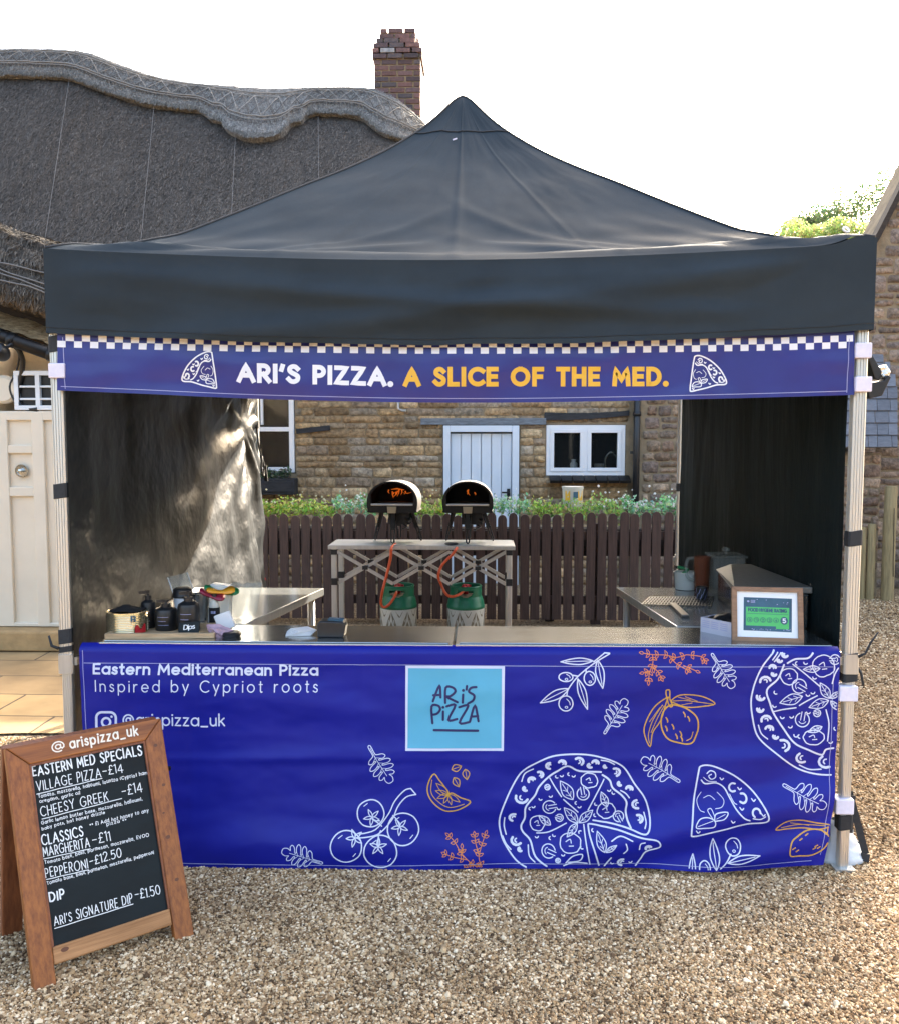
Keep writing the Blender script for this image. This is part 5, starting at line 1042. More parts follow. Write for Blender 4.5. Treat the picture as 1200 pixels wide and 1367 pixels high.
for a in ((782, 690), (790, 725), (820, 748), (855, 755), (895, 742), (785, 655)): leafshape(ink, T3(842, 706), T3(*a), .17, .9, rib=False)
for x, y, a in ((880, 582, -20), (925, 612, 80), (880, 648, 60)): leafshape(ink, T3(x - 24 * math.cos(R(a)), y - 24 * math.sin(R(a))), T3(x + 24 * math.cos(R(a)), y + 24 * math.sin(R(a))), .34, 1.2, rib=True)
ink.build('lemon_drawing', M['printg'], cb)
ink = binkf()       # thyme in orange
def thyme(T, L, k):
    P = cr(L, 8); ink.stroke([T(*p) for p in P], 1.0)
    for i in range(3, len(P) - 1, 6):
        p = Vector(P[i]); d = (Vector(P[i + 1]) - Vector(P[i - 1])).normalized()
        for sg in (-1, 1):
            q = p + (d * .7 + Vector((-d.y, d.x)) * sg).normalized() * k; leafshape(ink, T(*p), T(*q), .26, .9, rib=False)
    leafshape(ink, T(*P[-1]), T(*(Vector(P[-1]) + (Vector(P[-1]) - Vector(P[-3])).normalized() * k)), .26, .9, rib=False)
for L in ([(975, 1050), (910, 990), (870, 930), (845, 905)], [(1000, 1050), (985, 1000), (1000, 940), (1015, 900)], [(985, 990), (970, 940), (965, 905)], [(930, 1010), (870, 1000), (830, 985)], [(1000, 1050), (960, 1040), (930, 1050)], [(905, 985), (905, 960)]): thyme(T3, L, 22)
ink.build('thyme_drawing', M['printo'], cb); ink = binkf()
for L in ([(1180, 60), (1120, 75), (1060, 62), (990, 60), (935, 52)], [(985, 62), (985, 110), (965, 160), (960, 205)], [(1080, 70), (1120, 110), (1180, 145)], [(975, 130), (1010, 150), (1030, 185)], [(965, 155), (935, 160)], [(1180, 60), (1260, 70), (1280, 90)], [(1160, 120), (1230, 150)]): thyme(T4, L, 26)
ink.build('thyme_drawing', M['printo'], cb)
for z in (.692, .257):
    b = MB(); b.box((1.458, -.006, z), (.068, .064, .058)); b.build('velcro_tab', M['white'], cb, bevel=.004)
# ================================================================== FOLDING TABLES
def folding_table(label, loc, L, D, H, rz=0, drop=.26, topm='alu'):
    t = thing('folding_table', label, 'table', loc, 'folding frame tables', rz)
    b = MB(); b.box((0, 0, H - .016), (L, D, .032)); b.box((0, 0, H + .0025), (L - .03, D - .03, .004), m=1); b.build('table_top', [M['alud' if topm == 'alu' else 'steel'], M[topm]], t, local=True, bevel=.003)
    for sx in (-1, 1):
        for sy in (-1, 1):
            x, y = sx * (L / 2 - .045), sy * (D / 2 - .03)
            b = MB(); b.prism(tubeprof(.042), lambda u, v, d: (x + u, y + v, d), .003, H - .033); lg = b.build('leg', M['alu'], t, local=True)
            b = MB(); b.prism(tubeprof(.053, 0), lambda u, v, d: (x + u, y + v, d), H - .32, H - .265); b.prism(tubeprof(.053, 0), lambda u, v, d: (x + u, y + v, d), H - .075, H - .034); b.build('collar', M['blackp'], lg, local=True)
    for sy in (-1, 1):
        b = MB(); y = sy * (D / 2 - .03); n = 3; x0, x1 = -L / 2 + .07, L / 2 - .07
        seg = (x1 - x0) / 3
        scissor(b, (x0, y, 0), (x1, y, 0), H - .05, H - .05 - drop, 3, .026, .014); sc_ = b.build('scissor_frame', M['alud'], t, local=True)
        b = MB()
        for i in range(3): b.box((x0 + seg * (i + .5), y, H - .05 - drop / 2), (.045, .05, .03))
        b.build('pivot', M['blackp'], sc_, local=True)
    return t
folding_table('silvery folding table on a scissor frame carrying the two ovens by the fence', (-.393, 4.0, 0), 1.488, .43, .80)
folding_table('left half of the front counter, steel-topped, behind the blue banner', (-.71, .175, 0), 1.37, .345, .858, topm='steel')
folding_table('right half of the front counter, steel-topped, holding the framed certificate', (.705, .175, 0), 1.44, .345, .860, topm='steel')

def prep_table(label, corners, H, legs, rail):
    # corners: far inner, near inner, near outer, far outer
    c = sum((Vector((x, y, 0)) for x, y in corners), Vector()) / 4; t = thing('prep_table', label, 'table', c, 'stainless side tables')
    b = MB(); b.prism(corners, lambda u, v, d: (u, v, d), H - .04, H); b.build('table_top', M['steelb'], t, bevel=.004)
    for x, y in legs: b = MB(); b.cyl((x, y, .0), (x, y, H - .041), .018); b.build('leg', M['alu'], t)
    b = MB(); b.tube([rail[0], rail[1]], .014, 8); b.build('rail', M['alud'], t)
A1 = atz(433, 785, .86); A0 = atz(322, 838, .86); B1 = atz(822, 784, .86); B0 = atz(905, 838, .86)
prep_table('stainless side table at the left, reflecting the leaves behind it', [(A1.x, A1.y), (A0.x, A0.y + .07), (-1.43, .365), (-1.43, A1.y)], .86, [(A1.x - .06, A1.y - .05), (A0.x - .06, A0.y + .14), (-1.38, .44), (-1.38, A1.y - .05)], ((A1.x - .06, A1.y - .05, .62), (A0.x - .06, A0.y + .14, .62)))
prep_table('stainless side table at the right under the pizza peel and steel box', [(B1.x, B1.y), (1.40, B1.y), (1.40, .365), (B0.x, B0.y + .03)], .86, [(B1.x + .05, B1.y - .05), (B0.x + .07, B0.y + .10), (1.36, .44), (1.36, B1.y - .05)], ((B1.x + .05, B1.y - .05, .45), (B0.x + .07, B0.y + .10, .45)))

# ================================================================== PIZZA OVENS
def oven(label, x, y, z, fl, rz):
    t = thing('pizza_oven', label, 'oven', (x, y, z), 'pizza ovens on the folding table', rz); t.scale = (1, 1, .93)
    half = [(0, .545), (.05, .541), (.10, .525), (.145, .496), (.178, .456), (.197, .41), (.203, .36), (.199, .315), (.19, .288), (.172, .275)]
    out = [(u, v) for u, v in half] + [(-u, v) for u, v in half[::-1]][:-1]
    out = cr(out, 2, True)[:-1]; n = len(out); cx, cz = 0, .39
    sc = lambda k, kz=None: [(cx + (u - cx) * k, cz + (v - cz) * (kz or k)) for u, v in out]
    ringv = lambda P, yy: [(u, yy, v) for u, v in P]
    b = MB(); R_ = [ringv(sc(.985), -.165), ringv(sc(1.0), -.15), ringv(sc(.985), .12), ringv(sc(.95), .19), ringv(sc(.80), .235), ringv(sc(.4), .25)]
    vs = [p for r_ in R_ for p in r_]; b.add(vs, [(i * n + k, i * n + (k + 1) % n, (i + 1) * n + (k + 1) % n, (i + 1) * n + k) for i in range(len(R_) - 1) for k in range(n)] + [[(len(R_) - 1) * n + k for k in range(n)]], True); b.build('shell', M['cream'], t, local=True)
    # front plate with mouth
    mouth = [(max(-.172, min(.172, u * .90)), max(.345, cz + (v - cz) * .92)) for u, v in out]
    b = MB(); F0 = ringv(sc(1.0), -.175); F1 = ringv(sc(1.0), -.20); F2 = ringv(mouth, -.20); F3 = ringv(mouth, -.13); F00 = ringv(sc(.97), -.14)
    vs = F00 + F0 + F1 + F2 + F3; b.add(vs, [(i * n + k, (i + 1) * n + k, (i + 1) * n + (k + 1) % n, i * n + (k + 1) % n) for i in range(4) for k in range(n)]); fp = b.build('front_plate', M['blackmet'], t, local=True)
    b = MB(); vs = F3 + ringv([(u * .95, v) for u, v in mouth], .16); b.add(vs, [(k, n + k, n + (k + 1) % n, (k + 1) % n) for k in range(n)] + [[n + k for k in range(n)]], False)
    b.build('oven_chamber', M['blackm'], t, local=True)
    b = MB(); b.box((0, -.02, .344), (.32, .34, .012)); b.build('baking_stone', M['stone_d'], t, local=True)
    b = MB(); b.box((0, -.205, .345), (.335, .02, .016)); b.build('lip', M['alu'], t, local=True, bevel=.004)
    b = MB(); b.prism([(-.038, .33), (.038, .33), (.033, .272), (-.033, .272)], lambda u, v, d: (u, -.2 - d, v), 0, .012); b.build('front_tab', M['bronze'], t, local=True, bevel=.002)
    b = MB(); b.box((.03, .06, .215), (.17, .17, .115)); b.cyl((.09, -.02, .20), (.12, -.05, .19), .012); b.tube([(.06, .0, .16), (.10, -.04, .14), (.06, -.06, .12)], .007); b.build('burner', M['blackmet'], t, local=True, bevel=.006)
    def hair(p0, p1, s_):
        b = MB()
        d = Vector((.011 * (1 if not s_ else .6), 0.009 if s_ else 0, 0)); p0 = Vector(p0); p1 = Vector(p1)
        b.tube([p0 + d * 2, p0.lerp(p1, .45) + d * 1.6, p1 + d + Vector((0, 0, .02)), p1 + Vector((0, 0, .006)), p1 - d + Vector((0, 0, .02)), p0.lerp(p1, .45) - d * 1.6, p0 - d * 2], .006, 6)
        b.bar(p0, p0.lerp(p1, .55), .034, .016, up=(0, -1, 0)); b.bar(p0.lerp(p1, .52) - Vector((.02, 0, 0)), p0.lerp(p1, .52) + Vector((.02, 0, 0)), .02, .012)
        b.build('leg', M['blackmet'], t, local=True)
    hair((0, -.14, .275), (0, -.17, 0), 0); hair((-.12, .06, .275), (-.185, .09, 0), 1); hair((.12, .06, .275), (.20, .09, 0), 1); hair((0, .17, .275), (0, .21, 0), 0)
    b = MB(); rnd = random.Random(int(x * 100))
    for i in range(9 if fl > 1 else 4):
        u = rnd.gauss(.0, .055 if fl > 1 else .02); zt = .45 + rnd.uniform(-.02, .01); h_ = rnd.uniform(.02, .06); 
        b.tube([(u, .10, zt), (u + rnd.uniform(-.012, .012), .09, zt - h_ * .5), (u + rnd.uniform(-.02, .02), .085, zt - h_)], [.006, .0045, .001], 6)
    if fl > 1: b.tube([(-.05, .1, .458), (0, .09, .466), (.06, .1, .455)], [.002, .007, .002], 6); b.tube([(.05, .09, .43), (.09, .085, .425), (.12, .085, .435)], [.001, .004, .001], 5)
    b.build('flame', M['flame'], t, local=True)
oven('left black arched pizza oven with orange flames burning inside', -.617, 4.02, .804, 2, -3)
oven('right black arched pizza oven with only a faint flame inside', -.023, 4.02, .804, 1, -1)
tn = MB(); p = Vector((-.155, 3.85, .806)); tn.lathe([(0, 0), (.05, 0), (.055, .006), (.045, .012), (0, .012)], p); tag(tn.build('small_lid', M['blackp'], origin=p), 'small flat black lid on the oven table edge between the two ovens', 'lid')

# ================================================================== GAS BOTTLES AND HOSES
def bottle(label, x, y):
    t = thing('gas_bottle', label, 'gas bottle', (x, y, 0), 'gas bottles under the oven table')
    b = MB(); b.lathe([(0, .004), (.135, .004), (.149, .03), (.152, .06), (.152, .262), (.149, .272)], (0, 0, 0), 40); bd_ = b.build('body', M['creamp'], t, local=True)
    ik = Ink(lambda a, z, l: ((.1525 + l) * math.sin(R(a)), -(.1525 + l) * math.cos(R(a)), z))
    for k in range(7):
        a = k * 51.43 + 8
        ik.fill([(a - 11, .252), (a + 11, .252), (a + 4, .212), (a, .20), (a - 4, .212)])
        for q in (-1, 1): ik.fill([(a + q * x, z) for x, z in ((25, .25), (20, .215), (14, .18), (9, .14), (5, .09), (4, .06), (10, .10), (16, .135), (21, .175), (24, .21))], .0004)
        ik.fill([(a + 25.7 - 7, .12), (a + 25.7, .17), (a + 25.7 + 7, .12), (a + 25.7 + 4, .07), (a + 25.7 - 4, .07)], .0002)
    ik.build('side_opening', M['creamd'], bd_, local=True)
    b = MB(); b.lathe([(.150, .262), (.155, .272), (.155, .288), (.150, .297), (.146, .325), (.137, .352), (.131, .365)], (0, 0, 0), 48)
    def shell(rr, u, v): a = u * 2 * math.pi; z = .365 + .078 * v; r_ = rr - .002 * v; return Vector((r_ * math.sin(a), -r_ * math.cos(a), z))
    hole = lambda u, v: any(abs(((u - c + .5) % 1) - .5) < .085 * math.sqrt(max(0, 1 - ((v - .62) / .62) ** 2)) and v < .66 for c in (0, .5))
    b.grid(lambda u, v: shell(.131, u, v), 72, 16, skip=hole); b.grid(lambda u, v: shell(.122, u, v), 72, 16, skip=hole, flip=True)
    b.lathe([(.128, .436), (.133, .444), (.129, .452), (.119, .452), (.116, .444)], (0, 0, 0), 48); b.build('shoulder', M['green'], t, local=True)
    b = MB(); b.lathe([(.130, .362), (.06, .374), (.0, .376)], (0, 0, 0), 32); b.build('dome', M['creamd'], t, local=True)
    b = MB(); b.cyl((0, 0, .372), (0, 0, .42), .022); b.lathe([(0, .41), (.03, .41), (.034, .42), (.034, .44), (.026, .455), (0, .458)]); b.cyl((0, -.02, .43), (-.03, -.06, .43), .018); b.box((.025, -.01, .44), (.04, .025, .025)); b.build('regulator', M['red'], t, local=True)
Y1 = 4.02
p1 = atz(532, 850, 0); xa = at(532, 800, Y1).x; xb = at(621.5, 800, Y1).x
bottle('left green-topped gas bottle under the oven table, its hose looping to the left', xa, Y1); bottle('right green-topped gas bottle under the oven table', xb, Y1)
for i, (L, x0, lb) in enumerate((([(345, 962), (325, 1010), (285, 1068), (245, 1090), (222, 1060), (232, 970), (258, 870), (288, 750), (298, 690), (300, 640)], xa, 'orange hose looping from the left gas bottle up to the oven'), ([(850, 968), (800, 1000), (750, 1008), (710, 980), (675, 905), (658, 850), (680, 780), (725, 725), (762, 690), (790, 650)], xb, 'orange hose rising in a wide curve from the right gas bottle'))):
    P = []
    for k, (u, v) in enumerate(L):
        f = k / (len(L) - 1); Yk = Y1 - .17 + .0 * f if k > 0 else Y1 - .08
        P.append(at(470 + u / 5.714, 620 + v / 5.714, 3.75 if f > .45 else Yk))
    P.append(P[-1] + Vector((.02, .12, .02)))
    b = MB(); b.tube(cr(P, 6), .011, 10); tag(b.build('gas_hose', M['orange'], origin=P[0]), lb, 'hose', 'gas hoses')

# ================================================================== FENCE AND FLOWERS
fn = thing('picket_fence', 'dark brown picket fence with rounded tops behind the stall', 'fence', (0, 4.66, 0))
b = MB(); rnd = random.Random(2); x = -3.4
while x < 3.0:
    wd = .079 + rnd.uniform(-.003, .003); top = .975 + .008 * (x + 1.8) + rnd.uniform(-.012, .012); c = x + rnd.uniform(-.005, .005); ln = rnd.uniform(-.006, .006); yy = rnd.uniform(-.004, .004)
    P = [(-wd / 2, .05), (wd / 2, .05), (wd / 2, top - .045)] + [(wd / 2 * math.cos(a), top - .045 + .045 * math.sin(a)) for a in (.35, .75, 1.15, 1.57, 1.99, 2.39, 2.79)] + [(-wd / 2, top - .045)]
    b.prism(P, lambda u, v, d: (c + u + ln * v, 4.60 + yy + d, v), 0, .02); x += .0965
b.build('picket_panel', M['fence'], fn, bevel=.002)
for z in (.22, .80): b = MB(); b.box((-.2, 4.645, z), (6.3, .04, .075)); b.build('rail', M['fence'], fn)
for x in (-2.6, -.75, 1.1, 2.7): b = MB(); b.box((x, 4.70, .45), (.085, .085, .90)); b.build('post', M['fence'], fn)
tr = thing('flower_trough', 'row of yellow-green and bluish leafy plants with small pale flowers along the fence top', 'plants', (0, 4.86, 0))
b = MB(); b.box((0, 4.88, .72), (4.6, .24, .24)); 
for x in (-2, -.7, .7, 2): b.box((x, 4.88, .30), (.08, .2, .60))
b.build('trough', M['brown'], tr)
lf_ = MB(); rnd = random.Random(12)
segs = [(-2.2, -1.25, 'y'), (-1.25, -.75, 'b'), (-.75, -.55, 'g'), (-.55, .0, 'y'), (0, .52, 'b'), (.52, 1.05, 'y'), (1.05, 1.35, 'g'), (1.35, 2.1, 'b')]
CL = {'y': [(.46, .60, .10), (.32, .48, .10), (.60, .68, .24), (.20, .36, .08)], 'b': [(.24, .50, .27), (.32, .58, .36), (.18, .38, .16), (.50, .66, .44)], 'g': [(.38, .56, .18), (.24, .44, .14), (.52, .62, .20)]}
for x0, x1, k in segs:
    n = int((x1 - x0) / .075); sp = [((x0 + (x1 - x0) * (i + .5) / n, 4.86 + rnd.uniform(-.05, .05), 1.01 + rnd.uniform(-.03, .03) + (.03 if k == 'b' else 0)), (.075, .11, .085)) for i in range(n)]
    leaves(lf_, sp, int(800 * (x1 - x0)), .040, CL[k], seed=int(x0 * 50), up=.5)
    leaves(lf_, [(c, (.07, .06, .13)) for c, r_ in sp], int(300 * (x1 - x0)), .033, CL[k], seed=int(x0 * 50) + 1, up=.9)
lf_.build('foliage', M['leaf'], tr)
fw = MB()
for x0, x1, k in segs:
    for _ in range(int((90 if k != 'y' else 50) * (x1 - x0))):
        c = Vector((rnd.uniform(x0, x1), 4.83 + rnd.uniform(-.11, .10), 1.04 + abs(rnd.gauss(0, .06)))); s_ = rnd.uniform(.008, .016); kc = (.80, .82, .80) if k != 'y' else rnd.choice([(.62, .58, .20), (.66, .66, .5)])
        fw.box(c, (s_, s_, s_), Matrix.Rotation(rnd.uniform(0, 3), 3, Vector((rnd.random(), rnd.random(), 1)).normalized()), col=kc)
fw.build('flower', M['leaf'], tr)
c = at(764, 672, 4.95); tb = thing('catering_tub', 'cream tub with yellow and blue label standing behind the fence top', 'tub', c)
b = MB(); b.lathe([(0, -.06), (.088, -.06), (.094, .135), (.098, .135), (.098, .155), (.0, .157)], c); b.build('tub', M['creamp'], tb)
ik = Ink(lambda a, z, l: (c.x + (.0925 + l) * math.sin(R(a)), c.y - (.0925 + l) * math.cos(R(a)), c.z + z)); ik.fill([(-50, .03), (-20, .03), (-20, .12), (-50, .12)], .003); ik.fill([(25, .03), (60, .03), (60, .12), (25, .12)], .003); ik.build('label', M['printy'], tb)
ik = Ink(lambda a, z, l: (c.x + (.0935 + l) * math.sin(R(a)), c.y - (.0935 + l) * math.cos(R(a)), c.z + z)); ik.fill([(-2, .05), (24, .05), (24, .11), (-2, .11)], .004); ik.build('blue_patch', M['teal'], tb)

# ================================================================== MENU BOARD
bl = Vector((-1.24, -.888, 0)); br = Vector((-.861, -.561, 0)); su = (br - bl).normalized(); nb = Vector((-su.y, su.x, 0)); TL = R(20)
svv = nb * math.sin(TL) + Vector((0, 0, math.cos(TL))); sn = su.cross(svv).normalized(); SW, SH = .50, .722
S = lambda u, v, d=0: bl + su * u + svv * v + sn * d
sg = thing('menu_board', 'wooden A-frame chalkboard with the pizza menu in white lettering', 'menu board', bl + su * .25 + nb * .18)
T_ = .03
def sprism(poly, d0, d1, name, m, bv=.004, fn=None, par=None):
    b = MB(); b.prism(poly, fn or S, d0, d1); return b.build(name, m, par or sg, bevel=bv)
fw_ = .064
sprism([(0, 0), (fw_, 0), (fw_, SH - fw_), (0, SH)], -T_, 0, 'stile', M['pine']); sprism([(SW - fw_, 0), (SW, 0), (SW, SH), (SW - fw_, SH - fw_)], -T_, 0, 'stile', M['pine'])
sprism([(0.001, SH), (fw_ + .001, SH - fw_), (SW - fw_ - .001, SH - fw_), (SW - .001, SH)], -T_, 0.001, 'top_rail', M['pineh']); sprism([(fw_ + .001, .055), (SW - fw_ - .001, .055), (SW - fw_ - .001, .107), (fw_ + .001, .107)], -T_ + .003, -.004, 'bottom_rail', M['pinel'])
b = MB(); q = .007
for P in ([(fw_, .107), (fw_ + q, .107), (fw_ + q, SH - fw_ - q), (fw_, SH - fw_)], [(SW - fw_ - q, .107), (SW - fw_, .107), (SW - fw_, SH - fw_), (SW - fw_ - q, SH - fw_ - q)], [(fw_, SH - fw_), (fw_ + q, SH - fw_ - q), (SW - fw_ - q, SH - fw_ - q), (SW - fw_, SH - fw_)]): b.prism(P, S, -.012, -.0045)
b.build('beading', M['pined'], sg)
for u, v, r_ in ((SW - .033, .635, .007), (SW - .026, .50, .006), (SW - .038, .33, .008), (SW - .03, .19, .007), (SW - .04, .41, .004)): b = MB(); b.prism([(u + r_ * math.cos(a * .524), v + r_ * .8 * math.sin(a * .524)) for a in range(12)], S, -.001, .0006); b.build('knot', M['knot'], sg)
b = MB(); b.prism([(.10 + .012 * math.cos(a * .524), .09 + .007 * math.sin(a * .524)) for a in range(12)], S, -.006, -.0035)
b.build('knot', M['knot'], sg)
panel = sprism([(fw_ - .01, .10), (SW - fw_ + .01, .10), (SW - fw_ + .01, SH - fw_ + .01), (fw_ - .01, SH - fw_ + .01)], -.022, -.011, 'chalkboard', M['slateb'], 0)
# rear frame leaning the other way
rf0 = bl + nb * .385; rtop = S(0, SH, -T_) + sn * -.004; rv = (Vector((rtop.x, rtop.y, rtop.z)) - rf0); RH = rv.length; rv.normalize(); rn = su.cross(rv).normalized()
RS = lambda u, v, d=0: rf0 + su * u + rv * v + rn * d
for P, nm in (([(0, 0), (fw_, 0), (fw_, RH - fw_), (0, RH)], 'rear_stile'), ([(SW - fw_, 0), (SW, 0), (SW, RH), (SW - fw_, RH - fw_)], 'rear_stile'), ([(0, RH), (fw_, RH - fw_), (SW - fw_, RH - fw_), (SW, RH)], 'rear_rail'), ([(fw_ + .001, .055), (SW - fw_ - .001, .055), (SW - fw_ - .001, .107), (fw_ + .001, .107)], 'rear_rail')):
    sprism(P, -T_, 0, nm, M['pined'], fn=RS)
sprism([(fw_ - .005, .10), (SW - fw_ + .005, .10), (SW - fw_ + .005, RH - fw_ + .005), (fw_ - .005, RH - fw_ + .005)], -.02, -.011, 'rear_panel', M['pined'], 0, fn=RS)
b = MB(); b.box(S(SW + .004, .55, -.02), (.02, .012, .012)); b.tube([S(SW, .545, -.02), S(SW + .012, .545, -.022)], .004, 6); b.build('catch', M['blackmet'], sg)
# lettering
ZS = lambda x, y: (x / 3.419, 940 + y / 3.419)
def sfn(dep):
    P0 = S(0, 0, dep)
    return lambda x, y, l: atplane(x, y, P0 + sn * l, sn)
UPV = (-.14, -.99)
def chalk(s_, a, c, h, wd, seed=0, jit=.05, m='chalk', dep=-.0102, gap=.24, par=None, narrow=.66):
    ik = Ink(sfn(dep), step=1.2); write(ik, s_, ZS(*a), ZS(*c), h / 3.419, wd / 3.419, UPV, gap, 'round', jit, seed or len(s_), narrow); return ik
inks = []
def join(name, L, m, par):
    b = MB()
    for ik in L:
        o = len(b.v); b.v += ik.mb.v; b.c += ik.mb.c; b.f += [[q + o for q in f] for f in ik.mb.f]; b.mi += ik.mb.mi; b.sm += ik.mb.sm
    return b.build(name, m, par)
join('lettering', [chalk('@', (238, 220), (296, 208), 46, 6.0, dep=.0016, jit=.03), chalk('arispizza_uk', (322, 202), (630, 141), 42, 7.5, dep=.0016, jit=.05)], M['chalkw'], sg)
H_ = [chalk('EASTERN MED SPECIALS', (152, 330), (648, 231), 42, 6.2), chalk('CLASSICS', (194, 644), (380, 604), 44, 5.6), chalk('DIP', (229, 902), (294, 888), 40, 7)]
join('heading_lettering', H_, M['chalk'], panel)
def ul(a, c, wd=3.6):
    ik = Ink(sfn(-.0102), step=2); a = ZS(*a); c = ZS(*c); ik.stroke([(a[0] + (c[0] - a[0]) * t / 6, a[1] + (c[1] - a[1]) * t / 6 + .25 * math.sin(t * 2.1)) for t in range(7)], wd / 3.419); return ik
I_ = [chalk('VILLAGE PIZZA', (170, 397), (462, 334), 43, 3.8), chalk('-£14', (472, 324), (562, 312), 38, 3.8, narrow=1), ul((168, 412), (466, 340)),
      chalk('CHEESY GREEK', (188, 514), (495, 440), 42, 3.8), chalk('-£14', (560, 418), (650, 400), 42, 3.8, narrow=1), ul((192, 526), (556, 432)),
      chalk('MARGHERITA', (200, 698), (410, 652), 42, 4.0), chalk('-£11', (425, 640), (505, 623), 42, 3.8, narrow=1), ul((200, 708), (413, 662)),
      chalk('PEPPERONI', (210, 794), (402, 748), 42, 3.8), chalk('-£12.50', (412, 738), (555, 696), 40, 3.8, narrow=1), ul((212, 802), (404, 758)),
      chalk("ARI'S SIGNATURE DIP", (250, 1014), (606, 906), 40, 3.8), ul((250, 1026), (608, 914)), chalk('-£1.50', (620, 893), (733, 868), 42, 3.8, narrow=1)]
join('item_lettering', I_, M['chalk'], panel)
D_ = [chalk(s_, a, c, h * .72, 2.5, jit=.10, gap=.30, narrow=.8) for s_, a, c, h in (('Tomato, mozzarella, halloumi, lountza (Cypriot ham),', (176, 430), (684, 318), 20), ('oregano, garlic oil', (182, 452), (365, 412), 19),
     ('Garlic lemon butter base, mozzarella, halloumi,', (190, 550), (650, 440), 20), ('baby pots, hot honey drizzle', (192, 576), (478, 500), 19), ('** £1 Add hot honey to any', (412, 561), (678, 492), 21), ('pizza **', (488, 556), (577, 535), 18),
     ('Tomato base, basil, parmesan, mozzarella, EVOO', (205, 732), (680, 604), 20), ('Tomato base, basil, parmesan, mozzarella, pepperoni', (216, 826), (702, 684), 20))]
join('ingredient_lettering', D_, M['chalk'], panel)

# ================================================================== THINGS ON THE COUNTER
HT = .862
def lathe_thing(name, label, cat, px0, px1, pytop, Y, z0, profile, m, group=None, parts=()):
    """profile in (radius 0..1, height 0..1) scaled to the pixel width and top"""
    a = at(px0, pytop, Y); c = at(px1, pytop, Y); r_ = (c.x - a.x) / 2; cx = (a.x + c.x) / 2; h = a.z - z0; o = Vector((cx, Y, z0))
    t = thing(name, label, cat, o, group)
    for nm, prof, mm in [('body', profile, m)] + list(parts):
        b = MB(); b.lathe([(q * r_, w_ * h) for q, w_ in prof], o, 32); b.build(nm, M[mm], t)
    return t, o, r_, h
# tray board at the counter's front left
b = MB(); p0 = at(140, 858, .045); p1 = at(284, 850, .045); b.bar(Vector((p0.x, .05, .872)), Vector((p1.x, .075, .872)), .018, .022); b.bar(Vector((p0.x, .25, .872)), Vector((p1.x, .27, .872)), .018, .022); b.bar(Vector((p0.x + .009, .06, .872)), Vector((p0.x + .009, .24, .872)), .018, .022); b.bar(Vector((p1.x - .009, .085, .872)), Vector((p1.x - .009, .26, .872)), .018, .022); b.box(((p0.x + p1.x) / 2, .16, .866), (p1.x - p0.x, .2, .006))
tag(b.build('wooden_tray', M['oak'], origin=(p0.x, .05, .86), bevel=.002), 'shallow pale wooden tray under the tin and bottles on the counter', 'tray')
t, o, r_, h = lathe_thing('food_tin', 'ribbed gold catering tin with red and blue print and black cloth on top', 'tin', 143, 197, 814, .16, .870, [(0, 0), (.97, 0), (1.0, .02), (1.0, .04)] + [(.965 + .035 * (i % 2), .05 + .86 * i / 22) for i in range(23)] + [(1.0, .93), (1.02, .95), (1.02, .98), (.95, .98), (.93, .95), (0, .95)], 'gold')
ik = Ink(lambda a, z, l: (o.x + (r_ + .002 + l) * math.sin(R(a)), o.y - (r_ + .002 + l) * math.cos(R(a)), o.z + h * z), step=4); write(ik, 'R', (28, .62), (42, .62), .26, 3.0, up=(0, 1), cap='round'); 
b = MB(); ik2 = Ink(lambda a, z, l: (o.x + (r_ + .002 + l) * math.sin(R(a)), o.y - (r_ + .002 + l) * math.cos(R(a)), o.z + h * z), step=400)
for st in ([(30, .58), (30, .86)], [(30, .86), (40, .84), (42, .76), (38, .71), (30, .71)], [(36, .70), (44, .58)]): ik2.stroke([(x, z) for x, z in st], .001)
b = MB()
for (a0, a1, z0_, z1_) in ((30, 34, .58, .86), (34, 42, .82, .86), (40, 43, .72, .82), (34, 42, .69, .73), (38, 43, .58, .69)): 
    b.grid(lambda u, v: Vector((o.x + (r_ + .0022) * math.sin(R(a0 + (a1 - a0) * u)), o.y - (r_ + .0022) * math.cos(R(a0 + (a1 - a0) * u)), o.z + h * (z0_ + (z1_ - z0_) * v))), 2, 1)
b.build('lettering', M['teal'], t)
b = MB(); b.grid(lambda u, v: Vector((o.x + (r_ + .0022) * math.sin(R(40 + 34 * u)), o.y - (r_ + .0022) * math.cos(R(40 + 34 * u)), o.z + h * (.02 + (.30 + .12 * math.sin(u * 9)) * v))), 14, 3); b.build('red_print', M['red'], t)
b = MB(); b.grid(lambda u, v: Vector((o.x + (u - .5) * 1.5 * r_, o.y + (v - .5) * 1.3 * r_, o.z + h * .99 + .022 * math.exp(-((u - .45) / .3) ** 2 - ((v - .5) / .35) ** 2) + .006 * fbm(u * 6, v * 6))), 16, 14); tag(b.build('black_cloth', M['blackm'], origin=o + Vector((0, 0, h))), 'crumpled black cloth lying on the gold tin', 'cloth')
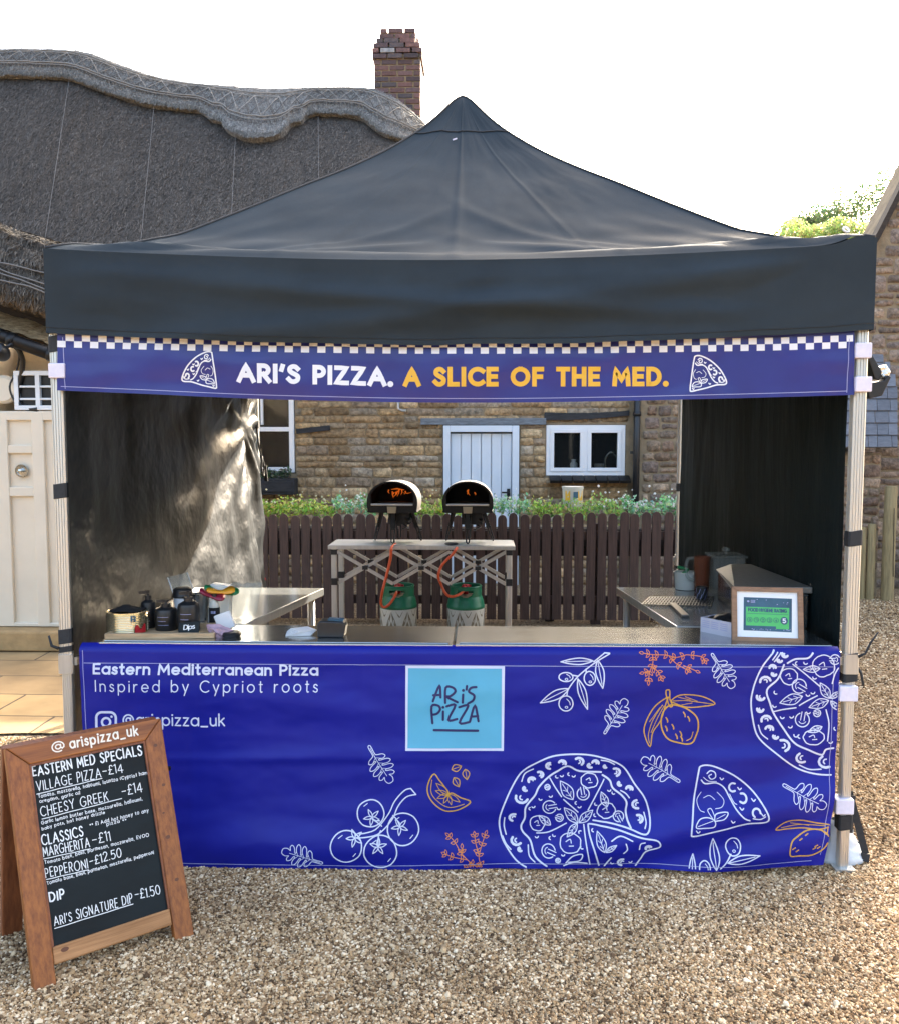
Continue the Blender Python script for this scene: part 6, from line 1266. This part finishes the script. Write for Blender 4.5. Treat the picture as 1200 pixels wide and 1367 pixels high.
# pump bottles
BP = [(0, 0), (.94, 0), (1, .03), (1, .60), (.92, .68), (.55, .74), (.40, .75), (.40, .80)]; PU = [(.42, .79), (.42, .86), (.15, .86), (.12, .92), (.3, .93), (.3, .985), (0, 1.0)]
for px0, px1, pt, Y, lb in ((188, 207, 788, .24, 'slim black pump bottle right behind the gold tin'), (207, 236, 800, .20, 'middle black pump bottle beside the gold tin'), (237, 266, 789, .17, 'tallest black pump bottle behind the small Dips sign')):
    t, o, r_, h = lathe_thing('pump_bottle', lb, 'bottle', px0, px1, pt, Y, .869, BP, 'blackp', 'black pump bottles')
    b = MB(); b.lathe([(q * r_, w_ * h) for q, w_ in PU], o, 20); b.bar(o + Vector((0, 0, h * .955)), o + Vector((-.035, -.01, h * .945)), .014, .012); b.build('pump', M['blackp'], t)
    ik = Ink(lambda a, z, l: (o.x + (r_ + .001 + l) * math.sin(R(a)), o.y - (r_ + .001 + l) * math.cos(R(a)), o.z + h * z))
    for z in (.46, .33, .20): b = MB(); b.grid(lambda u, v: Vector((o.x + (r_ + .001) * math.sin(R(-28 + (58 if z != .33 else 44) * u)), o.y - (r_ + .001) * math.cos(R(-28 + (58 if z != .33 else 44) * u)), o.z + h * (z + .010 * v))), 6, 1); ik.mb.add(b.v, b.f)
    ik.build('label', M['stitch'], t)
# dips sign
pa = at(252, 851, .095); b = MB(); W2, H2 = .082, .052; Q = lambda u, v, d=0: Vector((pa.x + u * W2 - W2 / 2, .095 + v * .018 - d, .869 + v * H2)); b.prism([(0, 0), (1, .12), (1, 1), (.02, .88)], Q, 0, .004); ds = tag(b.build('chalk_sign', M['slateb'], origin=(pa.x, .095, .869)), 'little black chalk sign reading Dips in front of the pump bottles', 'sign')
ik = Ink(lambda x, y, l: Q(x, y, .0045 + l), step=.05); write(ik, 'Dips', (.26, .40), (.78, .50), .32, .045, up=(0, 1), cap='round', gap=.12, jit=.03); ik.build('lettering', M['chalk'], ds)
# cup, beaker, acrylic sheet
lathe_thing('takeaway_cup', 'white takeaway cup with black lid behind the pump bottles', 'cup', 231, 257, 784, .40, .862, [(0, 0), (.72, 0), (.95, .74)], 'upvc', None, [('lid', [(1.04, .72), (1.06, .76), (1.0, .80), (.92, .95), (.7, 1.0), (0, 1.0)], 'blackp')])
lathe_thing('dark_beaker', 'dark grey beaker with open top beside the takeaway cup', 'beaker', 258, 280, 792, .44, .862, [(0, 0), (.85, 0), (1, .97), (1.06, .98), (1.06, 1), (.94, 1), (.8, .05), (0, .05)], 'steeld')
a = [at(224, 771, .52), at(250, 764, .52), at(262, 798, .52), at(236, 806, .52)]; b = MB(); b.add(a + [p + Vector((0, .004, 0)) for p in a], [(0, 1, 2, 3), (7, 6, 5, 4), (0, 4, 5, 1), (1, 5, 6, 2), (2, 6, 7, 3), (3, 7, 4, 0)])
ac = a[3].copy(); b.bar(a[3] + Vector((.02, .002, .0)), Vector((a[3].x + .03, .54, .862)), .05, .004, up=(0, 1, 0)); sa = tag(b.build('acrylic_stand', M['clearp'], origin=Vector((ac.x, .52, .862))), 'clear acrylic stand leaning above the takeaway cup', 'stand')
b = MB(); b.tube([a[0], a[3]], .0025, 5); b.tube([a[1], a[2]], .0015, 5); b.build('edge', M['upvc'], sa)
# sauce bottle with lettering, coloured spoons in a white holder
t, o, r_, h = lathe_thing('sauce_bottle', 'small sauce bottle with pale shoulder and dark label beside the coloured spoons', 'bottle', 279, 293, 793, .30, .862, [(0, 0), (.95, 0), (1, .05), (1, .62), (.9, .72), (.45, .82), (.42, .86)], 'creamp', None, [('cap', [(.5, .85), (.5, 1.0), (0, 1.0)], 'blackp'), ('label', [(1.02, .12), (1.02, .60)], 'blackm')])
b = MB()
for a0, z0_, z1_, wd in ((-22, .42, .50, 12), (-4, .42, .50, 12), (14, .42, .50, 12)): b.grid(lambda u, v: Vector((o.x + r_ * 1.05 * math.sin(R(a0 + wd * u)), o.y - r_ * 1.05 * math.cos(R(a0 + wd * u)), o.z + h * (z0_ + (z1_ - z0_) * v))), 2, 1)
b.build('lettering', M['stitch'], t)
p = at(297, 832, .36); b = MB(); b.prism([(-.045, 0), (.045, 0), (.055, .16), (-.03, .17)], lambda u, v, d: (p.x + u - .02, .36 + d, .862 + v), 0, .06); tag(b.build('white_holder', M['tubp'], origin=(p.x, .36, .862), bevel=.006), 'white plastic holder under the coloured spoons', 'holder')
def spoon(px0, py0, px1, py1, Y, m, lb, wd=.045):
    a = at(px0, py0, Y); c = at(px1, py1, Y + .04); ax = (c - a); L = ax.length; ax.normalize(); up_ = Vector((0, -.45, .89)); up_ = (up_ - ax * up_.dot(ax)).normalized(); sd_ = ax.cross(up_)
    pr_ = [(0, .3), (.06, .62), (.15, .74), (.28, .62), (.42, .40), (.55, .42), (.68, .8), (.80, 1), (.90, .95), (.97, .62), (1, .2)]
    b = MB(); n = len(pr_); top = [a + ax * (s_ * L) + sd_ * (w_ * wd / 2) + up_ * (-.012 * math.sin(math.pi * s_) ** 2) for s_, w_ in pr_] + [a + ax * (s_ * L) - sd_ * (w_ * wd / 2) + up_ * (-.012 * math.sin(math.pi * s_) ** 2) for s_, w_ in pr_]
    bot = [q - up_ * .007 for q in top]
    f = [(i, i + 1, n + i + 1, n + i) for i in range(n - 1)]; o2 = 2 * n
    b.add(top + bot, f + [tuple(o2 + q for q in g_)[::-1] for g_ in f] + [(i, o2 + i, o2 + i + 1, i + 1) for i in range(n - 1)] + [(n + i + 1, o2 + n + i + 1, o2 + n + i, n + i) for i in range(n - 1)], True)
    tag(b.build('plastic_spoon', M[m], origin=a), lb, 'spoon', 'coloured plastic spoons')
spoon(273, 783, 320, 789, .34, 'lgreen', 'green plastic spoon under the yellow one', .05); spoon(276, 787, 314, 786, .30, 'amber', 'yellow-orange plastic spoon on top', .048); spoon(267, 787, 301, 797, .27, 'maroon', 'dark red plastic spoon pointing right', .052)
# pink cloth draped at the counter
cx = [(276, 834), (292, 832), (306, 838), (318, 846), (327, 853), (322, 861), (300, 859), (286, 851), (279, 843)]
P = [at(x, y, .12) for x, y in cx]; ctr = sum(P, Vector()) / len(P); b = MB(); 
def cl(u, v):
    k = u * len(P); i = int(k) % len(P); p = P[i].lerp(P[(i + 1) % len(P)], k - int(k)); q = ctr.lerp(p, v); return q + Vector((0, -.045 * math.cos(v * 1.5) + .012 * fbm(u * 7, v * 3), .010 * fbm(u * 5, v * 4, 3)))
b.grid(cl, 48, 10); b.grid(lambda u, v: cl(u, 1) + Vector((0, .06 * v, -.03 * v)), 48, 3); tag(b.build('cloth', M['pink'], origin=ctr), 'crumpled dusty pink cloth by the coloured spoons', 'cloth')
p = at(302, 846, .20); b = MB(); b.box((p.x - .01, .22, .90), (.07, .02, .07), Matrix.Rotation(R(-20), 3, 'Y')); tag(b.build('napkin', M['paper'], origin=p, bevel=.004), 'folded white napkin behind the pink cloth', 'napkin')
b = MB(); q = at(305, 858, .09); b.lathe([(0, 0), (.035, 0), (.04, .012), (.03, .02), (0, .02)], (q.x + .01, .10, .863)); tag(b.build('black_dish', M['blackp'], origin=(q.x, .10, .863)), 'small black dish under the pink cloth', 'dish')
# clear bag hanging beside spoons
b = MB(); pb = at(315, 815, .5); b.grid(lambda u, v: Vector((pb.x - .07 + .16 * u + .03 * v, .50 + .02 * fbm(u * 4, v * 4) , .865 + .15 * v + .01 * fbm(u * 5, 2))), 14, 12); tag(b.build('plastic_bag', M['clearp'], origin=(pb.x, .5, .865), solid=.002), 'clear plastic bag standing on the left side table', 'bag')
# card reader and papers
p = atz(441, 853, .863); rd = thing('card_reader', 'black card reader box on the front counter beside white papers', 'card reader', (p.x, p.y + .06, .863))
b = MB(); b.prism([(-.055, 0), (.05, 0), (.058, .045), (.05, .062), (-.045, .066), (-.055, .05)], lambda u, v, d: (p.x + u, p.y + .02 + d, .863 + v), 0, .075); b.build('body', M['blackp'], rd, bevel=.005)
b = MB(); b.box((p.x + .015, p.y + .06, .863 + .066), (.06, .05, .004), Matrix.Rotation(R(3), 3, 'Y')); b.build('screen', M['teal'], rd)
b = MB(); p = atz(396, 850, .863)
for i in range(5): b.box((p.x + .004 * i, p.y + .05 + .003 * i, .865 + .0035 * i), (.10 - .006 * i, .085, .003), Matrix.Rotation(R(8 + 7 * i), 3, 'Z'))
tag(b.build('paper_slips', M['paper'], origin=(p.x, p.y, .863)), 'small stack of white paper slips left of the card reader', 'paper')

# right side: framed certificate
fr = thing('framed_certificate', 'wood-framed green hygiene rating certificate with a white mount', 'frame', (1.105, .12, .862), None, 0)
fl_ = atz(977, 856, .862); frr = atz(1073, 859, .862); fu = (frr - fl_); FWd = fu.length; fu.normalize(); fb = Vector((-fu.y, fu.x, 0)); fv = (fb * .22 + Vector((0, 0, 1))).normalized(); fnn = fu.cross(fv).normalized(); FHt = .212
FQ = lambda u, v, d=0: fl_ + fu * (u * FWd) + fv * (v * FHt) + fnn * d
b = MB(); k = .075; kv = .085
for P in ([(0, 0), (1, 0), (1 - k, kv), (k, kv)], [(1, 0), (1, 1), (1 - k, 1 - kv), (1 - k, kv)], [(1, 1), (0, 1), (k, 1 - kv), (1 - k, 1 - kv)], [(0, 1), (0, 0), (k, kv), (k, 1 - kv)]): b.prism(P, FQ, -.018, .004)
b.build('frame', M['walnut'], fr, bevel=.0015)
b = MB(); b.prism([(k - .01, kv - .01), (1 - k + .01, kv - .01), (1 - k + .01, 1 - kv + .01), (k - .01, 1 - kv + .01)], FQ, -.016, -.006); b.build('mount', M['mount'], fr)
b = MB(); b.bar(FQ(.5, .7, -.02), FQ(.5, .7, -.02) + Vector((0, .09, -.148)), .05, .004, up=(0, 1, 0)); b.build('strut', M['blackm'], fr)
# picture area from the photo: corners in fraction of the frame
CQ = lambda x, y: ((x - 155) / 850, 1 - (y - 110) / 620)
def fill(nm, L, m, lift, par): 
    ik = Ink(lambda u, v, l: FQ(u, v, -.006 + lift + l)); ik.fill(L); return ik.build(nm, M[m], par)
ca = fill('certificate', [(.165, .205), (.84, .19), (.85, .80), (.175, .81)], 'teal', .0006, fr); fill('green_panel', [(.20, .295), (.62, .29), (.62, .245), (.80, .24), (.81, .63), (.205, .635)], 'lime', .0010, ca)
ik = Ink(lambda u, v, l: FQ(u, v, -.006 + .0014 + l), step=.02); write(ik, 'FOOD HYGIENE RATING', (.24, .555), (.77, .545), .055, .014, up=(0, 1), cap='round', gap=.25); ik.stroke([(.225, .515), (.79, .505)], .007)
for i in range(5):
    c_ = (.255 + .092 * i, .40); ik.stroke([(c_[0] + .033 * math.cos(a * .4), c_[1] + .044 * math.sin(a * .4)) for a in range(17)], .007); write(ik, str(i), (c_[0] - .010, .375), (c_[0] + .010, .375), .045, .008, up=(0, 1), cap='round')
ik.fill([(.735 + .052 * math.cos(a * .35), .395 + .07 * math.sin(a * .35)) for a in range(18)], .0012); ik.build('lettering', M['teal'], ca)
ik = Ink(lambda u, v, l: FQ(u, v, -.006 + .0032 + l), step=.02); write(ik, '5', (.717, .36), (.753, .36), .07, .016, up=(0, 1), cap='round'); ik.build('rating_number', M['printw'], ca)
rnd = random.Random(3); ik = Ink(lambda u, v, l: FQ(u, v, -.006 + .0012 + l)); ik.dot(.235, .735, .018)
for i in range(26): ik.dot(rnd.uniform(.28, .82), rnd.choice([rnd.uniform(.67, .78), rnd.uniform(.215, .235)]) if i > 5 else .235, .005 + .004 * rnd.random())
for z in (.755, .735, .715): ik.stroke([(.275, z), (.275 + rnd.uniform(.05, .07), z)], .008)
ik.build('pale_print', M['stitch'], ca)
# cardboard box beside frame
q0 = atz(937, 846, .862) + Vector((0, .03, 0)); q1 = atz(982, 857, .862) + Vector((0, .06, 0)); b = MB(); ax = (q1 - q0).normalized(); bk = Vector((-ax.y, ax.x, 0)); L = (q1 - q0).length + .005
BX = lambda u, v, d: q0 + ax * (u * L) + Vector((0, 0, v)) + bk * d
t = .004
for P, d0, d1 in (([(0, 0), (1, 0), (1, .062), (0, .062)], 0, t), ([(0, 0), (1, 0), (1, .062), (0, .062)], .13 - t, .13), ([(0, 0), (t / L, 0), (t / L, .062), (0, .062)], t, .13 - t), ([(1 - t / L, 0), (1, 0), (1, .062), (1 - t / L, .062)], t, .13 - t), ([(0, 0), (1, 0), (1, t), (0, t)], t, .13 - t)): b.prism(P, BX, d0, d1)
cbx = tag(b.build('card_box', M['card'], origin=q0), 'open pale cardboard box with fine print beside the framed certificate', 'box')
ik = Ink(lambda u, v, l: BX(u, v, -.0006 - l))
for j in range(3):
    for z in (.05, .042, .034, .026): ik.stroke([(.06 + .28 * j, z), (.06 + .28 * j + .22, z)], .0022)
ik.build('fine_print', M['stitch'], cbx)
b = MB(); b.grid(lambda u, v: BX(.1 + .8 * u, .06 + .022 * math.sin(math.pi * u) * math.sin(math.pi * v) + .006 * fbm(u * 6, v * 5), .01 + .11 * v), 16, 10); tag(b.build('black_bag', M['blackp'], origin=q0 + Vector((0, 0, .06))), 'black plastic bundle stuffed in the open cardboard box', 'bundle')
# steel box with hooded lid
sb = thing('steel_box', 'large stainless steel box with flat hinged lid on the right side table', 'steel box', (1.25, .65, .862))
X0 = at(983, 783, .34).x; X1 = at(1080, 783, .34).x; XB0 = at(996, 753, .98).x; zt = at(1030, 783, .34).z
FL, FR, BR, BL = Vector((X0, .34, 0)), Vector((X1, .34, 0)), Vector((1.40, .98, 0)), Vector((at(950, 765, .98).x + .03, .98, 0))
b = MB(); b.prism([(FL.x, FL.y), (FR.x, FR.y), (BR.x, BR.y), (BL.x, BL.y)], lambda u, v, d: (u, v, d), .863, zt - .03); b.build('body', M['steel'], sb, bevel=.006)
b = MB(); zb = at(996, 753, .98).z; lid0 = [FL + Vector((-.012, -.012, zt - .028)), FR + Vector((.012, -.012, zt - .028)), BR + Vector((.0, 0, zt - .02)), BL + Vector((-.014, 0, zt - .02))]; lid1 = [FL + Vector((-.012, -.012, zt)), FR + Vector((.012, -.012, zt)), BR + Vector((-.02, 0, zb)), BL + Vector((.06, 0, zb))]
b.add(lid0 + lid1, [(3, 2, 1, 0), (4, 5, 6, 7), (0, 1, 5, 4), (1, 2, 6, 5), (2, 3, 7, 6), (3, 0, 4, 7)]); b.build('lid', M['lidm'], sb, bevel=.005)
b = MB(); b.tube([FR + Vector((.012, .01, zt + .006)), FR + Vector((.018, .06, zt + .01)), FR + Vector((.016, .12, zt + .004))], .006); b.build('hinge', M['steel'], sb)
# peel
pk = thing('pizza_peel', 'perforated metal pizza peel with dark handle lying on the right side table', 'pizza peel', atz(890, 808, .865))
K = [atz(x, y, .868) for x, y in ((857, 803), (872, 797), (945, 797), (948, 806), (905, 809), (868, 808))]
h0, h1, h2, h3 = atz(856, 807, .868), atz(867, 797, .868), atz(952, 797, .868), atz(948, 809, .868)
b = MB(); n = 22
for i in range(n + 1): b.bar(h0.lerp(h3, i / n), h1.lerp(h2, i / n), .0055, .003)
for j in range(5): b.bar(h0.lerp(h1, j / 4) + Vector((0, 0, .0008)), h3.lerp(h2, j / 4) + Vector((0, 0, .0008)), .008, .003)
b.build('perforated_blade', M['peelm'], pk)
a = atz(897, 806, .868); c = atz(915, 823, .868); b = MB(); b.bar(a, c, .034, .014); b.build('handle', M['peelm'], pk, bevel=.004)
# cloudy tub with green spoon, jug, clear container, patterned cup
t, o, r_, h = lathe_thing('plastic_tub', 'cloudy plastic tub with a green handle sticking out on the right side table', 'tub', 899, 931, 763, 1.345, .862, [(0, 0), (.86, 0), (.95, .95), (1.02, .95), (1.02, 1), (.93, 1), (.84, .06), (0, .06)], 'tubp')
b = MB(); b.tube(cr([o + Vector((.02, 0, .03)), o + Vector((-.02, -.01, .075)), o + Vector((.01, 0, .10)), o + Vector((-.04, .01, .115))], 4), .009, 8); tag(b.build('green_scoop', M['lgreen'], origin=o), 'green scoop handle inside the cloudy plastic tub', 'scoop')
t, o, r_, h = lathe_thing('sauce_jug', 'clear jug of reddish sauce with a loop handle beside the steel box', 'jug', 926, 948, 743, 1.27, .862, [(0, 0), (.85, 0), (1, 1), (.94, 1), (.8, .04), (0, .04)], 'sauce')
b = MB(); b.tube(cr([o + Vector((-r_ * .9, 0, h * .95)), o + Vector((-r_ * 1.8, 0, h * .9)), o + Vector((-r_ * 1.8, 0, h * .45)), o + Vector((-r_ * .9, 0, h * .3))], 5), .009, 8); b.build('handle', M['clearp'], t)
a = at(948, 765, 1.28); c = at(990, 743, 1.28); b = MB(); b.box(((a.x + c.x) / 2, 1.29, (.862 + c.z) / 2), (c.x - a.x, .16, c.z - .862)); b.box(((a.x + c.x) / 2, 1.29, c.z + .006), (c.x - a.x + .02, .18, .012)); o = Vector(((a.x + c.x) / 2, 1.29, c.z + .012)); b.lathe([(.008, 0), (.008, .012), (.02, .016), (.022, .028), (.012, .036), (0, .037)], o, 14); tag(b.build('clear_container', M['clearp'], origin=Vector((o.x, 1.22, .862)), bevel=.005), 'clear lidded container with a round knob behind the steel box', 'container')
t, o, r_, h = lathe_thing('patterned_cup', 'small black cup with white diamond pattern in front of the steel box', 'cup', 929, 944, 783, 1.02, .862, [(0, 0), (.8, 0), (1, .3), (1, 1), (.92, 1), (.8, .1), (0, .1)], 'blackp')
ik = Ink(lambda a_, z, l: (o.x + (r_ + .0012 + l) * math.sin(R(a_)), o.y - (r_ + .0012 + l) * math.cos(R(a_)), o.z + h * z), step=6)
for k in range(8):
    a0 = k * 45; b = MB()
    for (s0, z0_, s1, z1_) in ((0, .5, 18, .9), (18, .9, 36, .5), (36, .5, 18, .1), (18, .1, 0, .5)): b.add([ik.fn(a0 + s0, z0_, 0), ik.fn(a0 + s1, z1_, 0), ik.fn(a0 + s1 + 3, z1_ - .06, 0), ik.fn(a0 + s0 + 3, z0_ - .06, 0)], [(0, 1, 2, 3)])
    ik.mb.add(b.v, b.f)
ik.build('pattern', M['stitch'], t)

# ================================================================== LEG WEIGHT AND SIDE LAMP
wt = thing('leg_weight_bag', 'white weight bag with black straps round the foot of the right front leg', 'weight bag', (1.485, .10, 0))
b = MB()
def bag(u, v):
    a = u * 2 * math.pi; k = (1 - v) ** .8; rx = .025 + .085 * k + .006 * fbm(math.cos(a) * 2, math.sin(a) * 2, v * 3); ry = .02 + .075 * k; z = .15 * v + .004
    if v < .10: rx *= .93 + .7 * v; ry *= .93 + .7 * v
    return Vector((1.485 + rx * math.cos(a) + .012 * fbm(a, v * 4), .10 + ry * math.sin(a), z))
b.grid(bag, 40, 18); b.build('bag', M['bagw'], wt)
b = MB(); b.bar((1.51, .06, .28), (1.575, .045, .04), .026, .006, up=(0, -1, .2)); b.bar((1.575, .045, .04), (1.57, .04, .012), .028, .016, up=(0, -1, 0)); b.bar((1.40, .05, .26), (1.385, .035, .06), .026, .006, up=(0, -1, .2)); b.bar((1.515, .05, .27), (1.50, .03, .13), .03, .008, up=(0, -1, 0)); b.build('strap', M['band'], wt)
sl = thing('side_lamp', 'black boxy lamp with crinkled silvery face hanging outside the right front leg', 'lamp', (1.60, .25, 1.85))
LQ = lambda px, py, Y=.22: at(px, py, Y)
b = MB()
def slab(L, y0, y1, mb): mb.prism(L, lambda u, v, d: at(u, v, y0 + d) if d == 0 else at(u, v, y0) + Vector((0, d, 0)), 0, y1 - y0)
slab([(1157, 472), (1163, 470), (1178, 496), (1174, 508), (1168, 506)], .20, .26, b); slab([(1158, 512), (1180, 508), (1186, 500), (1190, 503), (1178, 528), (1160, 532)], .18, .32, b); b.build('housing', M['blackp'], sl, bevel=.004)
b = MB(); slab([(1173, 490), (1184, 486), (1190, 496), (1187, 503), (1180, 507), (1176, 500)], .21, .27, b); b.build('reflector', M['foil'], sl, bevel=.006)
b = MB(); b.tube([at(1152, 470, .12), at(1158, 474, .2)], .010); b.build('bracket', M['blackp'], sl)
